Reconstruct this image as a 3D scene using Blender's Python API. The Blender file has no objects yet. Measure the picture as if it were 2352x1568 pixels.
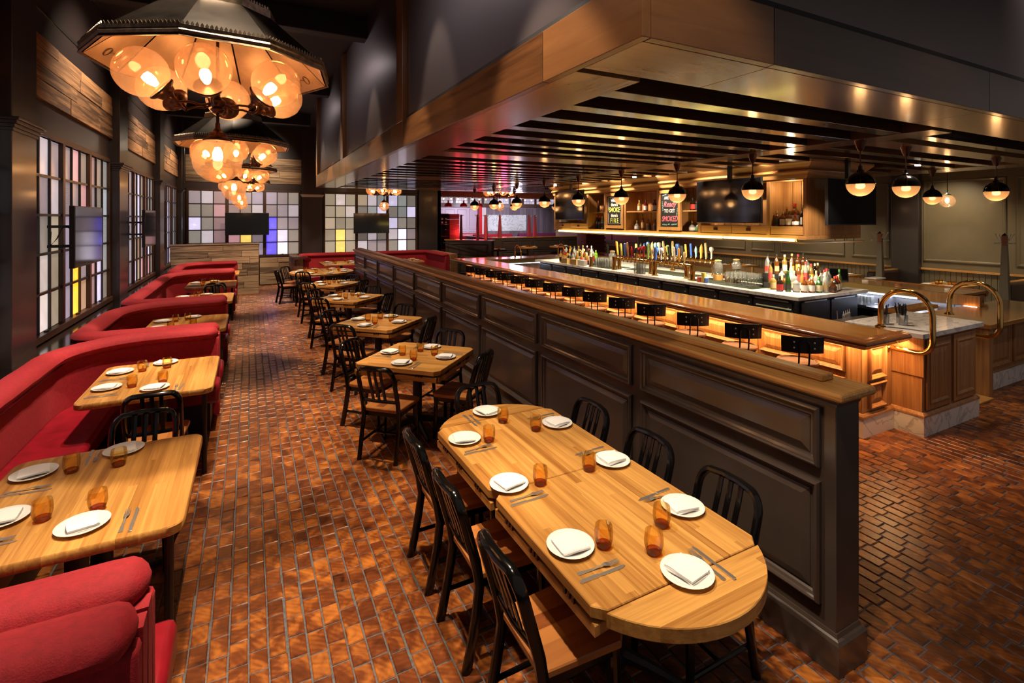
import bpy, bmesh, math, random
from math import sin, cos, pi, radians, sqrt, atan2
from mathutils import Vector, Matrix
random.seed(7)
SC = bpy.context.scene
COL = SC.collection

# ------------------------------------------------------------------ camera
EYE = 2.2
cam_data = bpy.data.cameras.new('camera')
cam_data.sensor_width = 36.0
cam_data.lens = 1158.0 / 2352.0 * 36.0
cam_data.shift_y = (501.0 - 784.0) / 2352.0
cam_data.clip_start = 0.05
cam = bpy.data.objects.new('camera', cam_data)
cam.location = (0, 0, EYE)
cam.rotation_euler = (pi / 2, 0, -atan2(603, 1158))
COL.objects.link(cam)
SC.camera = cam

# ------------------------------------------------------------------ world, view, lights
world = bpy.data.worlds.new('world')
SC.world = world
world.use_nodes = True
world.node_tree.nodes['Background'].inputs[0].default_value = (1.0, 0.86, 0.78, 1)
world.node_tree.nodes['Background'].inputs[1].default_value = 0.13
SC.view_settings.view_transform = 'Standard'
SC.view_settings.look = 'None'
SC.view_settings.exposure = 0.3
SC.view_settings.gamma = 1.0
SC.view_settings.use_curve_mapping = False
SC.cycles.use_denoising = True
SC.cycles.max_bounces = 6
SC.cycles.diffuse_bounces = 3
SC.cycles.glossy_bounces = 3
SC.cycles.transmission_bounces = 4
SC.cycles.transparent_max_bounces = 12
SC.cycles.caustics_reflective = False
SC.cycles.caustics_refractive = False
SC.cycles.sample_clamp_indirect = 4.0
SC.cycles.sample_clamp_direct = 0.0

WARM = (1.0, 0.66, 0.36)
TUNG = (1.0, 0.80, 0.58)
AMBER = (1.0, 0.52, 0.20)

def spot(name, loc, target, power, size=50, blend=0.35, color=TUNG, radius=0.04):
    l = bpy.data.lights.new(name, 'SPOT')
    l.energy = power; l.spot_size = radians(size); l.spot_blend = blend
    l.color = color; l.shadow_soft_size = radius
    o = bpy.data.objects.new(name, l); COL.objects.link(o)
    o.location = loc
    d = Vector(target) - Vector(loc)
    o.rotation_euler = d.to_track_quat('-Z', 'Y').to_euler()
    return o
def point(name, loc, power, color=AMBER, radius=0.08):
    l = bpy.data.lights.new(name, 'POINT')
    l.energy = power; l.color = color; l.shadow_soft_size = radius
    o = bpy.data.objects.new(name, l); COL.objects.link(o); o.location = loc
    return o
def area(name, loc, target, power, sx, sy, color=TUNG):
    l = bpy.data.lights.new(name, 'AREA')
    l.shape = 'RECTANGLE'; l.size = sx; l.size_y = sy; l.energy = power; l.color = color
    o = bpy.data.objects.new(name, l); COL.objects.link(o); o.location = loc
    d = Vector(target) - Vector(loc)
    o.rotation_euler = d.to_track_quat('-Z', 'Y').to_euler()
    return o

# ceiling track spots over the aisle tables
for (tx, ty, px_, py_, w, sz) in [
        (1.55, 2.45, 0.75, 2.7, 330, 50), (1.45, 1.5, 0.7, 1.2, 230, 36),
        (1.55, 5.15, 0.75, 5.0, 330, 42), (1.6, 7.1, 0.8, 6.9, 330, 40),
        (1.6, 9.5, 0.8, 9.2, 330, 40), (1.6, 11.6, 0.8, 11.2, 330, 40),
        (1.75, 14.5, 0.9, 13.8, 360, 44),
        (-0.75, 3.4, -0.15, 3.1, 330, 46), (-0.75, 5.55, -0.2, 5.3, 330, 46),
        (-0.75, 8.15, -0.2, 7.8, 330, 44), (-0.75, 10.6, -0.2, 10.2, 300, 44),
        (-0.75, 12.9, -0.2, 12.4, 300, 44), (-0.75, 15.4, -0.2, 14.9, 280, 44),
        (3.2, 17.3, 3.0, 15.2, 320, 50), (5.3, 17.3, 4.8, 15.4, 240, 50)]:
    spot('track_spot', (px_, py_, 4.75), (tx, ty, 0.76), w * 1.5, sz, 0.35)
# aisle floor and booth velvet
for (tx, ty, w) in [(0.45, 3.1, 300), (0.4, 5.9, 300), (0.4, 8.6, 300), (0.35, 11.6, 310), (0.4, 14.4, 310)]:
    spot('aisle_spot', (0.2, ty - 0.3, 4.8), (tx, ty, 0), w * 1.6, 40, 0.6, (1.0, 0.72, 0.45))
for (ty, w) in [(1.6, 300), (2.5, 160), (4.6, 260), (6.7, 260), (9.0, 230), (11.6, 230), (13.8, 210)]:
    spot('booth_spot', (-0.3, ty, 4.8), (-1.25, ty + 0.25, 0.8), w * (1.1 if ty < 3 else 1.8), 40, 0.5, TUNG)
# reclaimed plank frieze washers
for ty in (8.2, 12.3, 16.3):
    spot('frieze_spot', (-0.4, ty, 4.9), (-1.95, ty + 0.2, 3.7), 330, 85, 1.0, TUNG)
spot('frieze_spot', (0.2, 16.2, 4.7), (-0.1, 18.6, 3.8), 420, 75, 0.9, TUNG)
for ty in (16.0,):
    spot('partition_spot', (0.7, 13.9, 4.7), (-0.5, 16.6, 0.9), 800, 42, 0.8, TUNG)
    spot('partition_spot', (0.9, 16.2, 4.7), (0.9, 18.5, 0.5), 520, 40, 0.8, TUNG)
# fill lamps added to lift the bulkhead faces out of black
for (ty, w) in [(3.4, 150), (8.2, 90), (12.0, 80)]:
    spot('bulkhead_fill', (-0.1, ty, 4.9), (1.6, ty + 0.1, 4.2), w * 0.8, 110, 1.0, (0.95, 0.86, 0.86))
spot('bulkhead_fill', (6.2, 0.6, 5.1), (6.5, 1.75, 4.4), 120, 90, 0.7, (1, 0.9, 0.85))
# bar lighting inside the slatted soffit
for k in range(8):
    y = 3.4 + 1.265 * k
    spot('bar_spot', (5.35, y, 2.93), (5.5, y + 0.1, 1.07), 120, 90, 0.7, TUNG, 0.05)
for k in range(6):
    y = 4.9 + 1.25 * k
    spot('back_bar_spot', (6.75, y, 3.2), (7.5, y + 0.1, 2.2), 150, 90, 0.6, TUNG, 0.03)
    spot('back_bar_spot', (7.40, y, 1.82), (7.7, y, 1.05), 125, 150, 0.8, (1, 0.86, 0.55), 0.1)
spot('bottle_fill', (6.75, 4.05, 2.72), (7.95, 4.9, 1.2), 110, 50, 0.6, TUNG, 0.04)  # added lamp without a fixture, brightens the island corner bottles
for (x, y) in [(6.6, 2.9), (8.2, 2.6), (9.9, 4.5), (9.9, 6.5), (9.9, 8.5)]:
    spot('bar_spot', (x, y, 2.93), (x, y + 0.1, 1.0), 32, 75, 0.6, TUNG, 0.05)
# light strips under the bar overhang, inside the gutters and beneath the shelf rail
area('bar_led', (5.27, 8.0, 0.960), (5.45, 8.0, 0.72), 100, 10.2, 0.03, (1.0, 0.55, 0.22))
area('bar_led', (5.72, 2.74, 0.960), (5.72, 2.87, 0.6), 9, 0.5, 0.03, (1.0, 0.55, 0.22))
area('gutter_led', (9.44, 8.0, 0.90), (9.3, 8.0, 0.0), 60, 9.2, 0.03, (0.72, 0.80, 1.0))
area('gutter_led', (7.7, 12.64, 0.90), (7.7, 12.5, 0.0), 12, 3.4, 0.03, (0.72, 0.80, 1.0))
area('shelf_rail_led', (7.20, 7.9, 1.86), (7.15, 7.9, 1.0), 70, 6.4, 0.03, (1.0, 0.80, 0.36))
# service aisle floor on the right and the half wall end
spot('floor_spot', (4.1, 1.0, 4.6), (4.4, 1.4, 0), 25, 60, 0.6, (1, 0.72, 0.5))
spot('floor_spot', (7.2, 0.9, 4.6), (6.8, 1.4, 0), 22, 60, 0.6, (1, 0.75, 0.55))
# half wall face and end
spot('wall_spot', (0.9, 0.9, 4.6), (2.5, 2.2, 1.0), 150, 46, 0.6, TUNG)
for y in (4.6, 7.4, 10.2, 13.0):
    spot('wall_spot', (0.9, y, 4.8), (2.5, y, 1.15), 110, 44, 0.6, TUNG)
# right dining wall
for y in (3.2, 5.4, 8.2, 11):
    spot('right_wall_spot', (12.9, y, 3.25), (14.0, y + 0.1, 1.6), 140, 95, 1.0, (1, 0.82, 0.52))
    spot('right_table_spot', (13.3, y, 3.2), (13.4, y, 0.76), 80, 60, 0.6, TUNG)
# red far dining room
point('red_glow', (8.3, 18.9, 1.7), 24, (1.0, 0.05, 0.10), 0.25)
point('red_glow', (10.5, 21.2, 1.7), 60, (1.0, 0.05, 0.14), 0.25)
point('red_glow', (7.6, 19.2, 1.6), 9, (1.0, 0.04, 0.06), 0.2)
for x in (9.5, 12.0, 15.0):
    spot('far_wall_spot', (x, 24.6, 3.0), (x, 27.6, 1.8), 330, 80, 0.7, (0.92, 0.82, 1.0), 0.1)
point('far_glow', (12.5, 23.5, 2.6), 170, (0.86, 0.72, 1.0), 0.3)
spot('far_front_spot', (9.6, 15.6, 3.4), (10.5, 19.0, 0.9), 260, 90, 0.8, TUNG, 0.1)
spot('far_table_spot', (12.4, 21.2, 3.1), (13.2, 23.3, 0.8), 260, 80, 0.7, TUNG, 0.1)

# ------------------------------------------------------------------ materials
def N(nt, t, **kw):
    n = nt.nodes.new(t)
    for k, v in kw.items():
        setattr(n, k, v)
    return n
def base(name):
    m = bpy.data.materials.new(name); m.use_nodes = True
    nt = m.node_tree
    b = nt.nodes['Principled BSDF']
    return m, nt, b
def rgb(c):
    return (c[0], c[1], c[2], 1)
def mat(name, c, rough=0.5, metal=0.0, coat=0.0, spec=0.5, noise=0.0, nscale=20.0, bump=0.0, bscale=80.0, sheen=0.0, emis=None, estr=0.0, aniso=0.0, stretch=(1, 1, 1)):
    m, nt, b = base(name)
    b.inputs['Base Color'].default_value = rgb(c)
    b.inputs['Roughness'].default_value = rough
    b.inputs['Metallic'].default_value = metal
    b.inputs['Coat Weight'].default_value = coat
    b.inputs['Coat Roughness'].default_value = 0.12
    b.inputs['Specular IOR Level'].default_value = spec
    b.inputs['Anisotropic'].default_value = aniso
    if sheen:
        b.inputs['Sheen Weight'].default_value = sheen
        b.inputs['Sheen Roughness'].default_value = 0.4
        b.inputs['Sheen Tint'].default_value = rgb([min(1, x * 2 + 0.1) for x in c])
    if emis:
        b.inputs['Emission Color'].default_value = rgb(emis)
        b.inputs['Emission Strength'].default_value = estr
    if noise or bump:
        tc = N(nt, 'ShaderNodeTexCoord'); mp = N(nt, 'ShaderNodeMapping')
        mp.inputs['Scale'].default_value = stretch
        nt.links.new(tc.outputs['Object'], mp.inputs[0])
    if noise:
        t = N(nt, 'ShaderNodeTexNoise'); t.inputs['Scale'].default_value = nscale; t.inputs['Detail'].default_value = 5
        nt.links.new(mp.outputs[0], t.inputs['Vector'])
        r = N(nt, 'ShaderNodeValToRGB')
        r.color_ramp.elements[0].position = 0.3; r.color_ramp.elements[1].position = 0.75
        r.color_ramp.elements[0].color = rgb([x * (1 - noise) for x in c])
        r.color_ramp.elements[1].color = rgb([min(1, x * (1 + noise)) for x in c])
        nt.links.new(t.outputs['Fac'], r.inputs[0]); nt.links.new(r.outputs[0], b.inputs['Base Color'])
    if bump:
        t2 = N(nt, 'ShaderNodeTexNoise'); t2.inputs['Scale'].default_value = bscale; t2.inputs['Detail'].default_value = 4
        nt.links.new(mp.outputs[0], t2.inputs['Vector'])
        bp = N(nt, 'ShaderNodeBump'); bp.inputs['Strength'].default_value = bump; bp.inputs['Distance'].default_value = 0.004
        nt.links.new(t2.outputs['Fac'], bp.inputs['Height']); nt.links.new(bp.outputs[0], b.inputs['Normal'])
    return m
def wood(name, dark, light, axis=1, strip=0.0, rough=0.35, coat=0.0, grain=26.0, length=0.45, per_object=0.0, bump=0.08, contrast=0.5, vary=0.6):
    """wood with its grain along the object's own axis; strip > 0 lays it up in glued staves"""
    m, nt, b = base(name)
    L = nt.links.new
    tc = N(nt, 'ShaderNodeTexCoord')
    sp = N(nt, 'ShaderNodeSeparateXYZ'); L(tc.outputs['Object'], sp.inputs[0])
    oi = N(nt, 'ShaderNodeObjectInfo')
    along = sp.outputs[axis]
    others = [sp.outputs[i] for i in range(3) if i != axis]
    def M(op, a, c=None):
        n = N(nt, 'ShaderNodeMath', operation=op)
        for i, v in enumerate((a, c)):
            if v is None: continue
            if isinstance(v, (int, float)): n.inputs[i].default_value = v
            else: L(v, n.inputs[i])
        return n.outputs[0]
    mp = N(nt, 'ShaderNodeCombineXYZ')
    L(M('MULTIPLY', along, 1.3), mp.inputs[0])
    L(M('MULTIPLY', others[0], grain), mp.inputs[1]); L(M('MULTIPLY', others[1], grain), mp.inputs[2])
    vec = mp.outputs[0]
    rnd = oi.outputs['Random'] if per_object else None
    if strip:
        si = M('FLOOR', M('DIVIDE', others[0], strip))
        w1 = N(nt, 'ShaderNodeTexWhiteNoise', noise_dimensions='1D'); L(si, w1.inputs['W'])
        li = M('FLOOR', M('ADD', M('DIVIDE', along, length), M('MULTIPLY', w1.outputs['Value'], 7.0)))
        w2 = N(nt, 'ShaderNodeTexWhiteNoise', noise_dimensions='1D'); L(M('ADD', M('MULTIPLY', si, 13.7), li), w2.inputs['W'])
        rnd = w2.outputs['Value']
    off = N(nt, 'ShaderNodeVectorMath', operation='ADD'); L(vec, off.inputs[0])
    if rnd is not None:
        cb = N(nt, 'ShaderNodeCombineXYZ')
        for i, k in enumerate((37.0, 11.0, 23.0)):
            L(M('MULTIPLY', rnd, k), cb.inputs[i])
        L(cb.outputs[0], off.inputs[1])
    nz = N(nt, 'ShaderNodeTexNoise'); nz.inputs['Scale'].default_value = 1.0; nz.inputs['Detail'].default_value = 6; nz.inputs['Roughness'].default_value = 0.6
    nz.inputs['Distortion'].default_value = 0.6
    L(off.outputs[0], nz.inputs['Vector'])
    f = nz.outputs['Fac']
    f = M('ADD', M('MULTIPLY', M('SUBTRACT', f, 0.5), 2.0 * contrast), 0.5)
    if rnd is not None:
        f = M('ADD', f, M('MULTIPLY', M('SUBTRACT', rnd, 0.5), vary))
    r = N(nt, 'ShaderNodeValToRGB')
    r.color_ramp.elements[0].position = 0.12; r.color_ramp.elements[1].position = 0.85
    r.color_ramp.elements[0].color = rgb(dark); r.color_ramp.elements[1].color = rgb(light)
    L(f, r.inputs[0]); L(r.outputs[0], b.inputs['Base Color'])
    b.inputs['Roughness'].default_value = rough
    b.inputs['Coat Weight'].default_value = coat; b.inputs['Coat Roughness'].default_value = 0.1
    if bump:
        bp = N(nt, 'ShaderNodeBump'); bp.inputs['Strength'].default_value = bump; bp.inputs['Distance'].default_value = 0.003
        L(nz.outputs['Fac'], bp.inputs['Height']); L(bp.outputs[0], b.inputs['Normal'])
    return m
def emit(name, c, s):
    m = bpy.data.materials.new(name); m.use_nodes = True
    nt = m.node_tree; nt.nodes.clear()
    e = N(nt, 'ShaderNodeEmission'); e.inputs[0].default_value = rgb(c); e.inputs[1].default_value = s
    o = N(nt, 'ShaderNodeOutputMaterial'); nt.links.new(e.outputs[0], o.inputs[0])
    return m
def glass(name, tint=None, gloss=0.12, rough=0.03, diffuse=0.0, dcol=(1, 1, 1), objcolor=False, glow=None, fk=0.6):
    """thin clear or tinted glass: light passes straight through it, with a mirror sheen"""
    m = bpy.data.materials.new(name); m.use_nodes = True
    nt = m.node_tree; nt.nodes.clear(); L = nt.links.new
    t = N(nt, 'ShaderNodeBsdfTransparent')
    if objcolor:
        oi = N(nt, 'ShaderNodeObjectInfo'); L(oi.outputs['Color'], t.inputs[0])
    else:
        t.inputs[0].default_value = rgb(tint)
    cur = t.outputs[0]
    if diffuse:
        d = N(nt, 'ShaderNodeBsdfTranslucent'); d.inputs[0].default_value = rgb(dcol)
        d2 = N(nt, 'ShaderNodeBsdfDiffuse'); d2.inputs[0].default_value = rgb(dcol)
        a = N(nt, 'ShaderNodeMixShader'); a.inputs[0].default_value = 0.4; L(d.outputs[0], a.inputs[1]); L(d2.outputs[0], a.inputs[2])
        if objcolor:
            L(oi.outputs['Color'], d.inputs[0]); L(oi.outputs['Color'], d2.inputs[0])
        x = N(nt, 'ShaderNodeMixShader'); x.inputs[0].default_value = diffuse
        L(cur, x.inputs[1]); L(a.outputs[0], x.inputs[2]); cur = x.outputs[0]
    if glow:
        e = N(nt, 'ShaderNodeEmission'); e.inputs[0].default_value = rgb(glow[0]); e.inputs[1].default_value = glow[1]
        ad = N(nt, 'ShaderNodeAddShader'); L(cur, ad.inputs[0]); L(e.outputs[0], ad.inputs[1]); cur = ad.outputs[0]
    g = N(nt, 'ShaderNodeBsdfGlossy'); g.inputs['Roughness'].default_value = rough
    fr = N(nt, 'ShaderNodeLayerWeight'); fr.inputs[0].default_value = 0.35
    mu = N(nt, 'ShaderNodeMath', operation='MULTIPLY_ADD'); mu.inputs[1].default_value = fk; mu.inputs[2].default_value = gloss
    L(fr.outputs['Fresnel'], mu.inputs[0])
    mn = N(nt, 'ShaderNodeMath', operation='MINIMUM'); mn.inputs[1].default_value = 0.85; L(mu.outputs[0], mn.inputs[0])
    y = N(nt, 'ShaderNodeMixShader'); L(mn.outputs[0], y.inputs[0]); L(cur, y.inputs[1]); L(g.outputs[0], y.inputs[2])
    o = N(nt, 'ShaderNodeOutputMaterial'); L(y.outputs[0], o.inputs[0])
    return m
def brick_material():
    m, nt, b = base('end_grain_block')
    L = nt.links.new
    geo = N(nt, 'ShaderNodeNewGeometry'); oi = N(nt, 'ShaderNodeObjectInfo')
    ad = N(nt, 'ShaderNodeMath', operation='ADD'); L(geo.outputs['Random Per Island'], ad.inputs[0]); L(oi.outputs['Random'], ad.inputs[1])
    fr = N(nt, 'ShaderNodeMath', operation='FRACT'); L(ad.outputs[0], fr.inputs[0])
    wn = N(nt, 'ShaderNodeTexWhiteNoise', noise_dimensions='1D'); L(fr.outputs[0], wn.inputs['W'])
    sc = N(nt, 'ShaderNodeVectorMath', operation='SCALE'); sc.inputs['Scale'].default_value = 9.0; L(wn.outputs['Color'], sc.inputs[0])
    ps = N(nt, 'ShaderNodeVectorMath', operation='ADD'); L(geo.outputs['Position'], ps.inputs[0]); L(sc.outputs[0], ps.inputs[1])
    n1 = N(nt, 'ShaderNodeTexNoise'); n1.inputs['Scale'].default_value = 9; n1.inputs['Detail'].default_value = 5; n1.inputs['Distortion'].default_value = 1.0
    L(ps.outputs[0], n1.inputs['Vector'])
    wv = N(nt, 'ShaderNodeTexWave', wave_type='RINGS', rings_direction='Z'); wv.inputs['Scale'].default_value = 11; wv.inputs['Distortion'].default_value = 5; wv.inputs['Detail'].default_value = 2
    L(ps.outputs[0], wv.inputs['Vector'])
    mx = N(nt, 'ShaderNodeMath', operation='MULTIPLY_ADD'); mx.inputs[1].default_value = 0.07; L(wv.outputs['Fac'], mx.inputs[0]); L(n1.outputs['Fac'], mx.inputs[2])
    m2 = N(nt, 'ShaderNodeMath', operation='MULTIPLY_ADD'); m2.inputs[1].default_value = 0.20; L(wn.outputs['Value'], m2.inputs[0]); L(mx.outputs[0], m2.inputs[2])
    r = N(nt, 'ShaderNodeValToRGB'); e = r.color_ramp.elements
    e[0].position = 0.30; e[0].color = (0.025, 0.007, 0.003, 1)
    e[1].position = 0.90; e[1].color = (0.46, 0.15, 0.022, 1)
    x = e.new(0.60); x.color = (0.150, 0.037, 0.008, 1)
    L(m2.outputs[0], r.inputs[0]); L(r.outputs[0], b.inputs['Base Color'])
    b.inputs['Roughness'].default_value = 0.33
    rr = N(nt, 'ShaderNodeMapRange'); rr.inputs['To Min'].default_value = 0.22; rr.inputs['To Max'].default_value = 0.5
    L(n1.outputs['Fac'], rr.inputs[0]); L(rr.outputs[0], b.inputs['Roughness'])
    bp = N(nt, 'ShaderNodeBump'); bp.inputs['Strength'].default_value = 0.25; bp.inputs['Distance'].default_value = 0.004
    L(mx.outputs[0], bp.inputs['Height']); L(bp.outputs[0], b.inputs['Normal'])
    return m
def pane_material(name, kind):
    """backlit art glass; the object's colour is its lit tint"""
    m, nt, b = base(name); L = nt.links.new
    oi = N(nt, 'ShaderNodeObjectInfo'); tc = N(nt, 'ShaderNodeTexCoord')
    if kind == 'ribbed':
        t = N(nt, 'ShaderNodeTexWave', bands_direction='Z'); t.inputs['Scale'].default_value = 14; t.inputs['Distortion'].default_value = 3; t.inputs['Detail'].default_value = 1
        t.inputs['Detail Scale'].default_value = 2
        bs = 0.7
    elif kind == 'hammered':
        t = N(nt, 'ShaderNodeTexNoise'); t.inputs['Scale'].default_value = 55; t.inputs['Detail'].default_value = 2
        bs = 0.9
    else:
        t = N(nt, 'ShaderNodeTexNoise'); t.inputs['Scale'].default_value = 8; t.inputs['Detail'].default_value = 1
        bs = 0.03
    L(tc.outputs['Object'], t.inputs['Vector'])
    bp = N(nt, 'ShaderNodeBump'); bp.inputs['Strength'].default_value = bs; bp.inputs['Distance'].default_value = 0.01
    L(t.outputs['Fac'], bp.inputs['Height']); L(bp.outputs[0], b.inputs['Normal'])
    b.inputs['Base Color'].default_value = (0.16, 0.14, 0.14, 1)
    b.inputs['Roughness'].default_value = 0.3 if kind == 'plain' else 0.16
    b.inputs['Specular IOR Level'].default_value = 0.8
    mr = N(nt, 'ShaderNodeMapRange'); mr.inputs['To Min'].default_value = 0.6 if kind != 'plain' else 0.85; mr.inputs['To Max'].default_value = 1.3 if kind != 'plain' else 1.15
    L(t.outputs['Fac'], mr.inputs[0])
    L(oi.outputs['Color'], b.inputs['Emission Color']); L(mr.outputs[0], b.inputs['Emission Strength'])
    tl = N(nt, 'ShaderNodeBsdfTranslucent'); tl.inputs[0].default_value = (0.55, 0.55, 0.55, 1)
    ad = N(nt, 'ShaderNodeAddShader'); L(b.outputs[0], ad.inputs[0]); L(tl.outputs[0], ad.inputs[1])
    L(ad.outputs[0], nt.nodes['Material Output'].inputs[0])
    return m

M = {}
M['block'] = brick_material()
M['mortar'] = mat('mortar', (0.105, 0.112, 0.13), 0.5, noise=0.4, nscale=60, bump=0.3)
M['oak_top'] = wood('oak_stave_top', (0.31, 0.125, 0.026), (0.66, 0.34, 0.09), axis=1, strip=0.042, rough=0.30, length=1.5, contrast=0.75, grain=42, vary=0.5)
M['oak_top_x'] = wood('oak_stave_top_cross', (0.31, 0.125, 0.026), (0.66, 0.34, 0.09), axis=0, strip=0.042, rough=0.30, length=1.5, contrast=0.75, grain=42, vary=0.5)
M['oak_cap'] = wood('oak_cap', (0.26, 0.10, 0.024), (0.60, 0.31, 0.09), axis=1, rough=0.35, grain=50, contrast=0.9)
M['bar_front'] = wood('bar_front_oak', (0.22, 0.085, 0.025), (0.46, 0.22, 0.08), axis=2, rough=0.4, grain=36, per_object=1, contrast=0.85, vary=0.4)
M['bar_top'] = wood('bar_top_mahogany', (0.30, 0.11, 0.022), (0.55, 0.25, 0.06), axis=1, rough=0.16, coat=0.6, grain=46, contrast=0.9)
M['bar_top_x'] = wood('bar_top_mahogany_cross', (0.30, 0.11, 0.022), (0.55, 0.25, 0.06), axis=0, rough=0.16, coat=0.6, grain=18)
M['bar_edge'] = wood('bar_edge_mahogany', (0.17, 0.05, 0.014), (0.36, 0.13, 0.038), axis=1, rough=0.16, coat=0.6, grain=18)
M['shelf_oak'] = wood('shelf_oak', (0.27, 0.12, 0.035), (0.46, 0.23, 0.08), axis=2, rough=0.45, grain=44, per_object=1, contrast=0.85, vary=0.4)
M['shelf_oak_y'] = wood('shelf_oak_long', (0.27, 0.12, 0.035), (0.46, 0.23, 0.08), axis=1, rough=0.45, grain=44, per_object=1, contrast=0.85, vary=0.4)
M['seat_wood'] = wood('seat_walnut', (0.20, 0.055, 0.014), (0.48, 0.19, 0.05), axis=0, strip=0.075, rough=0.3, length=2.0, contrast=0.35)
M['stool_wood'] = wood('stool_wood', (0.20, 0.075, 0.04), (0.38, 0.17, 0.09), axis=0, rough=0.3, grain=16)
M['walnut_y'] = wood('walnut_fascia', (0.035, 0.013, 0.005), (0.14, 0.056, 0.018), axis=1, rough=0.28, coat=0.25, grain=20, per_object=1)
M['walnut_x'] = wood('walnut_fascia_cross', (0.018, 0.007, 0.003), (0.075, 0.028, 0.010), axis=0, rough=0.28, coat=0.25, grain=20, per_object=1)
M['walnut_z'] = wood('walnut_post', (0.07, 0.025, 0.008), (0.21, 0.09, 0.03), axis=2, rough=0.3, coat=0.2, grain=20, per_object=1)
M['soffit_y'] = wood('soffit_board', (0.15, 0.07, 0.03), (0.28, 0.14, 0.06), axis=1, rough=0.22, coat=0.3, grain=10, per_object=1)
M['soffit_x'] = wood('soffit_board_cross', (0.17, 0.08, 0.03), (0.30, 0.15, 0.06), axis=0, rough=0.22, coat=0.3, grain=10, per_object=1)
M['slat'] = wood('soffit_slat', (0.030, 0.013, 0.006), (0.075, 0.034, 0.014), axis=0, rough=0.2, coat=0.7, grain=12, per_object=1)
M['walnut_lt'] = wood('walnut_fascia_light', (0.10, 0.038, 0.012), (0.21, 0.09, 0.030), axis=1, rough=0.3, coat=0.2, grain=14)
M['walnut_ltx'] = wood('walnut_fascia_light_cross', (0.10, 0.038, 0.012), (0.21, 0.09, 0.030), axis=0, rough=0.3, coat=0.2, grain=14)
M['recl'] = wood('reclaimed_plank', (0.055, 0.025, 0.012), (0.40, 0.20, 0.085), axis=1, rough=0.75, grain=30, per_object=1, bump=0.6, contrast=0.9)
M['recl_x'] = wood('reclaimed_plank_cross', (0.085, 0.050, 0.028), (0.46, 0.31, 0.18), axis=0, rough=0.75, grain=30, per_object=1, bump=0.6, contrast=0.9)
M['recl_red'] = wood('red_rack_plank', (0.16, 0.04, 0.03), (0.42, 0.14, 0.10), axis=0, rough=0.6, grain=12, per_object=1)
M['velvet'] = mat('red_velvet', (0.31, 0.006, 0.014), 0.8, sheen=0.07, noise=0.18, nscale=40, bump=0.5, bscale=180)
M['leather'] = mat('red_leather', (0.22, 0.005, 0.013), 0.33, noise=0.25, nscale=9, bump=0.12, bscale=120)
M['dark_leather'] = mat('brown_leather', (0.030, 0.016, 0.013), 0.4, bump=0.1, bscale=140)
M['blackgloss'] = mat('black_gloss_paint', (0.004, 0.0035, 0.0035), 0.16, coat=0.2, spec=0.35)
M['black'] = mat('black_matte', (0.008, 0.007, 0.007), 0.5)
M['iron'] = mat('cast_iron', (0.012, 0.010, 0.010), 0.45, bump=0.15)
M['wainscot'] = mat('umber_paint', (0.055, 0.038, 0.030), 0.30, coat=0.3, noise=0.1, nscale=6)
M['wall_dark'] = mat('dark_plum_paint', (0.030, 0.021, 0.022), 0.34, coat=0.2)
M['ceil'] = mat('ceiling_black', (0.006, 0.005, 0.006), 0.6)
M['bulk'] = mat('brushed_bulkhead_panel', (0.17, 0.14, 0.145), 0.34, metal=0.75, aniso=0.8, bump=0.05, bscale=90, stretch=(1, 1, 0.03))
M['bulk_edge'] = mat('bulkhead_shadow_gap', (0.004, 0.003, 0.003), 0.6)
M['drywall'] = mat('white_plaster', (0.55, 0.52, 0.50), 0.8)
M['olive'] = mat('olive_taupe_paint', (0.135, 0.105, 0.065), 0.42, coat=0.1, noise=0.06, nscale=4)
M['frame_wood'] = wood('window_frame_wood', (0.022, 0.009, 0.005), (0.075, 0.030, 0.014), axis=2, rough=0.4, grain=20)
M['muntin'] = mat('black_muntin', (0.012, 0.009, 0.008), 0.4)
M['pane_plain'] = pane_material('frosted_pane', 'plain')
M['pane_ribbed'] = pane_material('ribbed_pane', 'ribbed')
M['pane_hammered'] = pane_material('hammered_pane', 'hammered')
M['white'] = mat('white_china', (0.82, 0.80, 0.77), 0.18, coat=0.3)
M['linen'] = mat('white_linen', (0.83, 0.81, 0.80), 0.9, bump=0.25, bscale=500)
M['steel'] = mat('polished_steel', (0.72, 0.70, 0.67), 0.34, metal=0.9)
M['brushed'] = mat('brushed_steel', (0.42, 0.42, 0.44), 0.32, metal=1.0)
M['brass'] = mat('polished_brass', (0.72, 0.44, 0.14), 0.13, metal=1.0)
M['brass_dull'] = mat('aged_brass', (0.48, 0.30, 0.10), 0.3, metal=1.0)
M['bronze'] = mat('dark_bronze', (0.085, 0.035, 0.022), 0.32, metal=0.9)
M['shade_out'] = mat('aged_tin_outside', (0.030, 0.024, 0.020), 0.34, metal=0.8, noise=0.5, nscale=6)
M['shade_in'] = mat('aged_tin_inside', (0.34, 0.215, 0.13), 0.38, metal=0.35, noise=0.3, nscale=5)
M['shade_mark'] = mat('stencil_ink', (0.12, 0.07, 0.04), 0.6)
M['crown_tin'] = mat('pressed_tin_edge', (0.16, 0.115, 0.075), 0.4, metal=0.8, noise=0.5, nscale=30)
M['amber_glass'] = glass('amber_tumbler_glass', (0.96, 0.77, 0.40), 0.03, 0.02)
M['amber_base'] = glass('amber_tumbler_base', (0.74, 0.36, 0.07), 0.04, 0.02)
M['globe'] = glass('prismatic_globe_glass', (1.0, 0.85, 0.69), 0.012, 0.09, 0.22, (0.82, 0.52, 0.34), fk=0.3)
M['globe_clear'] = glass('clear_globe_glass', (1.0, 0.93, 0.86), 0.08, 0.04, 0.15, (1.0, 0.85, 0.7))
M['bowl'] = glass('frosted_pendant_bowl', (1.0, 0.80, 0.58), 0.04, 0.08, 0.38, (0.95, 0.64, 0.38))
M['bulb'] = emit('hot_filament', (1.0, 0.56, 0.24), 62)
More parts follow.
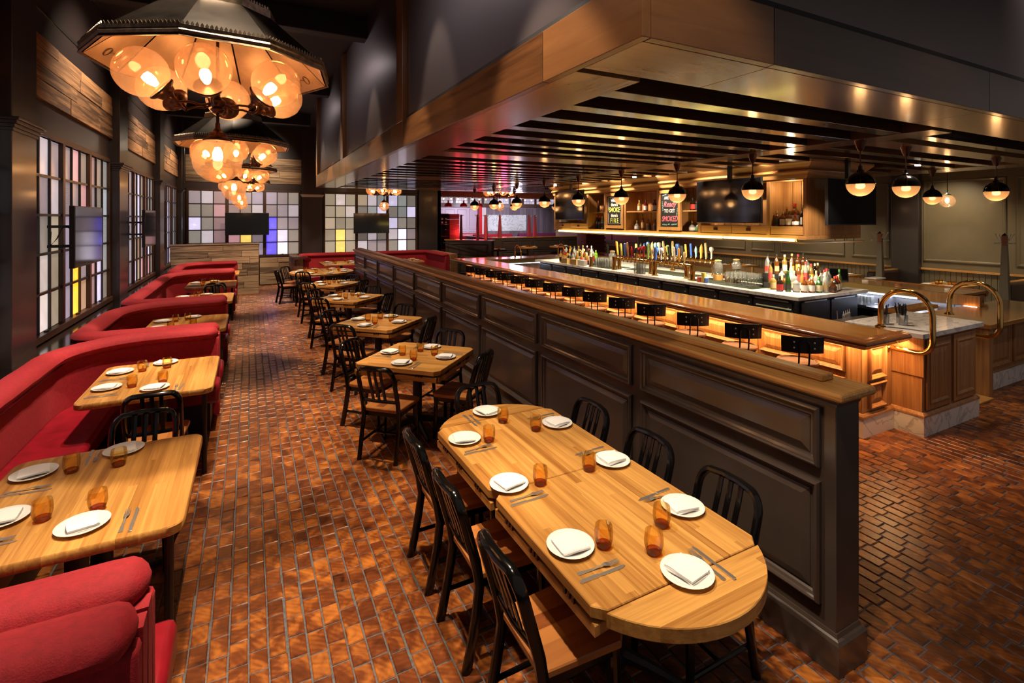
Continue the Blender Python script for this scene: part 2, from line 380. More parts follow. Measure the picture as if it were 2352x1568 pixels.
M['bulb_soft'] = emit('pendant_lamp_glow', (1.0, 0.62, 0.30), 4.0)
M['bulb_string'] = emit('string_bulb_glow', (1.0, 0.50, 0.16), 26)
M['downlight'] = emit('downlight_glow', (1.0, 0.86, 0.66), 30)
M['led_warm'] = emit('led_strip_warm', (1.0, 0.56, 0.22), 15)
M['led_cool'] = emit('led_strip_cool', (0.72, 0.80, 1.0), 6)
M['led_yellow'] = emit('light_tube_yellow', (1.0, 0.78, 0.20), 9)
M['tv'] = mat('tv_screen', (0.004, 0.004, 0.005), 0.07, coat=0.3)
M['tv_case'] = mat('tv_casing', (0.010, 0.010, 0.011), 0.35)
M['marble'] = None
M['clear'] = glass('clear_glass', (0.94, 0.95, 0.95), 0.10, 0.02, 0.14, (0.9, 0.9, 0.88))
M['bottle'] = glass('bottle_glass', objcolor=True, gloss=0.08, rough=0.03, diffuse=0.55)
M['label'] = None
M['chalk'] = mat('chalkboard', (0.010, 0.010, 0.011), 0.7, noise=0.3)
M['ink_white'] = mat('chalk_white', (0.75, 0.75, 0.72), 0.8)
M['ink_lime'] = mat('chalk_lime', (0.60, 0.72, 0.16), 0.8)
M['ink_pink'] = mat('chalk_pink', (0.80, 0.18, 0.24), 0.8)
M['ink_teal'] = mat('chalk_teal', (0.25, 0.60, 0.52), 0.8)
M['red_paint'] = mat('red_enamel', (0.55, 0.010, 0.014), 0.3, coat=0.3)
M['post'] = mat('taupe_post', (0.20, 0.16, 0.12), 0.45)
M['post_red'] = mat('red_lit_post', (0.30, 0.045, 0.055), 0.45)  # red glow of the far room put into the post colour
M['fridge'] = mat('fridge_door_black', (0.014, 0.013, 0.017), 0.35)
M['mat_rubber'] = mat('black_rubber_mat', (0.018, 0.021, 0.014), 0.75, spec=0.15, bump=0.6, bscale=160)
M['straw'] = mat('black_straw', (0.01, 0.01, 0.01), 0.3)
M['paper'] = mat('white_paper', (0.8, 0.8, 0.78), 0.8)
M['purple'] = mat('plum_upholstery', (0.14, 0.01, 0.06), 0.6)
M['far_wall'] = mat('mauve_panelled_wall', (0.42, 0.36, 0.42), 0.5)
M['far_board'] = wood('far_grey_boards', (0.07, 0.055, 0.065), (0.15, 0.12, 0.14), axis=2, rough=0.6, grain=12, per_object=1)
M['clay'] = mat('clay_brick', (0.20, 0.035, 0.02), 0.7, noise=0.3, nscale=30)
M['box_card'] = mat('cardboard', (0.50, 0.33, 0.14), 0.8)
M['bamboo'] = wood('bamboo_block', (0.36, 0.16, 0.04), (0.55, 0.29, 0.08), axis=2, rough=0.5, grain=30)
def marble(name, c1, c2):
    m, nt, b = base(name); L = nt.links.new
    tc = N(nt, 'ShaderNodeTexCoord')
    n = N(nt, 'ShaderNodeTexNoise'); n.inputs['Scale'].default_value = 2.4; n.inputs['Detail'].default_value = 7; n.inputs['Distortion'].default_value = 1.6
    L(tc.outputs['Object'], n.inputs['Vector'])
    s = N(nt, 'ShaderNodeMath', operation='SUBTRACT'); s.inputs[1].default_value = 0.5; L(n.outputs['Fac'], s.inputs[0])
    a = N(nt, 'ShaderNodeMath', operation='ABSOLUTE'); L(s.outputs[0], a.inputs[0])
    r = N(nt, 'ShaderNodeValToRGB'); e = r.color_ramp.elements
    e[0].position = 0.0; e[0].color = rgb(c2); e[1].position = 0.035; e[1].color = rgb(c1)
    L(a.outputs[0], r.inputs[0]); L(r.outputs[0], b.inputs['Base Color'])
    b.inputs['Roughness'].default_value = 0.2
    return m
M['marble'] = marble('veined_marble', (0.76, 0.72, 0.69), (0.48, 0.44, 0.43))
M['map'] = marble('lit_marble_slab', (0.55, 0.62, 0.60), (0.30, 0.33, 0.30))
def objcol(name, rough, coat=0.0):
    m, nt, b = base(name)
    oi = N(nt, 'ShaderNodeObjectInfo'); nt.links.new(oi.outputs['Color'], b.inputs['Base Color'])
    b.inputs['Roughness'].default_value = rough; b.inputs['Coat Weight'].default_value = coat
    return m
M['label'] = objcol('printed_label', 0.6)
M['enamel'] = objcol('tap_handle_enamel', 0.25, 0.4)
# ------------------------------------------------------------------ geometry helpers
class MB:
    def __init__(s): s.v = []; s.f = []
    def add(s, vs, fs):
        o = len(s.v); s.v += [tuple(p) for p in vs]; s.f += [tuple(i + o for i in f) for f in fs]; return s
    def box(s, x0, x1, y0, y1, z0, z1):
        return s.add([(x0, y0, z0), (x1, y0, z0), (x1, y1, z0), (x0, y1, z0), (x0, y0, z1), (x1, y0, z1), (x1, y1, z1), (x0, y1, z1)],
                     [(3, 2, 1, 0), (4, 5, 6, 7), (0, 1, 5, 4), (1, 2, 6, 5), (2, 3, 7, 6), (3, 0, 4, 7)])
    def cbox(s, c, d, rz=0.0):
        n = MB().box(-d[0] / 2, d[0] / 2, -d[1] / 2, d[1] / 2, -d[2] / 2, d[2] / 2)
        return s.merge(n, Matrix.Translation(c) @ Matrix.Rotation(rz, 4, 'Z'))
    def chbox(s, x0, x1, y0, y1, z0, z1, e):
        """box with its top and upright edges eased by e"""
        P = lambda a, z: [(x0 + a, y0 + a, z), (x1 - a, y0 + a, z), (x1 - a, y1 - a, z), (x0 + a, y1 - a, z)]
        q = [(x0 + e, y0, z0), (x1 - e, y0, z0), (x1, y0 + e, z0), (x1, y1 - e, z0), (x1 - e, y1, z0), (x0 + e, y1, z0), (x0, y1 - e, z0), (x0, y0 + e, z0)]
        v = q + [(a, b, z1 - e) for a, b, _ in q] + P(e, z1)
        f = [tuple(range(7, -1, -1))] + [(i, (i + 1) % 8, (i + 1) % 8 + 8, i + 8) for i in range(8)]
        f += [(8, 9, 17, 16), (9, 10, 17), (10, 11, 18, 17), (11, 12, 18), (12, 13, 19, 18), (13, 14, 19), (14, 15, 16, 19), (15, 8, 16), (16, 17, 18, 19)]
        return s.add(v, f)
    def merge(s, o, mx=None):
        return s.add([(mx @ Vector(p)) for p in o.v] if mx else o.v, o.f)
    def lathe(s, prof, n=20, c=(0, 0, 0), mx=None):
        v = []; f = []
        for r, z in prof:
            for i in range(n):
                a = 2 * pi * i / n; v.append((c[0] + r * cos(a), c[1] + r * sin(a), c[2] + z))
        for k in range(len(prof) - 1):
            for i in range(n):
                j = (i + 1) % n
                f.append((k * n + i, k * n + j, (k + 1) * n + j, (k + 1) * n + i))
        if prof[0][0] > 1e-5: f.append(tuple(range(n - 1, -1, -1)))
        if prof[-1][0] > 1e-5: f.append(tuple((len(prof) - 1) * n + i for i in range(n)))
        if mx: v = [mx @ Vector(p) for p in v]
        return s.add(v, f)
    def shell(s, prof, n=20, mx=None):
        """open lathe without end caps"""
        k = len(s.f); s.lathe(prof, n, mx=mx)
        s.f = [q for i, q in enumerate(s.f) if i < k or len(q) == 4]
        return s
    def cyl(s, x, y, z0, z1, r, n=14): return s.lathe([(r, z0), (r, z1)], n, (x, y, 0))
    def tube(s, path, r, n=8, cap=True, ry=None):
        """round or flattened bar along a 3D path (r may be a list)"""
        P = [Vector(p) for p in path]; m = len(P); v = []; f = []
        up = Vector((0, 0, 1)); prev = None
        for i in range(m):
            t = (P[min(i + 1, m - 1)] - P[max(i - 1, 0)]).normalized()
            if prev is None:
                a = up if abs(t.z) < 0.9 else Vector((1, 0, 0))
                n1 = t.cross(a).normalized()
            else:
                n1 = (prev - t * prev.dot(t)).normalized()
            n2 = t.cross(n1); prev = n1
            ra = r[i] if isinstance(r, (list, tuple)) else r
            rb = ra if ry is None else ry
            for k in range(n):
                q = 2 * pi * (k + 0.5) / n
                v.append(P[i] + n1 * (ra * cos(q)) + n2 * (rb * sin(q)))
        for i in range(m - 1):
            for k in range(n):
                j = (k + 1) % n
                f.append((i * n + k, i * n + j, (i + 1) * n + j, (i + 1) * n + k))
        if cap:
            f.append(tuple(range(n - 1, -1, -1))); f.append(tuple((m - 1) * n + k for k in range(n)))
        return s.add(v, f)
    def prism(s, poly, z0, z1, e=0.0):
        n = len(poly)
        if e:
            cx = sum(p[0] for p in poly) / n; cy = sum(p[1] for p in poly) / n
            ins = []
            for x, y in poly:
                d = sqrt((x - cx) ** 2 + (y - cy) ** 2); k = (d - e) / d
                ins.append((cx + (x - cx) * k, cy + (y - cy) * k))
            v = [(x, y, z0) for x, y in ins] + [(x, y, z0 + e) for x, y in poly] + [(x, y, z1 - e) for x, y in poly] + [(x, y, z1) for x, y in ins]
            f = [tuple(range(n - 1, -1, -1)), tuple(3 * n + i for i in range(n))]
            for L in range(3):
                f += [(L * n + i, L * n + (i + 1) % n, (L + 1) * n + (i + 1) % n, (L + 1) * n + i) for i in range(n)]
            return s.add(v, f)
        v = [(x, y, z0) for x, y in poly] + [(x, y, z1) for x, y in poly]
        f = [tuple(range(n - 1, -1, -1)), tuple(n + i for i in range(n))] + [(i, (i + 1) % n, n + (i + 1) % n, n + i) for i in range(n)]
        return s.add(v, f)
    def sweep(s, path, prof, closed=False, zdir=None):
        """carry a profile [(out, z)] along a 2D path, mitred; out is to the right of travel"""
        m = len(path); v = []; f = []; k = len(prof)
        for i in range(m):
            if closed: a, b = path[i - 1], path[(i + 1) % m]
            else: a, b = path[max(i - 1, 0)], path[min(i + 1, m - 1)]
            p = path[i]
            d1 = Vector((p[0] - a[0], p[1] - a[1])); d2 = Vector((b[0] - p[0], b[1] - p[1]))
            if d1.length < 1e-6: d1 = d2
            if d2.length < 1e-6: d2 = d1
            d1.normalize(); d2.normalize()
            n1 = Vector((d1.y, -d1.x)); n2 = Vector((d2.y, -d2.x)); n = (n1 + n2)
            n = n / max(0.3, n.dot(n1)) if n.length > 1e-6 else n1
            for o, z in prof: v.append((p[0] + n.x * o, p[1] + n.y * o, z))
        rng = m if closed else m - 1
        for i in range(rng):
            j = (i + 1) % m
            for q in range(k):
                w = (q + 1) % k
                f.append((i * k + q, j * k + q, j * k + w, i * k + w))
        if not closed:
            f.append(tuple(range(k))); f.append(tuple((m - 1) * k + q for q in range(k - 1, -1, -1)))
        return s.add(v, f)
    def rings(s, rects, fn):
        """nested rectangles [(u0,u1,v0,v1,depth)] joined step by step, last one filled; fn maps (u,v,n) to xyz"""
        v = []; f = []
        for u0, u1, w0, w1, d in rects:
            v += [fn(u0, w0, d), fn(u1, w0, d), fn(u1, w1, d), fn(u0, w1, d)]
        for k in range(len(rects) - 1):
            for i in range(4):
                j = (i + 1) % 4
                f.append((k * 4 + i, k * 4 + j, k * 4 + 4 + j, k * 4 + 4 + i))
        n = len(rects) - 1
        f.append((n * 4, n * 4 + 1, n * 4 + 2, n * 4 + 3))
        return s.add(v, f)
    def mesh(s, name, m, smooth=False):
        me = bpy.data.meshes.new(name); me.from_pydata([tuple(p) for p in s.v], [], s.f)
        me.materials.append(m)
        bm = bmesh.new(); bm.from_mesh(me); bmesh.ops.recalc_face_normals(bm, faces=bm.faces[:])
        bm.to_mesh(me); bm.free()
        if smooth:
            me.polygons.foreach_set('use_smooth', [True] * len(me.polygons))
            try: me.set_sharp_from_angle(angle=radians(40))
            except Exception: pass
        me.update()
        return me
    def build(s, name, m, parent=None, smooth=False, bev=0.0, loc=None, rot=None):
        return put(name, s.mesh(name, m, smooth), parent, bev, loc, rot)

def put(name, me, parent=None, bev=0.0, loc=None, rot=None):
    o = bpy.data.objects.new(name, me); COL.objects.link(o)
    if parent is not None: o.parent = parent
    if loc is not None: o.location = loc
    if rot is not None: o.rotation_euler = rot if isinstance(rot, (tuple, list)) else (0, 0, rot)
    if bev:
        b = o.modifiers.new('bevel', 'BEVEL'); b.width = bev; b.segments = 2; b.limit_method = 'ANGLE'; b.angle_limit = radians(40)
    return o
def tag(o, label, cat, group=None):
    o['label'] = label; o['category'] = cat
    if group: o['group'] = group
    return o
def thing(name, label, cat, loc=(0, 0, 0), rz=0.0, group=None):
    o = bpy.data.objects.new(name, None); COL.objects.link(o)
    o.empty_display_size = 0.1
    o.location = loc; o.rotation_euler = (0, 0, rz)
    return tag(o, label, cat, group)
def struct(o):
    o['kind'] = 'structure'; return o
KIDS = {}
def children(o):
    return [c for c in COL.objects if c.parent == o]
def kids(o):
    if o.name not in KIDS: KIDS[o.name] = [(c, children(c)) for c in children(o)]
    return KIDS[o.name]
def dup(src, loc, rz, label, group=None, scale=None):
    ks = kids(src)
    r = src.copy(); COL.objects.link(r); r.location = loc; r.rotation_euler = (0, 0, rz); r['label'] = label
    if group: r['group'] = group
    if scale: r.scale = (scale, scale, scale)
    for c, gs in ks:
        d = c.copy(); COL.objects.link(d); d.parent = r
        for g in gs:
            e = g.copy(); COL.objects.link(e); e.parent = d
    return r
FIRST = set()
def place(src, loc, rz, label, group=None):
    """the first call moves the prototype itself, later calls copy it"""
    if src.name not in FIRST:
        kids(src); FIRST.add(src.name)
        src.location = loc; src.rotation_euler = (0, 0, rz); src['label'] = label
        if group: src['group'] = group
        return src
    return dup(src, loc, rz, label, group)
def arc(cx, cy, r, a0, a1, n):
    return [(cx + r * cos(a0 + (a1 - a0) * i / n), cy + r * sin(a0 + (a1 - a0) * i / n)) for i in range(n + 1)]
def rrect(x0, x1, y0, y1, r, n=5):
    return (arc(x1 - r, y0 + r, r, -pi / 2, 0, n) + arc(x1 - r, y1 - r, r, 0, pi / 2, n) +
            arc(x0 + r, y1 - r, r, pi / 2, pi, n) + arc(x0 + r, y0 + r, r, pi, 1.5 * pi, n))
ORD = ['first', 'second', 'third', 'fourth', 'fifth', 'sixth', 'seventh', 'eighth', 'ninth', 'tenth', 'eleventh', 'twelfth', 'thirteenth', 'fourteenth', 'fifteenth', 'sixteenth', 'seventeenth', 'eighteenth', 'nineteenth', 'twentieth']
def steps(u0, u1, w0, w1, prof):
    """nested rectangles for a raised panel from [(inset, depth)]"""
    return [(u0 + i, u1 - i, w0 + i, w1 - i, d) for i, d in prof]
PANEL = [(0, 0), (0, 0.020), (0.006, 0.032), (0.014, 0.036), (0.022, 0.030), (0.026, 0.020), (0.038, 0.012), (0.044, 0.002), (0.054, 0.002), (0.057, 0.006), (0.095, 0.018)]
# ------------------------------------------------------------------ floor of end-grain blocks
fl = struct(MB().box(-2.4, 16, -1.2, 30, -0.06, -0.006).build('floor', M['mortar']))
PX, BL = 0.0905, 0.142
def block_mesh(bm_, x, y, w, l, h, t=0.0):
    e = 0.005
    bm_.add([(x, y, -0.02), (x + w, y, -0.02), (x + w, y + l, -0.02), (x, y + l, -0.02),
             (x, y, h - e), (x + w, y, h - e), (x + w, y + l, h - e), (x, y + l, h - e),
             (x + e, y + e, h), (x + w - e, y + e, h + t), (x + w - e, y + l - e, h + t), (x + e, y + l - e, h)],
            [(0, 1, 5, 4), (1, 2, 6, 5), (2, 3, 7, 6), (3, 0, 4, 7), (4, 5, 9, 8), (5, 6, 10, 9), (6, 7, 11, 10), (7, 4, 8, 11), (8, 9, 10, 11)])
rest = MB(); cand = []
nx0, nx1 = int(-2.0 / PX), int(10.6 / PX)
S_, C_ = 603 / sqrt(603 ** 2 + 1158 ** 2), 1158 / sqrt(603 ** 2 + 1158 ** 2)
rb = random.Random(3)
for ix in range(nx0, nx1):
    x = ix * PX
    if x < -0.45: ya, yb = 0.9, 18.4
    elif x < 2.55: ya, yb = 0.6, 18.4
    elif x < 5.5: ya, yb = 0.4, 14.0
    else: ya, yb = 0.2, 2.95
    y = ya - rb.random() * BL
    while y < yb:
        l = BL * rb.uniform(0.86, 1.12)
        g = 0.006 if rb.random() < 0.8 else 0.011
        w = PX - g - rb.random() * 0.003
        h = rb.uniform(-0.0015, 0.002); t = rb.uniform(-0.0015, 0.0015)
        d = x * S_ + y * C_; r = x * C_ - y * S_
        u = 1176 + 1158 * r / max(d, 0.1); v = 501 + 1158 * EYE / max(d, 0.1)
        vis = 400 < u < 2330 and 1000 < v < 1560 and d > 0.5 and (x < 1.05 or x > 3.0) and x > -0.25
        if not vis and d > 0.3 and 1990 < u < 2345 and v < 1560 and x > 2.8: vis = True
        cand.append((d if vis else 999, x, y, w, l - 0.007, h, t))
        y += l
cand.sort(key=lambda q: q[0])
for k, (d, x, y, w, l, h, t) in enumerate(cand):
    if k < 300 and d < 900:
        b = MB(); block_mesh(b, 0, 0, w, l, h, t); b.build('brick', M['block'], fl, loc=(x, y, 0))
    else:
        block_mesh(rest, x, y, w, l, h, t)
ro = rest.build('brick', M['block'], fl); ro['kind'] = 'stuff'

# ------------------------------------------------------------------ ceiling
HC = 5.25
ce = struct(MB().box(-2.4, 16, -1.2, 30, HC, HC + 0.1).build('ceiling', M['ceil']))
for y in (3.9, 7.95, 12.0, 16.05):
    MB().box(-2.0, 1.6, y - 0.11, y + 0.11, HC - 0.32, HC).build('ceiling_beam', M['ceil'], ce, bev=0.01)

# ------------------------------------------------------------------ left window wall
XW = -1.95
wl = struct(MB().box(XW - 0.25, XW - 0.09, -1, 18.9, 0, HC).build('wall_left', M['wall_dark']))
COLS = [(1.8, 2.4), (5.86, 6.43), (9.95, 10.55), (14.02, 14.62), (18.1, 18.7)]
XC = -1.82
pc = []
for y0, y1 in COLS:
    b = MB().box(XW - 0.1, XC, y0, y1, 0.0, HC)
    c = b.build('pilaster', M['wall_dark'], wl, bev=0.006)
    cap = MB()
    for (o, z0, z1) in [(0.012, 2.96, 2.99), (0.025, 2.99, 3.02), (0.045, 3.02, 3.05), (0.065, 3.05, 3.075)]:
        cap.box(XW - 0.1, XC + o, y0 - o, y1 + o, z0, z1)
    cap.build('pilaster_capital', M['wall_dark'], wl, bev=0.004)
BAYS = [(2.4, 5.86), (6.43, 9.95), (10.55, 14.02), (14.62, 18.1)]
ZB, ZT = 0.98, 3.07
for y0, y1 in BAYS:
    MB().box(XW - 0.12, XW, y0, y1, ZT, HC).build('wall_panel', M['wall_dark'], wl)
    MB().box(XW - 0.12, XW, y0, y1, 0, ZB - 0.06).build('wall_panel', M['wall_dark'], wl)
    MB().box(XW - 0.02, XW + 0.012, y0 + 0.2, y1 - 0.2, 4.38, 4.42).build('air_slot', M['muntin'], wl)
    # reclaimed planks above the windows
    rp = random.Random(int(y0 * 10)); z = 3.44
    for row, hgt in enumerate((0.20, 0.16, 0.17, 0.13)):
        y = y0 + 0.005
        while y < y1 - 0.02:
            l = min(rp.uniform(0.9, 2.0), y1 - y - 0.004)
            if y1 - (y + l) < 0.35: l = y1 - y - 0.004
            d = 0.03 + rp.uniform(0, 0.014)
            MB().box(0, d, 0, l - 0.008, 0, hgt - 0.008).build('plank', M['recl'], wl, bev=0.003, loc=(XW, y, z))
            y += l
        z += hgt
# ledge under the windows
struct(MB().box(XW - 0.02, -1.50, -0.5, 18.2, 0.86, 0.90).build('trim_1', M['blackgloss'], bev=0.008))

# ------------------------------------------------------------------ backlit windows
def lit(h, rnd):
    """tints the photograph shows, by name"""
    t = {'g': (0.30, 0.27, 0.23), 'w': (0.55, 0.48, 0.52), 'b': (0.78, 0.72, 1.0), 'B': (1.15, 1.05, 1.25), 'p': (0.42, 0.24, 0.26), 'P': (0.62, 0.30, 0.33),
         'd': (0.22, 0.19, 0.18), 'm': (0.34, 0.28, 0.32), 'v': (0.42, 0.36, 0.50), 'V': (0.07, 0.06, 0.95), 'o': (1.3, 0.55, 0.02), 'O': (0.85, 0.33, 0.01),
         'r': (0.75, 0.06, 0.02), 'y': (1.25, 0.80, 0.16), 'c': (0.52, 0.43, 0.30), 'C': (0.72, 0.55, 0.38), 'e': (0.78, 0.66, 0.60), 's': (0.34, 0.38, 0.38), 'l': (0.50, 0.60, 0.66), 'q': (0.60, 0.34, 0.20)}[h]
    k = rnd.uniform(0.78, 1.22) * (0.42 if h in 'bBywV' else (0.75 if h in 'oO' else (0.42 if h in 'rPe' else 0.31)))
    return (t[0] * k, t[1] * k, t[2] * k, 1)
def window(n, a0, a1, z0, z1, fn, rows, seed, flip=False):
    """fn maps (along, out, z) to xyz; nine columns in three sashes"""
    rnd = random.Random(seed)
    fr = MB(); w3 = (a1 - a0)
    def bx(u0, u1, o0, o1, q0, q1, mb):
        P = [fn(u, o, q) for q in (q0, q1) for u, o in ((u0, o0), (u1, o0), (u1, o1), (u0, o1))]
        mb.add(P, [(3, 2, 1, 0), (4, 5, 6, 7), (0, 1, 5, 4), (1, 2, 6, 5), (2, 3, 7, 6), (3, 0, 4, 7)])
    bx(a0 - 0.06, a1 + 0.06, -0.06, 0.02, z1, z1 + 0.06, fr); bx(a0 - 0.06, a1 + 0.06, -0.06, 0.05, z0 - 0.07, z0, fr)
    post = 0.085
    sw = (w3 - 2 * post) / 3
    edges = []
    for k in range(3):
        s0 = a0 + k * (sw + post); edges.append((s0, s0 + sw))
    bx(a0 - 0.06, a0, -0.06, 0.02, z0, z1, fr); bx(a1, a1 + 0.06, -0.06, 0.02, z0, z1, fr)
    for k in range(2):
        bx(edges[k][1], edges[k + 1][0], -0.06, 0.025, z0, z1, fr)
    root = struct(fr.build('window_%d' % n, M['frame_wood'], bev=0.004))
    R = len(rows); ph = (z1 - z0) / R
    mu = MB()
    for k, (s0, s1) in enumerate(edges):
        pw = (s1 - s0) / 3
        for c in range(1, 3): bx(s0 + c * pw - 0.013, s0 + c * pw + 0.013, -0.035, 0.006, z0, z1, mu)
        for r in range(1, R): bx(s0, s1, -0.035, 0.008, z0 + r * ph - 0.014, z0 + r * ph + 0.014, mu)
        for r in range(R):
            for c in range(3):
                ch = rows[r][k * 3 + c] if not flip else rows[r][8 - k * 3 - c]
                kind = rnd.choice(['pane_plain', 'pane_plain', 'pane_ribbed', 'pane_hammered'])
                if ch in 'wbBVyoOPe': kind = 'pane_plain'
                b = MB(); u0 = s0 + c * pw; q0 = z1 - (r + 1) * ph
                o = fn(u0 + pw / 2, -0.02, q0 + ph / 2)
                bx(u0 + 0.008, u0 + pw - 0.008, -0.026, -0.018, q0 + 0.008, q0 + ph - 0.008, b)
                b.v = [(p[0] - o[0], p[1] - o[1], p[2] - o[2]) for p in b.v]
                po = b.build('pane', M[kind], root, loc=o); po.color = lit(ch, rnd)
                if n < 6 and (ch in 'BoyV' or (ch in 'be' and rnd.random() < 0.45)):     # lamp of the light box behind this pane
                    lc = {'o': (1, .45, .05), 'y': (1, .62, .15), 'V': (.2, .16, 1)}.get(ch, (0.95, 0.9, 1.0))
                    point('window_lamp', fn(u0 + pw * rnd.uniform(0.3, 0.7), -0.062, q0 + ph * rnd.uniform(0.15, 0.5)), 0.075 if ch != 'V' else 0.13, lc, 0.012)
    mu.build('muntin_grid', M['muntin'], root)
    for k, (s0, s1) in enumerate(edges):   # latch on each sash
        l = MB(); bx((s0 + s1) / 2 - 0.03, (s0 + s1) / 2 + 0.03, 0.0, 0.03, z0 - 0.01, z0 + 0.02, l); l.build('latch', M['muntin'], root)
    return root
FL = lambda a, o, z: (XW + o, a, z)
window(1, 6.60, 9.86, ZB, ZT, FL, ['gwmmPgpgs', 'gmwmmPmgl', 'wgcvgVbgs', 'gecvomPbs', 'mecvoqpbg'], 5)
window(2, 10.68, 13.94, ZB, ZT, FL, ['slmvbgpms', 'wbmebgpgs', 'bsmcbpmbg', 'bbwcqmpbg', 'wbmbCPpPg'], 6)
window(3, 14.74, 18.02, ZB, ZT, FL, ['mvbvmppms', 'pbgvbgPms', 'Cbgcbmplg', 'obgvbmblg', 'qbbbvbBls'], 7)
window(6, 2.5, 5.78, ZB, ZT, FL, ['gwmmPgpgs', 'gmwmmPmgl', 'wgcvgVbgs', 'gecvomPbs', 'mecvoqpbg'], 8)
# ------------------------------------------------------------------ back wall
YB = 18.75
wb = struct(MB().box(-2.2, 6.6, YB + 0.08, YB + 0.25, 0, HC).build('wall_back', M['wall_dark']))
FB = lambda a, o, z: (a, YB - o, z)
window(4, -1.70, 1.50, 0.98, 3.08, FB, ['mwpmmvvmg', 'ggPpdwmmw', 'bgpbbbVmm', 'gwpPymVBg', 'wwpPyvVBg'], 11)
window(5, 2.36, 5.62, 0.98, 3.06, FB, ['ceccwsbsg', 'ccegsbgsb', 'Cccwwwbgg', 'cycdwgwBm', 'cycwmmgBg'], 12)
for (x0, x1) in [(-1.95, -1.79), (1.60, 2.26), (5.72, 6.6)]:
    MB().box(x0, x1, YB - 0.10, YB + 0.08, 0, HC).build('pilaster', M['wall_dark'], wb, bev=0.006)
cap = MB()
for (o, z0, z1) in [(0.012, 2.93, 2.96), (0.03, 2.96, 2.99), (0.05, 2.99, 3.02)]:
    cap.box(1.60 - o, 2.26 + o, YB - 0.10 - o, YB, z0, z1)
cap.build('pilaster_capital', M['drywall'], wb, bev=0.004)
MB().box(-1.95, 6.6, YB, YB + 0.08, 0, 0.91).build('wall_panel', M['wall_dark'], wb)
MB().box(-1.95, 6.6, YB, YB + 0.08, 3.14, HC).build('wall_panel', M['wall_dark'], wb)
rp = random.Random(22); z = 3.36
for row, hgt in enumerate((0.21, 0.21, 0.21, 0.22)):
    x = -1.78
    while x < 1.56:
        l = min(rp.uniform(0.8, 1.5), 1.59 - x)
        if 1.59 - (x + l) < 0.3: l = 1.59 - x
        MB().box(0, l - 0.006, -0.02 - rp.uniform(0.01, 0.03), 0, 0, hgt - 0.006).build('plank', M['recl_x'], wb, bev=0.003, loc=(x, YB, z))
        x += l
    z += hgt
# planks under the second window run beside the partition
z = 0.02
for row in range(5):
    hgt = (0.20, 0.17, 0.19, 0.16, 0.15)[row]; x = 0.30
    while x < 1.5:
        l = min(rp.uniform(0.5, 1.0), 1.52 - x)
        MB().box(0, l - 0.006, -0.26 - rp.uniform(0.005, 0.03), 0, 0, hgt - 0.006).build('plank', M['recl_x'], wb, bev=0.003, loc=(x, YB, z))
        x += l
    z += hgt
# right end return of the back wall
MB().box(6.46, 6.6, YB - 0.1, YB + 0.3, 0, HC).build('wall_panel', M['wall_dark'], wb)
# plank partition at the end of the booths
pt = thing('plank_partition', 'low weathered plank partition closing the window booth row', 'partition', (0, 0, 0))
MB().box(-1.7, 0.22, 16.58, 18.6, 0, 1.42).build('core', M['black'], pt)
rp = random.Random(9); z = 0.0
for row in range(8):
    hgt = 0.181; x = -1.93
    while x < 0.22:
        l = min(rp.uniform(0.5, 1.3), 0.245 - x)
        if 0.245 - (x + l) < 0.2: l = 0.245 - x
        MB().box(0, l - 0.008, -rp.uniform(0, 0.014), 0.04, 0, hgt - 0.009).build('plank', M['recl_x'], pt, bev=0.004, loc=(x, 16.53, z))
        x += l
    y = 16.57
    while y < 18.4:
        l = min(rp.uniform(0.5, 1.0), 18.42 - y)
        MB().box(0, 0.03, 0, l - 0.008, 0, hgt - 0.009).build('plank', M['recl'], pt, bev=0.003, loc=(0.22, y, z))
        y += l
    z += hgt
MB().box(-1.93, 0.27, 16.5, 16.66, 1.445, 1.475).build('cap_board', M['recl_x'], pt, bev=0.004)

# ------------------------------------------------------------------ half wall with raised panels
XH0, XH1, YH0, YH1, ZH = 2.52, 2.70, 1.44, 14.0, 1.325
wm = struct(MB().box(XH0, XH1, YH0, YH1, 0, ZH).build('wall_middle', M['wainscot'], bev=0.004))
FH = lambda u, v, n: (XH0 - n, u, v)
for k in range(9):
    y0 = 1.51 + 1.388 * k; y1 = y0 + 1.285
    MB().rings(steps(y0, y1, 0.965, 1.262, PANEL), FH).build('panel', M['wainscot'], wm)
    MB().rings(steps(y0, y1, 0.290, 0.893, PANEL), FH).build('panel', M['wainscot'], wm)
bs = MB().sweep([(XH0, YH1), (XH0, YH0), (XH1, YH0), (XH1, YH1)],
                [(0, 0), (0.030, 0), (0.030, 0.150), (0.022, 0.166), (0.012, 0.172), (0.006, 0.190), (0, 0.190)])
bs.build('baseboard', M['wainscot'], wm)
cr = MB().sweep([(XH0, YH1), (XH0, YH0), (XH1, YH0), (XH1, YH1)],
                [(0, 1.285), (0.008, 1.285), (0.012, 1.30), (0.026, 1.312), (0.030, 1.325), (0, 1.325)])
cr.build('crown_moulding', M['wainscot'], wm)
MB().box(XH0 - 0.06, XH1 + 0.06, YH0 - 0.06, YH1 + 0.02, 1.326, 1.368).build('cap_board', M['oak_cap'], wm, bev=0.014)
MB().box(XH0 + 0.055, XH0 + 0.155, YH0 + 0.10, YH1, 1.369, 1.404).build('cap_rail', M['oak_cap'], wm, bev=0.007)
MB().box(XH1 - 0.002, XH1 + 0.012, YH0 + 0.0, YH0 + 0.03, 0.19, 1.28).build('corner_bead', M['wainscot'], wm)

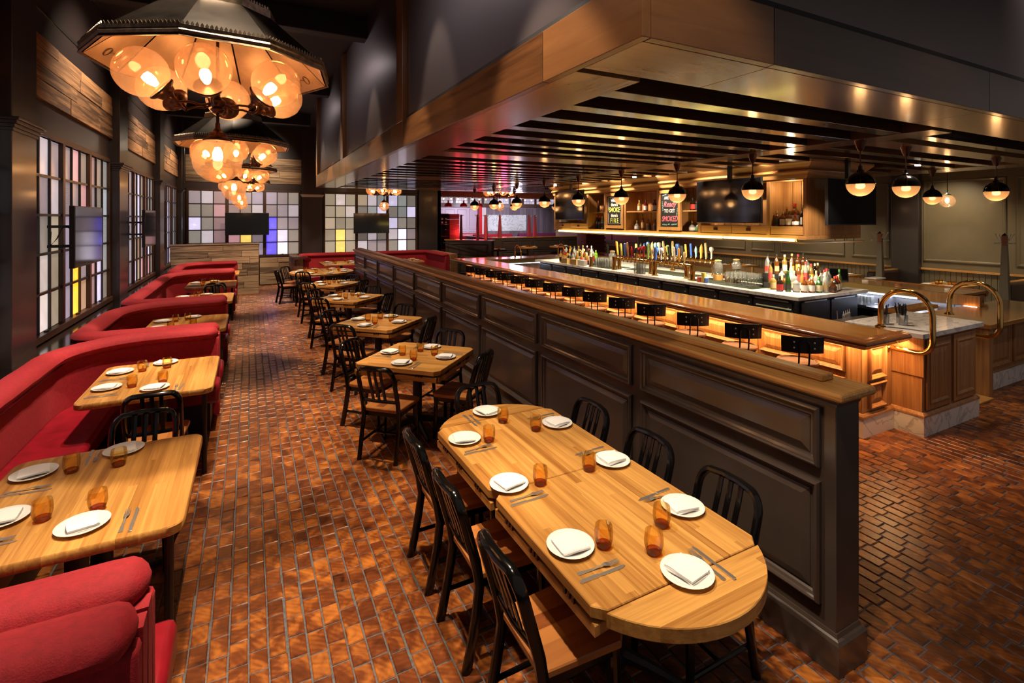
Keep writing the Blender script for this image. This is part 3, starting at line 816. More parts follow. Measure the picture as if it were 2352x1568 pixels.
# ------------------------------------------------------------------ bulkhead over the bar
BX0, BX1, BY0, BY1, BZ, BT = 1.53, 10.75, 1.70, 13.95, 3.0, 3.30
bk = struct(MB().box(BX0 + 0.12, BX1 - 0.12, BY0 + 0.12, BY1 - 0.12, 3.62, HC).build('ceiling_bulkhead', M['bulk_edge']))
def lay(total, cuts):
    return list(zip([0] + cuts, cuts + [total]))
# fascia boards, left face and near face
for a, b_ in [(1.70, 2.55), (2.55, 5.62), (5.62, 6.15), (6.15, 9.45), (9.45, 10.1), (10.1, 13.95)]:
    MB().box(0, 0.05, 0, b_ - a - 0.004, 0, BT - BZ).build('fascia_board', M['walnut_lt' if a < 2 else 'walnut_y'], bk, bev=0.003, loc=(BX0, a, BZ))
for a, b_ in [(1.585, 2.43), (2.43, 4.93), (4.93, 7.4), (7.4, 10.70)]:
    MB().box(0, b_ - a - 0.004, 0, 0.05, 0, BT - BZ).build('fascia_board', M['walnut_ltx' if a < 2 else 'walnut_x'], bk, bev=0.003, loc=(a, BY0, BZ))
for x in (BX1 - 0.05,):
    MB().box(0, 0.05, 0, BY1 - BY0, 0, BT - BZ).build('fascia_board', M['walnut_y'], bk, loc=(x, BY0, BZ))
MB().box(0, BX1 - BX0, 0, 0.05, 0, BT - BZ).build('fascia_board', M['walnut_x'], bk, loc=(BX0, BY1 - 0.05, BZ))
# soffit border boards
for a, b_ in [(2.28, 4.2), (4.2, 7.6), (7.6, 10.8), (10.8, 13.90)]:
    MB().box(0, 0.455, 0, b_ - a - 0.004, 0, 0.03).build('soffit_board', M['soffit_y'], bk, bev=0.002, loc=(BX0 + 0.05, a, BZ))
for a, b_ in [(1.58, 2.45), (2.45, 4.93), (4.93, 7.6), (7.6, 10.70)]:
    MB().box(0, b_ - a - 0.004, 0, 0.455, 0, 0.03).build('soffit_board', M['soffit_x'], bk, bev=0.002, loc=(a, BY0 + 0.055, BZ))
MB().box(10.2, 10.70, 2.3, 13.9, BZ, BZ + 0.03).build('soffit_board', M['soffit_y'], bk)
MB().box(2.1, 10.2, 13.4, 13.9, BZ, BZ + 0.03).build('soffit_board', M['soffit_x'], bk)
# strip that carries the pendants, and slats either side
MB().box(5.45, 5.82, 2.28, 13.4, BZ - 0.004, BZ + 0.10).build('soffit_strip', M['soffit_y'], bk, bev=0.002)
MB().box(5.82, 10.2, 2.82, 3.12, BZ - 0.004, BZ + 0.10).build('soffit_strip', M['soffit_x'], bk, bev=0.002)
MB().box(10.0, 10.3, 3.12, 13.4, BZ - 0.004, BZ + 0.10).build('soffit_strip', M['soffit_y'], bk, bev=0.002)
for b0 in (2.2, 6.23, 10.26):          # three bays of seven slats, a broad board between bays
    for k in range(7):
        ym = b0 + 0.315 + 0.4545 * k
        if ym > 13.2: break
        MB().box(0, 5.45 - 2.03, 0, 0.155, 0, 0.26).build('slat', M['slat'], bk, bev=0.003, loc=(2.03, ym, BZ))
        if ym > 3.2:
            mid = 4.2 < ym < 11.9
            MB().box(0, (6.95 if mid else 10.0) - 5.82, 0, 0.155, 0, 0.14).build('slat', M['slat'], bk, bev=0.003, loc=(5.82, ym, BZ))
            if mid:
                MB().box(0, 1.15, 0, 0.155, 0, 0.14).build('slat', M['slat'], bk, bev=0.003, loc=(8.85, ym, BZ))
    if b0 < 10:
        yb = b0 + 3.53
        MB().box(2.03, 5.45, yb, yb + 0.46, BZ, BZ + 0.03).build('soffit_board', M['soffit_x'], bk, bev=0.002)
        MB().box(5.82, 6.95, yb, yb + 0.46, BZ, BZ + 0.03).build('soffit_board', M['soffit_x'], bk, bev=0.002)
        MB().box(8.85, 10.0, yb, yb + 0.46, BZ, BZ + 0.03).build('soffit_board', M['soffit_x'], bk, bev=0.002)
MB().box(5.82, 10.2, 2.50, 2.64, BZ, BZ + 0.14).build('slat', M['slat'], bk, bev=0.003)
MB().box(BX0 + 0.05, 5.8, BY0 + 0.05, BY1 - 0.05, 3.30, 3.36).build('soffit_back', M['bulk_edge'], bk)
MB().box(5.8, BX1 - 0.05, BY0 + 0.05, BY1 - 0.05, 3.45, 3.50).build('soffit_back', M['drywall'], bk)
MB().box(5.78, 5.84, BY0 + 0.05, BY1 - 0.05, 3.1, 3.46).build('soffit_back', M['bulk_edge'], bk)
# vertical clad faces: brushed panels between walnut posts
posts = [(5.62, 5.88), (9.72, 9.98), (13.70, 13.95)]
edges = [1.72] + [q for p in posts for q in p]
for k in range(3):
    y0 = edges[2 * k] + (0.0 if k == 0 else 0.0); y1 = edges[2 * k + 1]
    MB().box(BX0 + 0.06, BX0 + 0.12, y0, y1 - 0.04, BT, HC).build('panel', M['bulk'], bk)
    MB().box(BX0 + 0.08, BX0 + 0.13, y1 - 0.04, y1, BT, HC).build('shadow_gap', M['bulk_edge'], bk)
for a, b_ in posts:
    MB().box(BX0 + 0.0, BX0 + 0.13, a, b_, BT, HC).build('post', M['walnut_z'], bk, bev=0.004)
for a, b_ in [(1.60, 6.02), (6.30, 10.4)]:
    MB().box(a, b_ - 0.04, BY0 + 0.06, BY0 + 0.12, BT, HC).build('panel', M['bulk'], bk)
    MB().box(b_ - 0.04, b_, BY0 + 0.08, BY0 + 0.13, BT, HC).build('shadow_gap', M['bulk_edge'], bk)
MB().box(6.02, 6.30, BY0, BY0 + 0.13, BT, HC).build('post', M['walnut_z'], bk, bev=0.004)
MB().box(BX0 + 0.06, BX1, BY1 - 0.12, BY1 - 0.06, BT, HC).build('panel', M['wall_dark'], bk)
# downlights among the slats over the island
for (x, y) in [(6.6, 7.55), (6.6, 10.4), (8.9, 3.9)]:
    MB().cyl(x, y, 2.985, 2.998, 0.035, 12).build('downlight', M['downlight'], bk)

# ------------------------------------------------------------------ right dining wall
XR = 14.0
wr = struct(MB().box(XR, XR + 0.2, 0, 22, 0, HC).build('wall_right', M['olive']))
FR = lambda u, v, n: (XR - n, u, v)
FRAME = [(0, 0), (0, 0.02), (0.02, 0.028), (0.045, 0.022), (0.06, 0.004)]
for y0, y1 in [(0.9, 2.5), (2.65, 4.40), (4.56, 6.02), (6.72, 7.60), (7.78, 9.6), (9.8, 10.6), (10.8, 13.5), (13.8, 17.5)]:
    MB().rings(steps(y0, y1, 1.20, 3.07, FRAME), FR).build('panel', M['olive'], wr)
MB().box(XR - 0.16, XR, 6.05, 6.62, 0, HC).build('pilaster', M['wall_dark'], wr, bev=0.01)
MB().box(XR - 0.19, XR, 6.02, 6.65, 3.0, 3.05).build('pilaster_capital', M['wall_dark'], wr, bev=0.01)
MB().box(XR - 0.06, XR, 0, 6.05, 1.0, 1.045).build('chair_rail', M['oak_cap'], wr, bev=0.006)
MB().box(XR - 0.06, XR, 6.62, 17.6, 1.0, 1.045).build('chair_rail', M['oak_cap'], wr, bev=0.006)
MB().sweep([(XR, 17), (XR, 0)], [(0, 3.28), (-0.02, 3.28), (-0.05, 3.36), (-0.09, 3.40), (-0.09, 3.44), (0, 3.44)]).build('crown_moulding', M['olive'], wr)
MB().box(10.75, XR, 0.5, 17, 3.46, 3.56).build('soffit_board', M['olive'], wr)
for k in range(110):
    y = 2.4 + 0.1 * k
    if 6.0 < y < 6.65: continue
    MB().box(0, 0.014, 0.004, 0.094, 0, 0.98).build('beadboard_slat', M['olive'], wr, loc=(XR - 0.014, y, 0.01))
# ------------------------------------------------------------------ banquette booths along the windows
def upath(x0, y0, y1, x1, r, e, n=10):
    """U open to +X: near arm, rounded corner, window side, rounded corner, far arm; e is the inset"""
    r2 = max((r[1] if isinstance(r, tuple) else r) - e, 0.03); rr = max((r[0] if isinstance(r, tuple) else r) - e, 0.03)
    p = [(x1, y0 + e)] + arc(x0 + e + rr, y0 + e + rr, rr, 1.5 * pi, pi, n) + arc(x0 + e + r2, y1 - e - r2, r2, pi, 0.5 * pi, n) + [(x1, y1 - e)]
    return p
def band(mb, A, B, z0, z1):
    n = len(A); v = []
    for a, b in zip(A, B):
        v += [(a[0], a[1], z0), (b[0], b[1], z0), (b[0], b[1], z1), (a[0], a[1], z1)]
    f = [(0, 1, 2, 3), (n * 4 - 1, n * 4 - 2, n * 4 - 3, n * 4 - 4)]
    for i in range(n - 1):
        for k in range(4):
            j = (k + 1) % 4
            f.append((i * 4 + k, i * 4 + j, i * 4 + 4 + j, i * 4 + 4 + k))
    return mb.add(v, f)
def fine(P, k=4):
    out = []
    for a, b in zip(P[:-1], P[1:]):
        L = sqrt((b[0] - a[0]) ** 2 + (b[1] - a[1]) ** 2); m = max(1, int(L / 0.12))
        out += [(a[0] + (b[0] - a[0]) * i / m, a[1] + (b[1] - a[1]) * i / m) for i in range(m)]
    return out + [P[-1]]
def roll(path, rx, rz, zc, x_end):
    """plump bolster: flattened tube whose ends close in a soft dome"""
    pts = [(p[0], p[1], zc) for p in fine(path)]
    def dome(a, b):
        d = Vector(b) - Vector(a); L = d.length
        return [tuple(Vector(a) + d * (t * 0.075 / L)) for t in (0.0, 0.06, 0.2, 0.45, 0.8)]
    pts = dome(pts[0], pts[1]) + pts[1:-1] + dome(pts[-1], pts[-2])[::-1]
    n = len(pts); R = []
    for i in range(n):
        d = min(i, n - 1 - i)
        t = (0.03, 0.06, 0.2, 0.45, 0.8, 1.0)[min(d, 5)]
        R.append(rx * sqrt(1 - (1 - t) ** 2))
    m = MB(); P = [Vector(p) for p in pts]; v = []; f = []; k = 14
    for i in range(n):
        t = (P[min(i + 1, n - 1)] - P[max(i - 1, 0)]).normalized(); nn = Vector((t.y, -t.x, 0)); s = R[i] / rx
        w = 1 + 0.012 * sin(i * 1.7) + 0.01 * sin(i * 3.1)
        for q in range(k):
            a = 2 * pi * q / k
            v.append(P[i] + nn * (rx * s * w * cos(a)) + Vector((0, 0, rz * s * w * sin(a))))
    for i in range(n - 1):
        for q in range(k):
            j = (q + 1) % k
            f.append((i * k + q, i * k + j, (i + 1) * k + j, (i + 1) * k + q))
    f.append(tuple(range(k))); f.append(tuple((n - 1) * k + q for q in range(k)))
    return m.add(v, f)
def booth(label, x0, y0, y1, x1, mats=('velvet', 'leather'), seams=()):
    t = thing('banquette', label, 'booth', (0, 0, 0), 0, 'red velvet banquettes')
    r = (0.36, 0.85)
    o0, o1, o2 = upath(x0, y0, y1, x1, r, 0.0), upath(x0, y0, y1, x1, r, 0.075), upath(x0, y0, y1, x1, r, 0.155)
    band(MB(), fine_pair(o0, o1)[0], fine_pair(o0, o1)[1], 0.0, 0.90).build('back_shell', M[mats[0]], t, smooth=True)
    a, b = fine_pair(o1, o2)
    band(MB(), a, b, 0.42, 0.885).build('back_cushion', M[mats[0]], t, smooth=True, bev=0.02)
    roll(upath(x0, y0, y1, x1 - 0.01, r, 0.11), 0.115, 0.068, 0.932, x1).build('top_roll', M[mats[0]], t, smooth=True)
    s0 = upath(x0, y0, y1, x1 + 0.02, r, 0.15); s1 = upath(x0, y0, y1, x1 + 0.02, r, 0.60)
    band(MB(), s0, s1, 0.29, 0.455).build('seat_cushion', M[mats[1]], t, smooth=True, bev=0.035)
    p0 = upath(x0, y0, y1, x1 - 0.06, r, 0.08); p1 = upath(x0, y0, y1, x1 - 0.06, r, 0.54)
    band(MB(), p0, p1, 0.0, 0.285).build('base', M['black'], t)
    return t
def fine_pair(A, B):
    """resample two matching paths with the same steps"""
    oa = []; ob = []
    for i in range(len(A) - 1):
        L = sqrt((A[i + 1][0] - A[i][0]) ** 2 + (A[i + 1][1] - A[i][1]) ** 2); m = max(1, int(L / 0.3))
        for k in range(m):
            f = k / m
            oa.append((A[i][0] + (A[i + 1][0] - A[i][0]) * f, A[i][1] + (A[i + 1][1] - A[i][1]) * f))
            ob.append((B[i][0] + (B[i + 1][0] - B[i][0]) * f, B[i][1] + (B[i + 1][1] - B[i][1]) * f))
    return oa + [A[-1]], ob + [B[-1]]
XB = -1.70; XE = -0.30
booth('red velvet booth with two tables, nearest along the windows, two-tone leather seat', XB, 2.06, 6.62, XE)
booth('red velvet booth with a single table, second back along the windows', XB, 6.64, 9.0, XE)
booth('red velvet booth with two tables and chairs, third back along the windows', XB, 9.02, 13.75, XE)
booth('red velvet booth against the plank partition, last along the windows', XB, 13.77, 16.45, XE)
# the booth whose back shows at the lower left corner: only its far arm is in view
t = thing('banquette', 'red velvet booth back cut by the lower left corner, nearest the camera', 'booth', (0, 0, 0), 0, 'red velvet banquettes')
o0, o1, o2 = upath(XB, -1.0, 2.04, XE, 0.42, 0.0), upath(XB, -1.0, 2.04, XE, 0.42, 0.075), upath(XB, -1.0, 2.04, XE, 0.42, 0.155)
half = len(o0) // 2
a, b = fine_pair(o0[half:], o1[half:]); band(MB(), a, b, 0, 0.90).build('back_shell', M['velvet'], t, smooth=True)
a, b = fine_pair(o1[half:], o2[half:]); band(MB(), a, b, 0.42, 0.885).build('back_cushion', M['velvet'], t, smooth=True, bev=0.02)
roll(upath(XB, -1.0, 2.04, XE - 0.01, 0.42, 0.11)[half:], 0.115, 0.068, 0.932, XE).build('top_roll', M['velvet'], t, smooth=True)
band(MB(), upath(XB, -1.0, 2.04, XE + 0.02, 0.42, 0.15)[half:], upath(XB, -1.0, 2.04, XE + 0.02, 0.42, 0.60)[half:], 0.29, 0.455).build('seat_cushion', M['leather'], t, smooth=True, bev=0.035)
band(MB(), upath(XB, -1.0, 2.04, XE - 0.06, 0.42, 0.08)[half:], upath(XB, -1.0, 2.04, XE - 0.06, 0.42, 0.54)[half:], 0, 0.285).build('base', M['black'], t)

# booth across the back, open towards the camera
def back_booth():
    t = thing('banquette', 'wide curved red velvet booth under the back windows with plank ends', 'booth', (0, 0, 0), 0, 'red velvet banquettes')
    rot = Matrix.Translation((0, 0, 0))
    # built as a U open to +X in its own axes, then turned to open towards -Y
    Y0, Y1, X0, X1 = -6.02, -1.42, -18.45, -16.15
    def turn(mb):
        mb.v = [(-p[1], -p[0], p[2]) for p in (Vector(q) for q in mb.v)]; return mb
    A, B = fine_pair(upath(X0, Y0, Y1, X1, 0.42, 0.0), upath(X0, Y0, Y1, X1, 0.42, 0.075))
    turn(band(MB(), A, B, 0, 0.92)).build('back_shell', M['velvet'], t, smooth=True)
    A, B = fine_pair(upath(X0, Y0, Y1, X1, 0.42, 0.075), upath(X0, Y0, Y1, X1, 0.42, 0.155))
    turn(band(MB(), A, B, 0.42, 0.90)).build('back_cushion', M['velvet'], t, smooth=True, bev=0.02)
    turn(roll(upath(X0, Y0, Y1, X1, 0.42, 0.11), 0.115, 0.075, 0.945, 0)).build('top_roll', M['velvet'], t, smooth=True)
    turn(band(MB(), upath(X0, Y0, Y1, X1, 0.42, 0.15), upath(X0, Y0, Y1, X1, 0.42, 0.60), 0.29, 0.455)).build('seat_cushion', M['leather'], t, smooth=True, bev=0.035)
    turn(band(MB(), upath(X0, Y0, Y1, X1 - 0.06, 0.42, 0.08), upath(X0, Y0, Y1, X1 - 0.06, 0.42, 0.54), 0, 0.285)).build('base', M['black'], t)
    for x in (1.17, 6.03):
        for k in range(5):
            MB().box(x, x + 0.24, 16.05, 18.42, k * 0.198 + 0.004, (k + 1) * 0.198).build('plank', M['recl'], t, bev=0.004)
back_booth()

# ------------------------------------------------------------------ tables
def pedestal(t, zt, r=0.28, posts=((0, 0),)):
    for (x, y) in posts:
        MB().lathe([(0.048, 0.05), (0.048, zt - 0.03), (0.12, zt - 0.03), (0.12, zt)], 12, (x, y, 0)).build('column', M['iron'], t, smooth=True)
        b = MB()
        for k in range(4):
            a = pi / 4 + k * pi / 2
            b.tube([(x + 0.03 * cos(a), y + 0.03 * sin(a), 0.10), (x + 0.14 * cos(a), y + 0.14 * sin(a), 0.075), (x + r * cos(a), y + r * sin(a), 0.018), (x + (r + .04) * cos(a), y + (r + .04) * sin(a), 0.012)], [0.035, 0.03, 0.022, 0.02], 8)
        b.build('foot_base', M['iron'], t, smooth=True)
TT = 0.76
def booth_table():
    t = thing('booth_table', '', 'table', (0, 0, 0), 0, 'booth tables by the windows')
    MB().prism(rrect(-0.47, 0.47, -0.575, 0.575, 0.075), TT - 0.048, TT, 0.006).build('tabletop', M['oak_top'], t, smooth=True)
    pedestal(t, TT - 0.048, 0.30, ((0.0, 0.25), (0.0, -0.25)))
    MB().box(-0.05, 0.05, -0.45, 0.45, TT - 0.075, TT - 0.049).build('under_rail', M['iron'], t)
    MB().cyl(0.40, -0.47, 0.0, TT - 0.05, 0.02, 10).build('leg', M['iron'], t)
    return t
BT0 = booth_table()
booth_tabs = []
for k, (x, y, lab) in enumerate([(-0.745, 3.40, 'round-cornered oak booth table nearest the camera, by the windows'),
                                 (-0.745, 5.56, 'oak booth table second back by the windows, two chairs at its near side'),
                                 (-0.745, 8.18, 'oak table of the single-table booth by the windows'),
                                 (-0.735, 10.62, 'oak booth table fourth back by the windows, before a black chair'),
                                 (-0.73, 12.86, 'oak booth table fifth back by the windows, behind a black chair'),
                                 (-0.71, 15.30, 'oak booth table in the last booth by the plank partition')]):
    booth_tabs.append(place(BT0, (x, y, 0), 0, lab))

def square_top(t, cx=0, cy=0, half=0.465, chx=0.05, ends=(), mat_='oak_top', flaps=True):
    """square oak top over folded leaves: dark gap, hinges and a second layer"""
    h = half; c = chx
    poly = [(cx - h + c, cy - h), (cx + h - c, cy - h), (cx + h, cy - h + c), (cx + h, cy + h - c), (cx + h - c, cy + h), (cx - h + c, cy + h), (cx - h, cy + h - c), (cx - h, cy - h + c)]
    MB().prism(poly, TT - 0.046, TT, 0.004).build('tabletop', M[mat_], t)
    g = h - 0.03
    poly2 = [(cx - g + c, cy - g), (cx + g - c, cy - g), (cx + g, cy - g + c), (cx + g, cy + g - c), (cx + g - c, cy + g), (cx - g + c, cy + g), (cx - g, cy + g - c), (cx - g, cy - g + c)]
    MB().prism(poly2, TT - 0.062, TT - 0.047).build('gap_strip', M['black'], t)
    for s, ax in ((-1, 0), (1, 0), (-1, 1), (1, 1)):
        if (s, ax) in ends: continue
        q = h - 0.004
        if ax == 0: P = [(cx + s * 0.10, cy - q + 0.06), (cx + s * q, cy - q + 0.02), (cx + s * q, cy + q - 0.02), (cx + s * 0.10, cy + q - 0.06)]
        else: P = [(cx - q + 0.02, cy + s * q), (cx - 0.12, cy + s * 0.16), (cx + 0.12, cy + s * 0.16), (cx + q - 0.02, cy + s * q)]
        if s > 0 and ax == 0 or s < 0 and ax == 1: pass
        MB().prism(P, TT - 0.108, TT - 0.063, 0.003).build('folded_leaf', M['oak_top'], t)
        for d in (-0.26, 0.02, 0.26):
            hb = MB()
            for e in (-0.03, 0.0, 0.03):
                if ax == 0: hb.box(cx + s * (h - 0.006), cx + s * (h + 0.004), cy + d + e - 0.008, cy + d + e + 0.008, TT - 0.066, TT - 0.044)
                else: hb.box(cx + d + e - 0.008, cx + d + e + 0.008, cy + s * (h - 0.006), cy + s * (h + 0.004), TT - 0.066, TT - 0.044)
            hb.build('hinge', M['bronze'], t)
def square_table():
    t = thing('square_table', '', 'table', (0, 0, 0), 0, 'square drop-leaf tables set cornerwise')
    square_top(t)
    pedestal(t, TT - 0.11, 0.34)
    MB().box(-0.3, 0.3, -0.04, 0.04, TT - 0.14, TT - 0.11).build('under_rail', M['iron'], t)
    return t
SQ0 = square_table()
SQ = [(1.565, 5.16, 'square oak drop-leaf table next behind the long table'), (1.60, 7.12, 'square oak drop-leaf table second behind the long table'),
      (1.615, 9.55, 'square oak drop-leaf table third behind the long table'), (1.62, 11.75, 'square oak drop-leaf table farthest back, before the round one')]
for x, y, lab in SQ: place(SQ0, (x, y, 0), pi / 4, lab)

def long_table():
    t = thing('long_table', 'long oak table with rounded end leaves set for eight', 'table', (1.575, 2.385, 0), 0)
    for cy in (-0.4535, 0.4535):
        square_top(t, 0, cy, 0.45, 0.045, ends=((-1, 1), (1, 1)))
    for s in (-1, 1):
        y = s * 0.911; h = 0.418; sag = 0.235; R = (h * h + sag * sag) / (2 * sag)
        a = math.asin(h / R); cy = y + s * (sag - R)
        P = [(R * sin(-a + 2 * a * i / 20), cy + s * R * cos(-a + 2 * a * i / 20)) for i in range(21)]
        if s > 0: P = P[::-1]
        MB().prism(P, TT - 0.058, TT - 0.001, 0.004).build('end_leaf', M['oak_top_x'], t)
    pedestal(t, TT - 0.11, 0.32, ((0, -0.45), (0, 0.45)))
    MB().box(-0.03, 0.03, -0.45, 0.45, 0.10, 0.15).build('stretcher', M['iron'], t)
    return t
long_table()
rt = thing('round_table', 'round oak table before the curved back booth', 'table', (1.75, 14.55, 0))
MB().prism([(0.82 * cos(2 * pi * i / 36), 0.82 * sin(2 * pi * i / 36)) for i in range(36)], TT - 0.05, TT, 0.005).build('tabletop', M['oak_top'], rt)
pedestal(rt, TT - 0.05, 0.36)
def back_table(x0, x1, y0, y1, lab):
    t = thing('booth_table', lab, 'table', ((x0 + x1) / 2, (y0 + y1) / 2, 0))
    w, d = (x1 - x0) / 2, (y1 - y0) / 2
    MB().prism(rrect(-w, w, -d, d, 0.03), TT - 0.048, TT, 0.004).build('tabletop', M['oak_top_x'], t)
    pedestal(t, TT - 0.048, 0.3)
back_table(2.02, 3.25, 16.45, 17.7, 'oak table in the curved back booth, at its aisle end')
back_table(4.2, 5.25, 16.45, 17.7, 'oak table in the curved back booth, at its bar end')

# ------------------------------------------------------------------ black slat-back dining chairs
def make_chair():
    t = thing('dining_chair', '', 'chair', (0, 0, 0), 0, 'black slat-back chairs')
    # faces +X; back at -X
    sw = 0.205
    poly = [(0.20, -sw + 0.03), (0.215, 0), (0.20, sw - 0.03), (0.17, sw), (-0.17, sw - 0.02), (-0.195, sw - 0.05), (-0.195, -sw + 0.05), (-0.17, -sw + 0.02), (0.17, -sw)]
    MB().prism(poly[::-1], 0.425, 0.458, 0.006).build('seat', M['seat_wood'], t)
    MB().box(-0.17, 0.18, -sw + 0.03, sw - 0.03, 0.375, 0.424).build('seat_frame', M['blackgloss'], t, bev=0.006)
    def rail(z):   # lean of the back posts
        return -0.185 - 0.12 * ((z - 0.44) / 0.42) if z > 0.44 else -0.185 - 0.075 * ((0.44 - z) / 0.44) ** 1.4
    def post(y):
        return [(rail(z), y * (1.0 if z > 0.3 else 1.03), z) for z in (0.0, 0.12, 0.26, 0.40, 0.52, 0.64, 0.76)]
    pa = post(-0.18); pb = post(0.18)
    top = []
    for i in range(1, 7):
        a = i / 7 * pi / 2
        top.append((rail(0.76 + 0.095 * sin(a)), -0.18 + 0.075 * (1 - cos(a)), 0.76 + 0.095 * sin(a)))
    top2 = [(p[0], -p[1], p[2]) for p in top[::-1]]
    path = pa + top + [(rail(0.857) - 0.012, -0.05, 0.857), (rail(0.857) - 0.012, 0.05, 0.857)] + top2 + pb[::-1]
    f = MB().tube(path, 0.019, 8, ry=0.026)
    f.build('back_frame', M['blackgloss'], t, smooth=True)
    for y in (-0.06, 0.0, 0.06):
        MB().tube([(rail(0.545), y, 0.53), (rail(0.66) - 0.006, y, 0.66), (rail(0.76) - 0.012, y, 0.76), (rail(0.85) - 0.012, y, 0.85)], 0.0165, 6, ry=0.007).build('slat', M['blackgloss'], t, smooth=True)
    MB().tube([(rail(0.535), -0.18, 0.535), (rail(0.535) - 0.012, 0, 0.535), (rail(0.535), 0.18, 0.535)], 0.013, 8, ry=0.016).build('lower_rail', M['blackgloss'], t, smooth=True)
    for y in (-0.17, 0.17):
        MB().tube([(0.165, y, 0.43), (0.17, y * 1.03, 0.2), (0.18, y * 1.06, 0.0)], [0.021, 0.020, 0.018], 8).build('leg', M['blackgloss'], t, smooth=True)
        MB().tube([(0.174, y * 1.04, 0.16), (-0.215, y * 1.02, 0.16)], 0.0125, 8).build('stretcher', M['blackgloss'], t, smooth=True)
    MB().tube([(-0.02, -0.176, 0.16), (-0.02, 0.176, 0.16)], 0.0125, 8).build('stretcher', M['blackgloss'], t, smooth=True)
    return t
CH0 = make_chair()
d45 = pi / 4
chairs = []
for y, w in ((1.84, 'nearest the camera'), (2.45, 'in the middle'), (3.03, 'farthest back')):
    chairs.append((1.19, y, 0.0, 'black slat-back chair on the aisle side of the long table, ' + w))
for y, w in ((1.79, 'nearest the camera'), (2.36, 'in the middle'), (2.96, 'farthest back')):
    chairs.append((1.90, y, pi, 'black slat-back chair between long table and panelled half wall, ' + w))
chairs.append((1.62, 3.42, -pi / 2, 'black slat-back chair at the far rounded end of the long table'))
SQN = ['first', 'second', 'third', 'fourth']
for k, (x, y, _) in enumerate(SQ):
    for a, w in ((45, 'on the near aisle side'), (-45, 'on the far aisle side'), (135, 'on the near wall side'), (-135, 'on the far wall side')):
        A = radians(a); r = 0.50
        jx, jy = random.uniform(-.03, .03), random.uniform(-.03, .03)
        chairs.append((x - r * cos(A) + jx, y - r * sin(A) + jy, A + random.uniform(-.06, .06), 'black slat-back chair %s of the %s square table' % (w, SQN[k])))
for a, w in ((10, 'on its aisle side'), (60, 'on its near aisle side'), (-40, 'on its far aisle side'), (150, 'on its near wall side'), (-165, 'on its far wall side')):
    A = radians(a); r = 0.86
    chairs.append((1.75 - r * cos(A), 14.55 - r * sin(A), A, 'black slat-back chair at the round table, ' + w))
chairs.append((-0.66, 4.98, pi / 2, 'black slat-back chair facing the second booth table'))
chairs.append((-0.64, 3.97, -pi / 2, 'black slat-back chair facing the nearest booth table'))
chairs.append((-0.62, 12.34, pi / 2, 'black slat-back chair facing the fifth booth table'))
chairs.append((-0.62, 11.38, -pi / 2, 'black slat-back chair facing the fourth booth table'))
for x, y, a, lab in chairs: place(CH0, (x, y, 0), a, lab)

# ------------------------------------------------------------------ place settings
def make_plate():
    o = MB().lathe([(0.0, 0.004), (0.055, 0.004), (0.058, 0.0), (0.066, 0.0), (0.072, 0.005), (0.103, 0.017), (0.105, 0.020), (0.102, 0.021), (0.074, 0.011), (0.066, 0.009), (0.0, 0.009)], 32).build('plate', M['white'], smooth=True)
    tag(o, '', 'plate', 'white plates'); return o
def make_napkin():
    m = MB()
    w, d = 0.066, 0.056
    for k, (e, z0, z1) in enumerate([(0.0, 0.0, 0.005), (0.004, 0.0055, 0.011), (0.002, 0.0115, 0.017)]):
        sag = 0.004
        n = 6; v = []; f = []
        for i in range(n + 1):
            x = -w + e + (2 * w - e) * i / n
            zz = sag * (1 - ((x / w) ** 2)) - 0.003 * (abs(x / w) ** 3)
            for (y, z) in ((-d + e, z0), (d - e * 0.5, z0), (d - e * 0.5, z1), (-d + e, z1 - 0.0015)):
                v.append((x, y + 0.003 * sin(3 * x / w + k), z + zz))
        f.append((0, 1, 2, 3)); f.append((n * 4 + 3, n * 4 + 2, n * 4 + 1, n * 4))
        for i in range(n):
            for q in range(4):
                j = (q + 1) % 4
                f.append((i * 4 + q, i * 4 + 4 + q, i * 4 + 4 + j, i * 4 + j))
        m.add(v, f)
    # the doubled fold along one edge
    m.tube([(-w, -d, 0.010), (0, -d - 0.001, 0.013), (w, -d, 0.010)], 0.008, 8)
    o = m.build('napkin', M['linen'], smooth=True); tag(o, '', 'napkin', 'folded white napkins'); return o
def make_tumbler():
    t = thing('tumbler', '', 'glass', (0, 0, 0), 0, 'amber tumblers')
    MB().shell([(0.031, 0.012), (0.036, 0.02), (0.041, 0.045), (0.0405, 0.07), (0.0375, 0.096), (0.0372, 0.098)], 24).build('bowl', M['amber_glass'], t, smooth=True)
    MB().lathe([(0.0, 0.0), (0.026, 0.0), (0.031, 0.006), (0.033, 0.016), (0.029, 0.020), (0.0, 0.017)], 20).build('heavy_base', M['amber_base'], t, smooth=True)
    return t
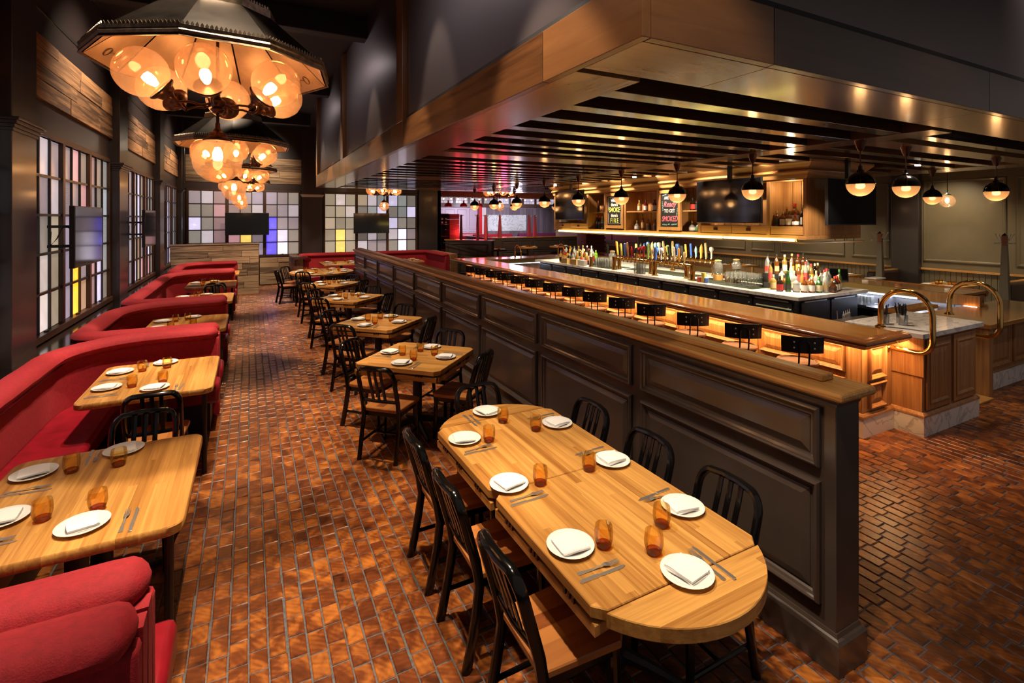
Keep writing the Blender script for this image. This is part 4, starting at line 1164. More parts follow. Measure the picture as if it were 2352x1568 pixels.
def make_fork():
    m = MB()
    def strip(P, w, z, th=0.0018):
        n = len(P); v = []; f = []
        for (x, ww, zz) in P:
            v += [(x, -ww, zz), (x, ww, zz), (x, ww, zz + th), (x, -ww, zz + th)]
        f.append((0, 1, 2, 3)); f.append(tuple((n - 1) * 4 + i for i in (3, 2, 1, 0)))
        for i in range(n - 1):
            for q in range(4):
                j = (q + 1) % 4
                f.append((i * 4 + q, i * 4 + 4 + q, i * 4 + 4 + j, i * 4 + j))
        m.add(v, f)
    strip([(-0.095, 0.008, 0.001), (-0.09, 0.009, 0.001), (-0.02, 0.004, 0.003), (0.02, 0.0035, 0.009), (0.035, 0.010, 0.010), (0.055, 0.012, 0.006)], 0, 0)
    for y in (-0.0095, -0.0032, 0.0032, 0.0095):
        m.add([(0.054, y - 0.0019, 0.006), (0.054, y + 0.0019, 0.006), (0.098, y + 0.001, 0.011), (0.098, y - 0.001, 0.011),
               (0.054, y - 0.0019, 0.008), (0.054, y + 0.0019, 0.008), (0.098, y + 0.001, 0.0125), (0.098, y - 0.001, 0.0125)],
              [(3, 2, 1, 0), (4, 5, 6, 7), (0, 1, 5, 4), (1, 2, 6, 5), (2, 3, 7, 6), (3, 0, 4, 7)])
    o = m.build('fork', M['steel']); tag(o, '', 'fork', 'steel forks'); return o
def make_knife():
    m = MB()
    m.prism([(-0.11, -0.008), (-0.02, -0.0075), (-0.02, 0.0075), (-0.11, 0.008), (-0.113, 0)], 0.0, 0.006, 0.0015)
    m.prism([(-0.02, -0.005), (0.0, -0.0085), (0.09, -0.0095), (0.112, 0.0), (0.105, 0.006), (0.0, 0.006), (-0.02, 0.005)], 0.0015, 0.0035)
    o = m.build('knife', M['steel']); tag(o, '', 'knife', 'steel table knives'); return o
PL, NP, GL, FK, KN = make_plate(), make_napkin(), make_tumbler(), make_fork(), make_knife()
GS = 1.0
def setting(x, y, ang, where, gx=None, gy=None, cx=None, cy=None, cutlery=True, scale=1.0, z=TT):
    """ang: the way the diner faces; plate, napkin, glass ahead, fork and knife to the right"""
    f = Vector((cos(ang), sin(ang))); r = Vector((sin(ang), -cos(ang)))
    j = lambda s: random.uniform(-s, s)
    place(PL, (x, y, z), 0, 'white plate under a folded napkin, ' + where)
    place(NP, (x + j(.008), y + j(.008), z + 0.0125), ang + pi / 2 * 0 + j(.25), 'folded white napkin on the plate, ' + where)
    if gx is None:
        gx, gy = x + f.x * 0.17 + r.x * 0.05 + j(.02), y + f.y * 0.17 + r.y * 0.05 + j(.02)
    place(GL, (gx, gy, z), j(3), 'amber glass tumbler by the plate, ' + where)
    if cutlery:
        if cx is None: cx, cy = x + r.x * 0.16 + j(.01), y + r.y * 0.16 + j(.01)
        place(FK, (cx - r.x * 0.018, cy - r.y * 0.018, z), ang + j(.12), 'steel fork beside the plate, ' + where)
        place(KN, (cx + r.x * 0.018, cy + r.y * 0.018, z), ang + j(.1), 'steel knife beside the plate, ' + where)
W8 = [(1.557, 3.395, -90, 'far rounded end of the long table', 1.586, 3.185, 1.409, 3.316),
      (1.236, 3.039, 0, 'far place on the aisle side of the long table', 1.371, 2.954, 1.27, 2.871),
      (1.905, 2.976, 180, 'far place on the wall side of the long table', 1.724, 2.960, 1.877, 3.135),
      (1.900, 2.370, 180, 'middle place on the wall side of the long table', 1.721, 2.351, 1.865, 2.525),
      (1.239, 2.415, 0, 'middle place on the aisle side of the long table', 1.396, 2.349, 1.27, 2.256),
      (1.905, 1.827, 180, 'near place on the wall side of the long table', 1.711, 1.769, 1.868, 1.969),
      (1.245, 1.838, 0, 'near place on the aisle side of the long table', 1.378, 1.775, 1.27, 1.657),
      (1.566, 1.478, 90, 'near rounded end of the long table', 1.542, 1.641, 1.700, 1.483)]
for x, y, a, w, gx, gy, cx, cy in W8: setting(x, y, radians(a), w, gx, gy, cx, cy)
for (ps, n) in [(((-1.071, 3.744, 0, -0.896, 3.691, -1.043, 3.535), (-1.043, 3.245, 0, -0.876, 3.166, -1.03, 3.035), (-0.690, 3.011, 90, -0.665, 3.155, -0.508, 2.974), (-0.688, 3.87, -90, -0.675, 3.662, -0.835, 3.86)), 'nearest booth table'),
                (((-1.067, 5.845, 0, -0.894, 5.815, -1.07, 5.62), (-1.069, 5.356, 0, -0.889, 5.313, -1.06, 5.15), (-0.708, 5.168, 90, -0.673, 5.329, -0.536, 5.116), (-0.735, 6.02, -90, -0.703, 5.841, -0.90, 6.03)), 'second booth table')]:
    for q, w in zip(ps, ('far window place', 'near window place', 'near place', 'far place')):
        setting(q[0], q[1], radians(q[2]), w + ' of the ' + n, *q[3:])
for (x, y), n in (((-0.745, 8.18), 'third booth table'), ((-0.735, 10.62), 'fourth booth table'), ((-0.73, 12.86), 'fifth booth table'), ((-0.71, 15.30), 'last booth table')):
    for dx, dy, a, w in ((-0.32, 0.26, 0, 'far window place'), (-0.32, -0.22, 0, 'near window place'), (0.02, -0.42, 90, 'near place'), (0.02, 0.44, -90, 'far place')):
        setting(x + dx, y + dy, radians(a), w + ' of the ' + n, cutlery=(y < 14))
for k, (x, y, _) in enumerate(SQ):
    for a, w in ((45, 'near aisle side'), (-45, 'far aisle side'), (135, 'near wall side'), (-135, 'far wall side')):
        A = radians(a)
        setting(x - 0.325 * cos(A), y - 0.325 * sin(A), A, '%s of the %s square table' % (w, SQN[k]), cutlery=(k < 3))
for k in range(8):
    A = 2 * pi * k / 8 + 0.2
    setting(1.75 - 0.62 * cos(A), 14.55 - 0.62 * sin(A), A, '%s place clockwise at the round table' % ORD[k], cutlery=False)
for x, n in ((2.63, 'aisle-end table of the back booth'), (4.72, 'bar-end table of the back booth')):
    for dx, dy, a, w in ((-0.38, -0.3, 0, 'near left place'), (-0.38, 0.3, 0, 'far left place'), (0.36, 0.3, 180, 'far right place'), (0.36, -0.3, 180, 'near right place')):
        setting(x + dx, 17.07 + dy, radians(a), w + ', ' + n, cutlery=False)
# ------------------------------------------------------------------ the bar counter
bar = thing('bar_counter', 'long oak bar counter with moulded mahogany top and glowing panelled front', 'bar', (0, 0, 0))
XF, XO, XI, YN, YF = 5.45, 5.06, 5.82, 2.62, 13.55
FRB = lambda u, v, n: (XF - n, u, v)
MB().box(XF, XF + 0.30, 2.87, 13.3, 0.2, 1.0).build('body', M['bar_front'], bar)
MB().box(XF + 0.001, 5.99, 2.865, 2.90, 0.2, 1.0).build('body', M['bar_front'], bar)
MB().box(XF, 10.2, 13.05, 13.3, 0.2, 1.0).build('body', M['bar_front'], bar)
MB().box(9.98, 10.25, 3.6, 13.3, 0.2, 1.0).build('body', M['bar_front'], bar)
for k in range(9):
    y0 = 3.02 + 1.14 * k; y1 = y0 + 0.98
    MB().rings(steps(y0, y1, 0.62, 0.90, PANEL), FRB).build('panel', M['bar_front'], bar)
    MB().rings(steps(y0, y1, 0.28, 0.56, PANEL), FRB).build('panel', M['bar_front'], bar)
    MB().box(XF - 0.012, XF, y1 + 0.03, y1 + 0.13, 0.26, 0.95).build('stile', M['bar_front'], bar)
FRE = lambda u, v, n: (u, 2.865 - n, v)
MB().rings(steps(5.55, 5.86, 0.56, 0.90, PANEL), FRE).build('panel', M['bar_front'], bar)
MB().rings(steps(5.55, 5.86, 0.27, 0.53, PANEL), FRE).build('panel', M['bar_front'], bar)
MB().sweep([(XF, 13.2), (XF, 2.86), (5.99, 2.86)], [(0, 0.195), (0.028, 0.195), (0.026, 0.215), (0.012, 0.235), (0, 0.24)]).build('plinth_moulding', M['bar_front'], bar)
MB().sweep([(XF, 13.2), (XF, 2.86), (5.99, 2.86)], [(0, 0.0), (0.022, 0.0), (0.022, 0.194), (0, 0.194)]).build('marble_plinth', M['marble'], bar)
# top: flat board and a moulded front edge
MB().box(XO + 0.10, XI, 2.72, YF - 0.10, 1.012, 1.052).build('counter_top', M['bar_top'], bar, bev=0.004)
MB().box(XO + 0.10, 10.3, 12.75, YF - 0.10, 1.013, 1.053).build('counter_top', M['bar_top_x'], bar, bev=0.004)
MB().box(9.55, 10.3, 3.6, 12.75, 1.012, 1.052).build('counter_top', M['bar_top'], bar, bev=0.004)
prof = [(-0.10, 1.012), (-0.10, 1.056), (-0.092, 1.064), (-0.080, 1.066), (-0.066, 1.062), (-0.056, 1.054), (-0.046, 1.050), (-0.030, 1.050), (-0.012, 1.044), (0.0, 1.030), (0.003, 1.018), (0.0, 1.006), (-0.010, 1.000), (-0.014, 0.992), (-0.020, 0.984), (-0.030, 0.978), (-0.034, 0.968), (-0.10, 0.966)]
MB().sweep([(10.4, YF), (XO, YF), (XO, YN), (5.86, YN)], prof).build('moulded_edge', M['bar_edge'], bar, smooth=True)
MB().sweep([(10.4, 3.6), (10.4, YF)], prof).build('moulded_edge', M['bar_edge'], bar, smooth=True)
MB().box(XI, XI + 0.03, 3.2, 12.75, 0.90, 1.05).build('gutter_edge', M['brass_dull'], bar)
MB().box(9.50, 9.55, 3.6, 12.75, 0.93, 1.05).build('gutter_edge', M['brass_dull'], bar)
MB().box(XI + 0.03, 9.5, 12.70, 12.75, 0.93, 1.05).build('gutter_edge', M['brass_dull'], bar)
# light strips tucked under the overhang and in the far gutter
MB().box(XF - 0.06, XF - 0.045, 2.95, 13.1, 0.952, 0.964).build('light_strip', M['led_warm'], bar)
MB().box(5.5, 5.95, 2.80, 2.812, 0.952, 0.964).build('light_strip', M['led_warm'], bar)
MB().box(9.47, 9.482, 3.6, 12.6, 0.905, 0.92).build('light_strip', M['led_cool'], bar)
MB().box(6.0, 9.4, 12.67, 12.682, 0.905, 0.92).build('light_strip', M['led_cool'], bar)
for k in range(16):   # coat hooks under the overhang
    y = 3.05 + 0.62 * k + 0.30
    h = MB().tube([(XF, y, 0.915), (XF - 0.045, y, 0.91), (XF - 0.06, y, 0.925)], 0.007, 6)
    h.tube([(XF, y - 0.05, 0.925), (XF - 0.03, y - 0.06, 0.93)], 0.006, 6)
    h.lathe([(0.012, 0), (0.014, 0.008), (0.0, 0.016)], 8, (XF - 0.062, y, 0.918))
    h.build('hook', M['steel'], bar, smooth=True)
# inner stainless sink runs
def undercounter(x0, x1, y0, y1):
    MB().box(x0, x1, y0, y1, 0.05, 0.80).build('steel_cabinet', M['brushed'], bar)
MB().box(XI - 0.05, XI + 0.38, 3.35, 12.6, 0.70, 0.74).build('steel_bench', M['brushed'], bar)
MB().box(9.05, 9.56, 3.6, 12.6, 0.70, 0.74).build('steel_bench', M['brushed'], bar)
MB().box(9.53, 9.56, 3.6, 12.6, 0.74, 0.93).build('steel_splashback', M['brushed'], bar)
for y in (3.7, 4.5, 5.3, 6.1, 7.2):
    MB().box(9.06, 9.52, y, y + 0.02, 0.74, 0.90).build('steel_divider', M['brushed'], bar)
MB().box(9.1, 9.5, 3.62, 12.55, 0.06, 0.69).build('steel_cabinet', M['fridge'], bar)
# brass loop rails
def loop_rail(name, P, fl=None):
    m = MB().tube(P, 0.026, 12)
    o = m.build(name, M['brass'], bar, smooth=True); o['label'] = 'polished brass loop rail'
    return o
def hoop(x, y0, y1, z0, h, horizontal=None):
    """upright D: rises at y0, curves over and comes down at y1, then runs back"""
    c = (y0 + y1) / 2; r = abs(y1 - y0) / 2; s = 1 if y1 > y0 else -1
    P = [(x, y0, z0), (x, y0, z0 + h)] + [(x, c - s * r * cos(a), z0 + h + r * sin(a)) for a in [pi * i / 12 for i in range(1, 12)]] + [(x, y1, z0 + h)]
    return P
def near_loop(x, xe):
    P = hoop(x, 2.93, 2.47, 1.05, 0.18)
    r = 0.13; zb = 0.855
    P += [(x, 2.47, zb + r)] + [(x, 2.47 + r - r * cos(a), zb + r - r * sin(a)) for a in [pi / 2 * i / 6 for i in range(1, 7)]] + [(x, 2.86, zb)]
    m = MB().tube(P, 0.026, 12)
    o = m.build('brass_rail', M['brass'], bar, smooth=True); o['label'] = 'polished brass loop rail'
    f = MB(); f.lathe([(0.05, 0), (0.05, 0.01), (0.035, 0.016), (0.03, 0.03)], 14, (x, 2.93, 1.053)); f.build('rail_flange', M['brass'], o, smooth=True)
    g = MB(); g.lathe([(0.05, 0), (0.05, 0.01), (0.035, 0.016), (0.03, 0.03)], 14, mx=Matrix.Translation((x, 2.862, zb)) @ Matrix.Rotation(pi / 2, 4, 'X')); g.build('rail_flange', M['brass'], o, smooth=True)
near_loop(5.92, 0); near_loop(7.42, 0)
for x in (7.04, 8.56):
    P = hoop(x, 12.95, 13.32, 1.05, 0.16)
    o = MB().tube(P + [(x, 13.32, 1.05)], 0.022, 10).build('brass_rail', M['brass'], bar, smooth=True); o['label'] = 'polished brass loop rail'

# service station with the marble slab at the near end
sv = thing('service_station', 'marble-topped oak service cabinet with two panelled doors closing the bar end', 'cabinet', (6.0, 2.60, 0))
MB().box(0.02, 1.18, 0.0, 0.62, 0.20, 1.0).build('body', M['bar_front'], sv, bev=0.003)
for k in range(2):
    u0 = 0.07 + k * 0.56
    dr = MB().box(u0, u0 + 0.50, -0.022, 0.0, 0.255, 0.965).build('door', M['bar_front'], sv, bev=0.003)
    MB().rings(steps(u0 + 0.05, u0 + 0.45, 0.31, 0.91, [(0, 0), (0, 0.008), (0.015, 0.014), (0.03, 0.008), (0.04, 0.0), (0.045, -0.006 + 0.008), (0.09, 0.006)]), lambda u, v, n: (u, -0.022 - n, v)).build('door_panel', M['bar_front'], dr)
MB().sweep([(0.02, 0.62), (0.02, 0.0), (1.18, 0.0), (1.18, 0.62)], [(0, 0.195), (0.03, 0.195), (0.028, 0.212), (0.012, 0.235), (0, 0.24)]).build('plinth_moulding', M['bar_front'], sv)
MB().sweep([(0.02, 0.62), (0.02, 0.0), (1.18, 0.0), (1.18, 0.62)], [(0, 0), (0.025, 0), (0.025, 0.194), (0, 0.194)]).build('marble_plinth', M['marble'], sv)
MB().box(-0.10, 1.22, -0.06, 0.68, 1.002, 1.052).build('marble_top', M['marble'], sv, bev=0.004)
MB().prism([(0.0, -0.02), (0.02, -0.02), (0.02, 0.20), (0.0, 0.26)], 0.60, 0.98).build('bracket', M['bar_front'], sv)
# hinged return top right of the slab and the lower pass shelf
rt_ = thing('bar_return', 'dark oak bar return right of the service opening with marble plinth', 'bar', (8.0, 2.75, 0))
MB().box(0.12, 2.6, 0.16, 0.75, 0.2, 0.84).build('body', M['bar_front'], rt_)
MB().box(0.0, 2.7, 0.0, 0.80, 0.842, 0.90).build('counter_top', M['bar_top_x'], rt_, bev=0.008)
for k in range(3):
    MB().rings(steps(0.35 + 0.75 * k, 1.0 + 0.75 * k, 0.28, 0.80, PANEL), lambda u, v, n: (u, 0.16 - n, v)).build('panel', M['bar_front'], rt_)
MB().box(0.30, 2.6, 0.13, 0.16, 0, 0.195).build('marble_plinth', M['marble'], rt_)
MB().box(0.02, 0.12, 0.02, 0.20, 0.0, 0.84).build('end_post', M['bar_front'], rt_)
MB().box(1.45, 1.52, 0.62, 1.4, 0.90, 1.05).build('end_panel', M['bar_front'], rt_)
tag(MB().box(7.22, 8.0, 2.72, 2.98, 0.0, 0.022).build('threshold_board', M['oak_cap'], bev=0.004), 'pale oak threshold board in the service opening', 'threshold')
tag(MB().box(7.18, 8.15, 3.34, 3.52, 1.0, 1.05).build('flap_counter', M['bar_top_x'], bev=0.006), 'hinged mahogany counter flap behind the marble slab', 'counter')

# ------------------------------------------------------------------ bar stools
def make_stool():
    t = thing('bar_stool', '', 'stool', (0, 0, 0), 0, 'bar stools along the counter')
    MB().lathe([(0, 0.735), (0.17, 0.735), (0.188, 0.742), (0.192, 0.752), (0.188, 0.764), (0.172, 0.768), (0.164, 0.760), (0.150, 0.755), (0, 0.755)], 24).build('seat', M['stool_wood'], t, smooth=True)
    MB().lathe([(0.16, 0.715), (0.175, 0.72), (0.175, 0.733), (0, 0.733)], 20).build('seat_ring', M['blackgloss'], t, smooth=True)
    n = 9; m = MB(); v = []; f = []
    for i in range(n):
        a = -0.56 + 1.12 * i / (n - 1); R = 0.34
        for (rr, z) in ((R, 0.885), (R + 0.012, 0.885), (R + 0.02, 1.045), (R + 0.008, 1.045)):
            v.append((0.13 - rr * cos(a), rr * sin(a), z))
    for i in range(n - 1):
        for q in range(4):
            j = (q + 1) % 4; f.append((i * 4 + q, i * 4 + 4 + q, i * 4 + 4 + j, i * 4 + j))
    f += [(0, 1, 2, 3), ((n - 1) * 4 + 3, (n - 1) * 4 + 2, (n - 1) * 4 + 1, (n - 1) * 4)]
    bp = m.add(v, f).build('backrest', M['black'], t)
    for (y, z) in ((-0.09, 0.94), (0.09, 0.94), (-0.09, 0.995), (0.09, 0.995)):
        MB().lathe([(0.009, 0), (0.009, 0.005), (0, 0.008)], 8, mx=Matrix.Translation((-0.232, y, z)) @ Matrix.Rotation(-pi / 2, 4, 'Y')).build('screw', M['steel'], bp, smooth=True)
    P = [(-0.19, -0.045, 0.73), (-0.225, -0.045, 0.80), (-0.243, -0.045, 0.94)] + [(-0.243, -0.045 * cos(a), 0.97 + 0.045 * sin(a)) for a in [pi * i / 6 for i in range(7)]] + [(-0.243, 0.045, 0.94), (-0.225, 0.045, 0.80), (-0.19, 0.045, 0.73)]
    MB().tube(P, 0.0085, 8).build('back_loop', M['blackgloss'], t, smooth=True)
    MB().lathe([(0.20, 0.0), (0.20, 0.012), (0.05, 0.03), (0.035, 0.06), (0.035, 0.69), (0.09, 0.714)], 16).build('pedestal', M['blackgloss'], t, smooth=True)
    MB().tube([(0.15 * cos(a), 0.15 * sin(a), 0.28) for a in [2 * pi * i / 20 for i in range(21)]], 0.01, 6).build('foot_ring', M['blackgloss'], t, smooth=True)
    return t
ST0 = make_stool()
stool_y = [3.20, 3.88, 4.60, 5.30, 5.93, 6.57, 7.18, 7.80, 8.44, 9.07, 9.68, 10.24, 10.84, 11.40]
for k, y in enumerate(stool_y):
    place(ST0, (4.93, y, 0), radians(50) + random.uniform(-.06, .06), 'black-backed bar stool with round wooden seat, %s along the bar counted from its near end' % ORD[k])

# ------------------------------------------------------------------ back bar island
isl = thing('back_bar_island', 'long back bar island with pale stone top and black fridge doors', 'counter', (0, 0, 0))
IX0, IX1, IY0, IY1 = 6.96, 8.74, 4.50, 12.0
MB().box(IX0, IX1, IY0, IY1, 1.012, 1.065).build('stone_top', M['marble'], isl, bev=0.006)
MB().box(IX0 + 0.10, IX1 - 0.08, IY0 + 0.12, IY1 - 0.1, 0.06, 1.0).build('body', M['black'], isl)
for k in range(11):
    y0 = IY0 + 0.15 + 0.66 * k; dw = 0.63
    d = MB().box(IX0 + 0.075, IX0 + 0.10, y0, y0 + dw, 0.12, 0.955).build('fridge_door', M['fridge'], isl, bev=0.006)
    MB().box(IX0 + 0.055, IX0 + 0.10, y0 + 0.04, y0 + dw - 0.04, 0.958, 0.975).build('door_trim', M['brushed'], isl)
    h = MB().tube([(IX0 + 0.075, y0 + 0.06, 0.78), (IX0 + 0.035, y0 + 0.06, 0.78), (IX0 + 0.03, y0 + 0.06, 0.66)], 0.008, 6)
    h.lathe([(0.013, 0), (0.013, 0.012), (0, 0.014)], 8, mx=Matrix.Translation((IX0 + 0.075, y0 + 0.05, 0.87)) @ Matrix.Rotation(-pi / 2, 4, 'Y'))
    h.build('handle', M['steel'], d, smooth=True)
for k in range(2):
    x0 = IX0 + 0.22 + 0.74 * k
    d = MB().box(x0, x0 + 0.70, IY0 + 0.095, IY0 + 0.12, 0.12, 0.955).build('fridge_door', M['fridge'], isl, bev=0.006)
    MB().box(x0 + 0.05, x0 + 0.60, IY0 + 0.08, IY0 + 0.12, 0.958, 0.975).build('door_trim', M['brushed'], isl)
    h = MB().tube([(x0 + 0.06, IY0 + 0.095, 0.78), (x0 + 0.06, IY0 + 0.05, 0.78), (x0 + 0.08, IY0 + 0.045, 0.50)], 0.008, 6)
    h.build('handle', M['steel'], d, smooth=True)
for (x0, x1, y0, y1) in [(7.12, 7.75, 5.36, 6.1), (7.15, 7.75, 6.15, 6.75), (7.42, 7.95, 7.0, 8.85), (7.15, 7.75, 9.0, 9.8), (7.9, 8.55, 5.7, 6.85)]:
    tag(MB().box(x0, x1, y0, y1, 1.066, 1.074).build('bar_mat', M['mat_rubber'], bev=0.003),
        'black ribbed drip mat on the island, %s' % {5.36: 'among the clear stemware', 6.15: 'beside the nearest tap column', 7.0: 'behind the front tap bridge', 9.0: 'beside the far tap column', 5.7: 'behind the glass dispensers'}[y0], 'mat', 'drip mats on the island')
ds = thing('register_screen', 'tilted black till monitor hung under the island near corner', 'screen', (6.84, 4.75, 0.78))
MB().box(-0.03, 0.0, -0.28, 0.28, -0.16, 0.16).build('casing', M['tv_case'], ds, rot=(0, -0.5, 0.0))
MB().box(-0.033, -0.03, -0.25, 0.25, -0.13, 0.13).build('screen', M['tv'], ds, rot=(0, -0.5, 0.0))

# ------------------------------------------------------------------ overhead bottle shelving
sh = thing('bottle_shelving', 'oak overhead shelving above the back bar island', 'shelving', (0, 0, 0))
SX0, SX1, SY0, SY1, SZ0, SZ1 = 7.30, 8.72, 4.60, 11.55, 1.94, 2.78
MB().box(SX0, SX1, SY0, SY1, SZ0 - 0.06, SZ0).build('bottom_board', M['shelf_oak_y'], sh, bev=0.003)
MB().box(SX0, SX1, SY0, SY1, SZ1, SZ1 + 0.05).build('top_board', M['shelf_oak_y'], sh, bev=0.003)
for k in range(48):    # tongue and groove lining
    y = SY0 + 0.02 + 0.1445 * k
    MB().box(0, 0.015, 0.004, 0.138, 0, SZ1 - SZ0).build('lining_board', M['shelf_oak'], sh, bev=0.003, loc=(SX0 + 0.36, y, SZ0))
MB().box(SX0 + 0.4, SX1 - 0.3, SY0 + 0.02, SY1 - 0.02, SZ0, SZ1).build('core', M['shelf_oak'], sh)
MB().box(SX0, SX1, SY0, SY0 + 0.05, SZ0, SZ1).build('end_panel', M['shelf_oak'], sh, bev=0.003)
MB().box(SX0, SX1, SY1 - 0.05, SY1, SZ0, SZ1).build('end_panel', M['shelf_oak'], sh, bev=0.003)
for y in (5.22, 6.60, 7.66, 8.66, 9.36, 10.05):
    MB().box(SX0, SX0 + 0.37, y - 0.03, y + 0.03, SZ0, SZ1).build('upright', M['shelf_oak'], sh, bev=0.003)
for (y0, y1) in ((6.63, 7.02), (7.69, 8.63), (9.39, 9.98)):
    MB().box(SX0 + 0.02, SX0 + 0.36, y0, y1, 2.325, 2.35).build('shelf_board', M['shelf_oak_y'], sh, bev=0.002)
for (y0, y1, n) in ((5.25, 6.57, 2), (10.08, 11.5, 2), (4.65, 5.19, 1)):
    w = (y1 - y0) / n
    for k in range(n):
        d = MB().box(SX0 + 0.01, SX0 + 0.34, y0 + k * w + 0.006, y0 + (k + 1) * w - 0.006, SZ0 + 0.01, SZ0 + 0.135).build('drawer', M['shelf_oak_y'], sh, bev=0.003)
        if n > 1:
            MB().box(SX0 - 0.006, SX0 + 0.01, y0 + (k + .5) * w - 0.04, y0 + (k + .5) * w + 0.04, SZ0 + 0.05, SZ0 + 0.095).build('pull', M['bronze'], d, bev=0.004)
MB().sweep([(SX0, SY1), (SX0, SY0), (SX1, SY0)], [(0, 2.80), (0.03, 2.80), (0.05, 2.86), (0.10, 2.89), (0.10, 2.91), (0.06, 2.93), (0.16, 2.99), (0.20, 3.02), (0.20, 3.05), (0, 3.05)]).build('cornice', M['shelf_oak_y'], sh)
MB().box(SX0 + 0.05, SX1 - 0.05, SY0 + 0.05, SY1 - 0.05, 3.05, 3.45).build('plaster_riser', M['drywall'], sh)
MB().box(SX0 - 0.012, SX0, SY0, 5.2, SZ0 - 0.06, SZ0 - 0.03).build('lip', M['shelf_oak_y'], sh)
for y in (5.0, 7.0, 9.0, 11.0):
    MB().cyl(SX1 - 0.1, y, SZ1 + 0.05, 3.45, 0.015, 8).build('hanger', M['black'], sh)
point('niche_glow', (7.42, 4.92, 2.68), 5, (1.0, 0.82, 0.5), 0.04)
# glowing tube rail beneath the shelving
lr = thing('light_rail', 'brass rail with glowing yellow tube running under the bottle shelving', 'light', (0, 0, 0))
MB().sweep([(7.26, 11.35), (7.26, 4.62), (8.6, 4.55)], [(-0.05, 1.825), (0.04, 1.825), (0.07, 1.845), (0.07, 1.852), (-0.05, 1.845)]).build('rail', M['brass_dull'], lr)
for k in range(5):
    y0 = 4.72 + 1.3 * k
    MB().tube([(7.22, y0 + 0.01, 1.872), (7.22, y0 + 1.27, 1.872)], 0.019, 10).build('tube', M['led_yellow'], lr, smooth=True)
    MB().cyl(7.26, y0, 1.85, 1.89, 0.012, 8).build('bracket', M['brass'], lr)
for x in (8.05, 8.35):
    MB().cyl(x, 4.62, 1.85, 1.90, 0.012, 8).build('bracket', M['brass'], lr)

# ------------------------------------------------------------------ televisions
def tv(label, w, h, loc, rz, arm='pole', tilt=0.0, poleh=0.3):
    """screen faces local -Y"""
    t = thing('television', label, 'television', loc, rz)
    MB().box(-w / 2, w / 2, 0, 0.045, -h / 2, h / 2).build('casing', M['tv_case'], t, bev=0.004)
    MB().box(-w / 2 + 0.012, w / 2 - 0.012, -0.003, 0.0, -h / 2 + 0.018, h / 2 - 0.012).build('screen', M['tv'], t)
    if arm == 'pole':
        MB().box(-0.03, 0.03, 0.05, 0.10, 0, h / 2 + poleh).build('pole', M['black'], t)
        MB().box(-0.2, 0.2, 0.045, 0.06, -0.15, 0.15).build('mount_plate', M['black'], t)
    else:
        MB().box(-0.25, 0.25, 0.045, 0.07, -0.16, 0.16).build('mount_plate', M['black'], t)
        MB().box(-0.25, -0.22, 0.06, 0.30, -0.12, -0.09).build('mount_arm', M['black'], t)
        MB().box(-0.25, -0.22, 0.06, 0.30, 0.09, 0.12).build('mount_arm', M['black'], t)
        MB().tube([(-0.2, 0.07, 0.05), (-0.28, 0.16, 0.12), (-0.32, 0.2, -0.02), (-0.26, 0.27, -0.1), (-0.2, 0.28, 0.05)], 0.006, 6).build('cable', M['black'], t, smooth=True)
    return t
tv('wall television before the nearest coloured window', 1.10, 0.65, (-1.60, 7.25, 2.005), pi / 2, 'arm')
tv('wall television before the second coloured window', 1.10, 0.65, (-1.60, 11.20, 2.02), pi / 2, 'arm')
tv('television hung on the back wall window over the plank partition', 1.26, 0.72, (-0.06, 18.40, 2.015), 0, 'arm')
tv('television hung on the back wall window above the curved booth', 1.26, 0.72, (3.90, 18.40, 2.02), 0, 'arm')
tv('large television on a ceiling pole before the shelving, between chalkboard and niche', 1.26, 0.72, (6.98, 5.74, 2.481), -pi / 2, 'pole', poleh=0.31)
tv('television on a ceiling pole at the far end of the bottle shelving', 1.21, 0.72, (6.98, 10.39, 2.52), -pi / 2, 'pole', poleh=0.27)
tv('television on a pole at the near end of the shelving, facing the camera', 1.245, 0.68, (7.91, 4.28, 2.438), 0, 'pole', poleh=0.30)

# ------------------------------------------------------------------ chalkboards
def text_mesh(s, size, m, parent, x, z, shear=0.0, wx=1.0, bold=0.0):
    cu = bpy.data.curves.new('lettering', 'FONT'); cu.body = s; cu.size = size; cu.align_x = 'CENTER'; cu.align_y = 'CENTER'
    cu.extrude = 0.002; cu.shear = shear; cu.offset = bold
    o = bpy.data.objects.new('lettering', cu); COL.objects.link(o)
    dg = bpy.context.evaluated_depsgraph_get()
    me = bpy.data.meshes.new_from_object(o.evaluated_get(dg))
    bpy.data.objects.remove(o)
    me.materials.clear(); me.materials.append(m)
    q = bpy.data.objects.new('lettering', me); COL.objects.link(q); q.parent = parent
    q.location = (x, -0.004, z); q.rotation_euler = (pi / 2, 0, 0); q.scale = (wx, 1, 1)
    return q
def board(label, y, z, w, h, lines, dec=None):
    t = thing('chalkboard', label, 'sign', (SX0 - 0.005, y, z), -pi / 2)
    MB().box(-w / 2, w / 2, 0, 0.02, -h / 2, h / 2).build('slate', M['chalk'], t)
    fr = MB(); e = 0.065
    for (a, b_, c, d) in ((-w / 2 - e, w / 2 + e, h / 2, h / 2 + e), (-w / 2 - e, w / 2 + e, -h / 2 - e, -h / 2), (-w / 2 - e, -w / 2, -h / 2, h / 2), (w / 2, w / 2 + e, -h / 2, h / 2)):
        MB().box(a, b_, -0.02, 0.03, c, d).build('frame', M['shelf_oak'], t, bev=0.003)
    for (s, size, m, zz, shr, wx, bo) in lines: text_mesh(s, size, M[m], t, 0, zz, shr, wx, bo)
    if dec: dec(t, w, h)
    return t
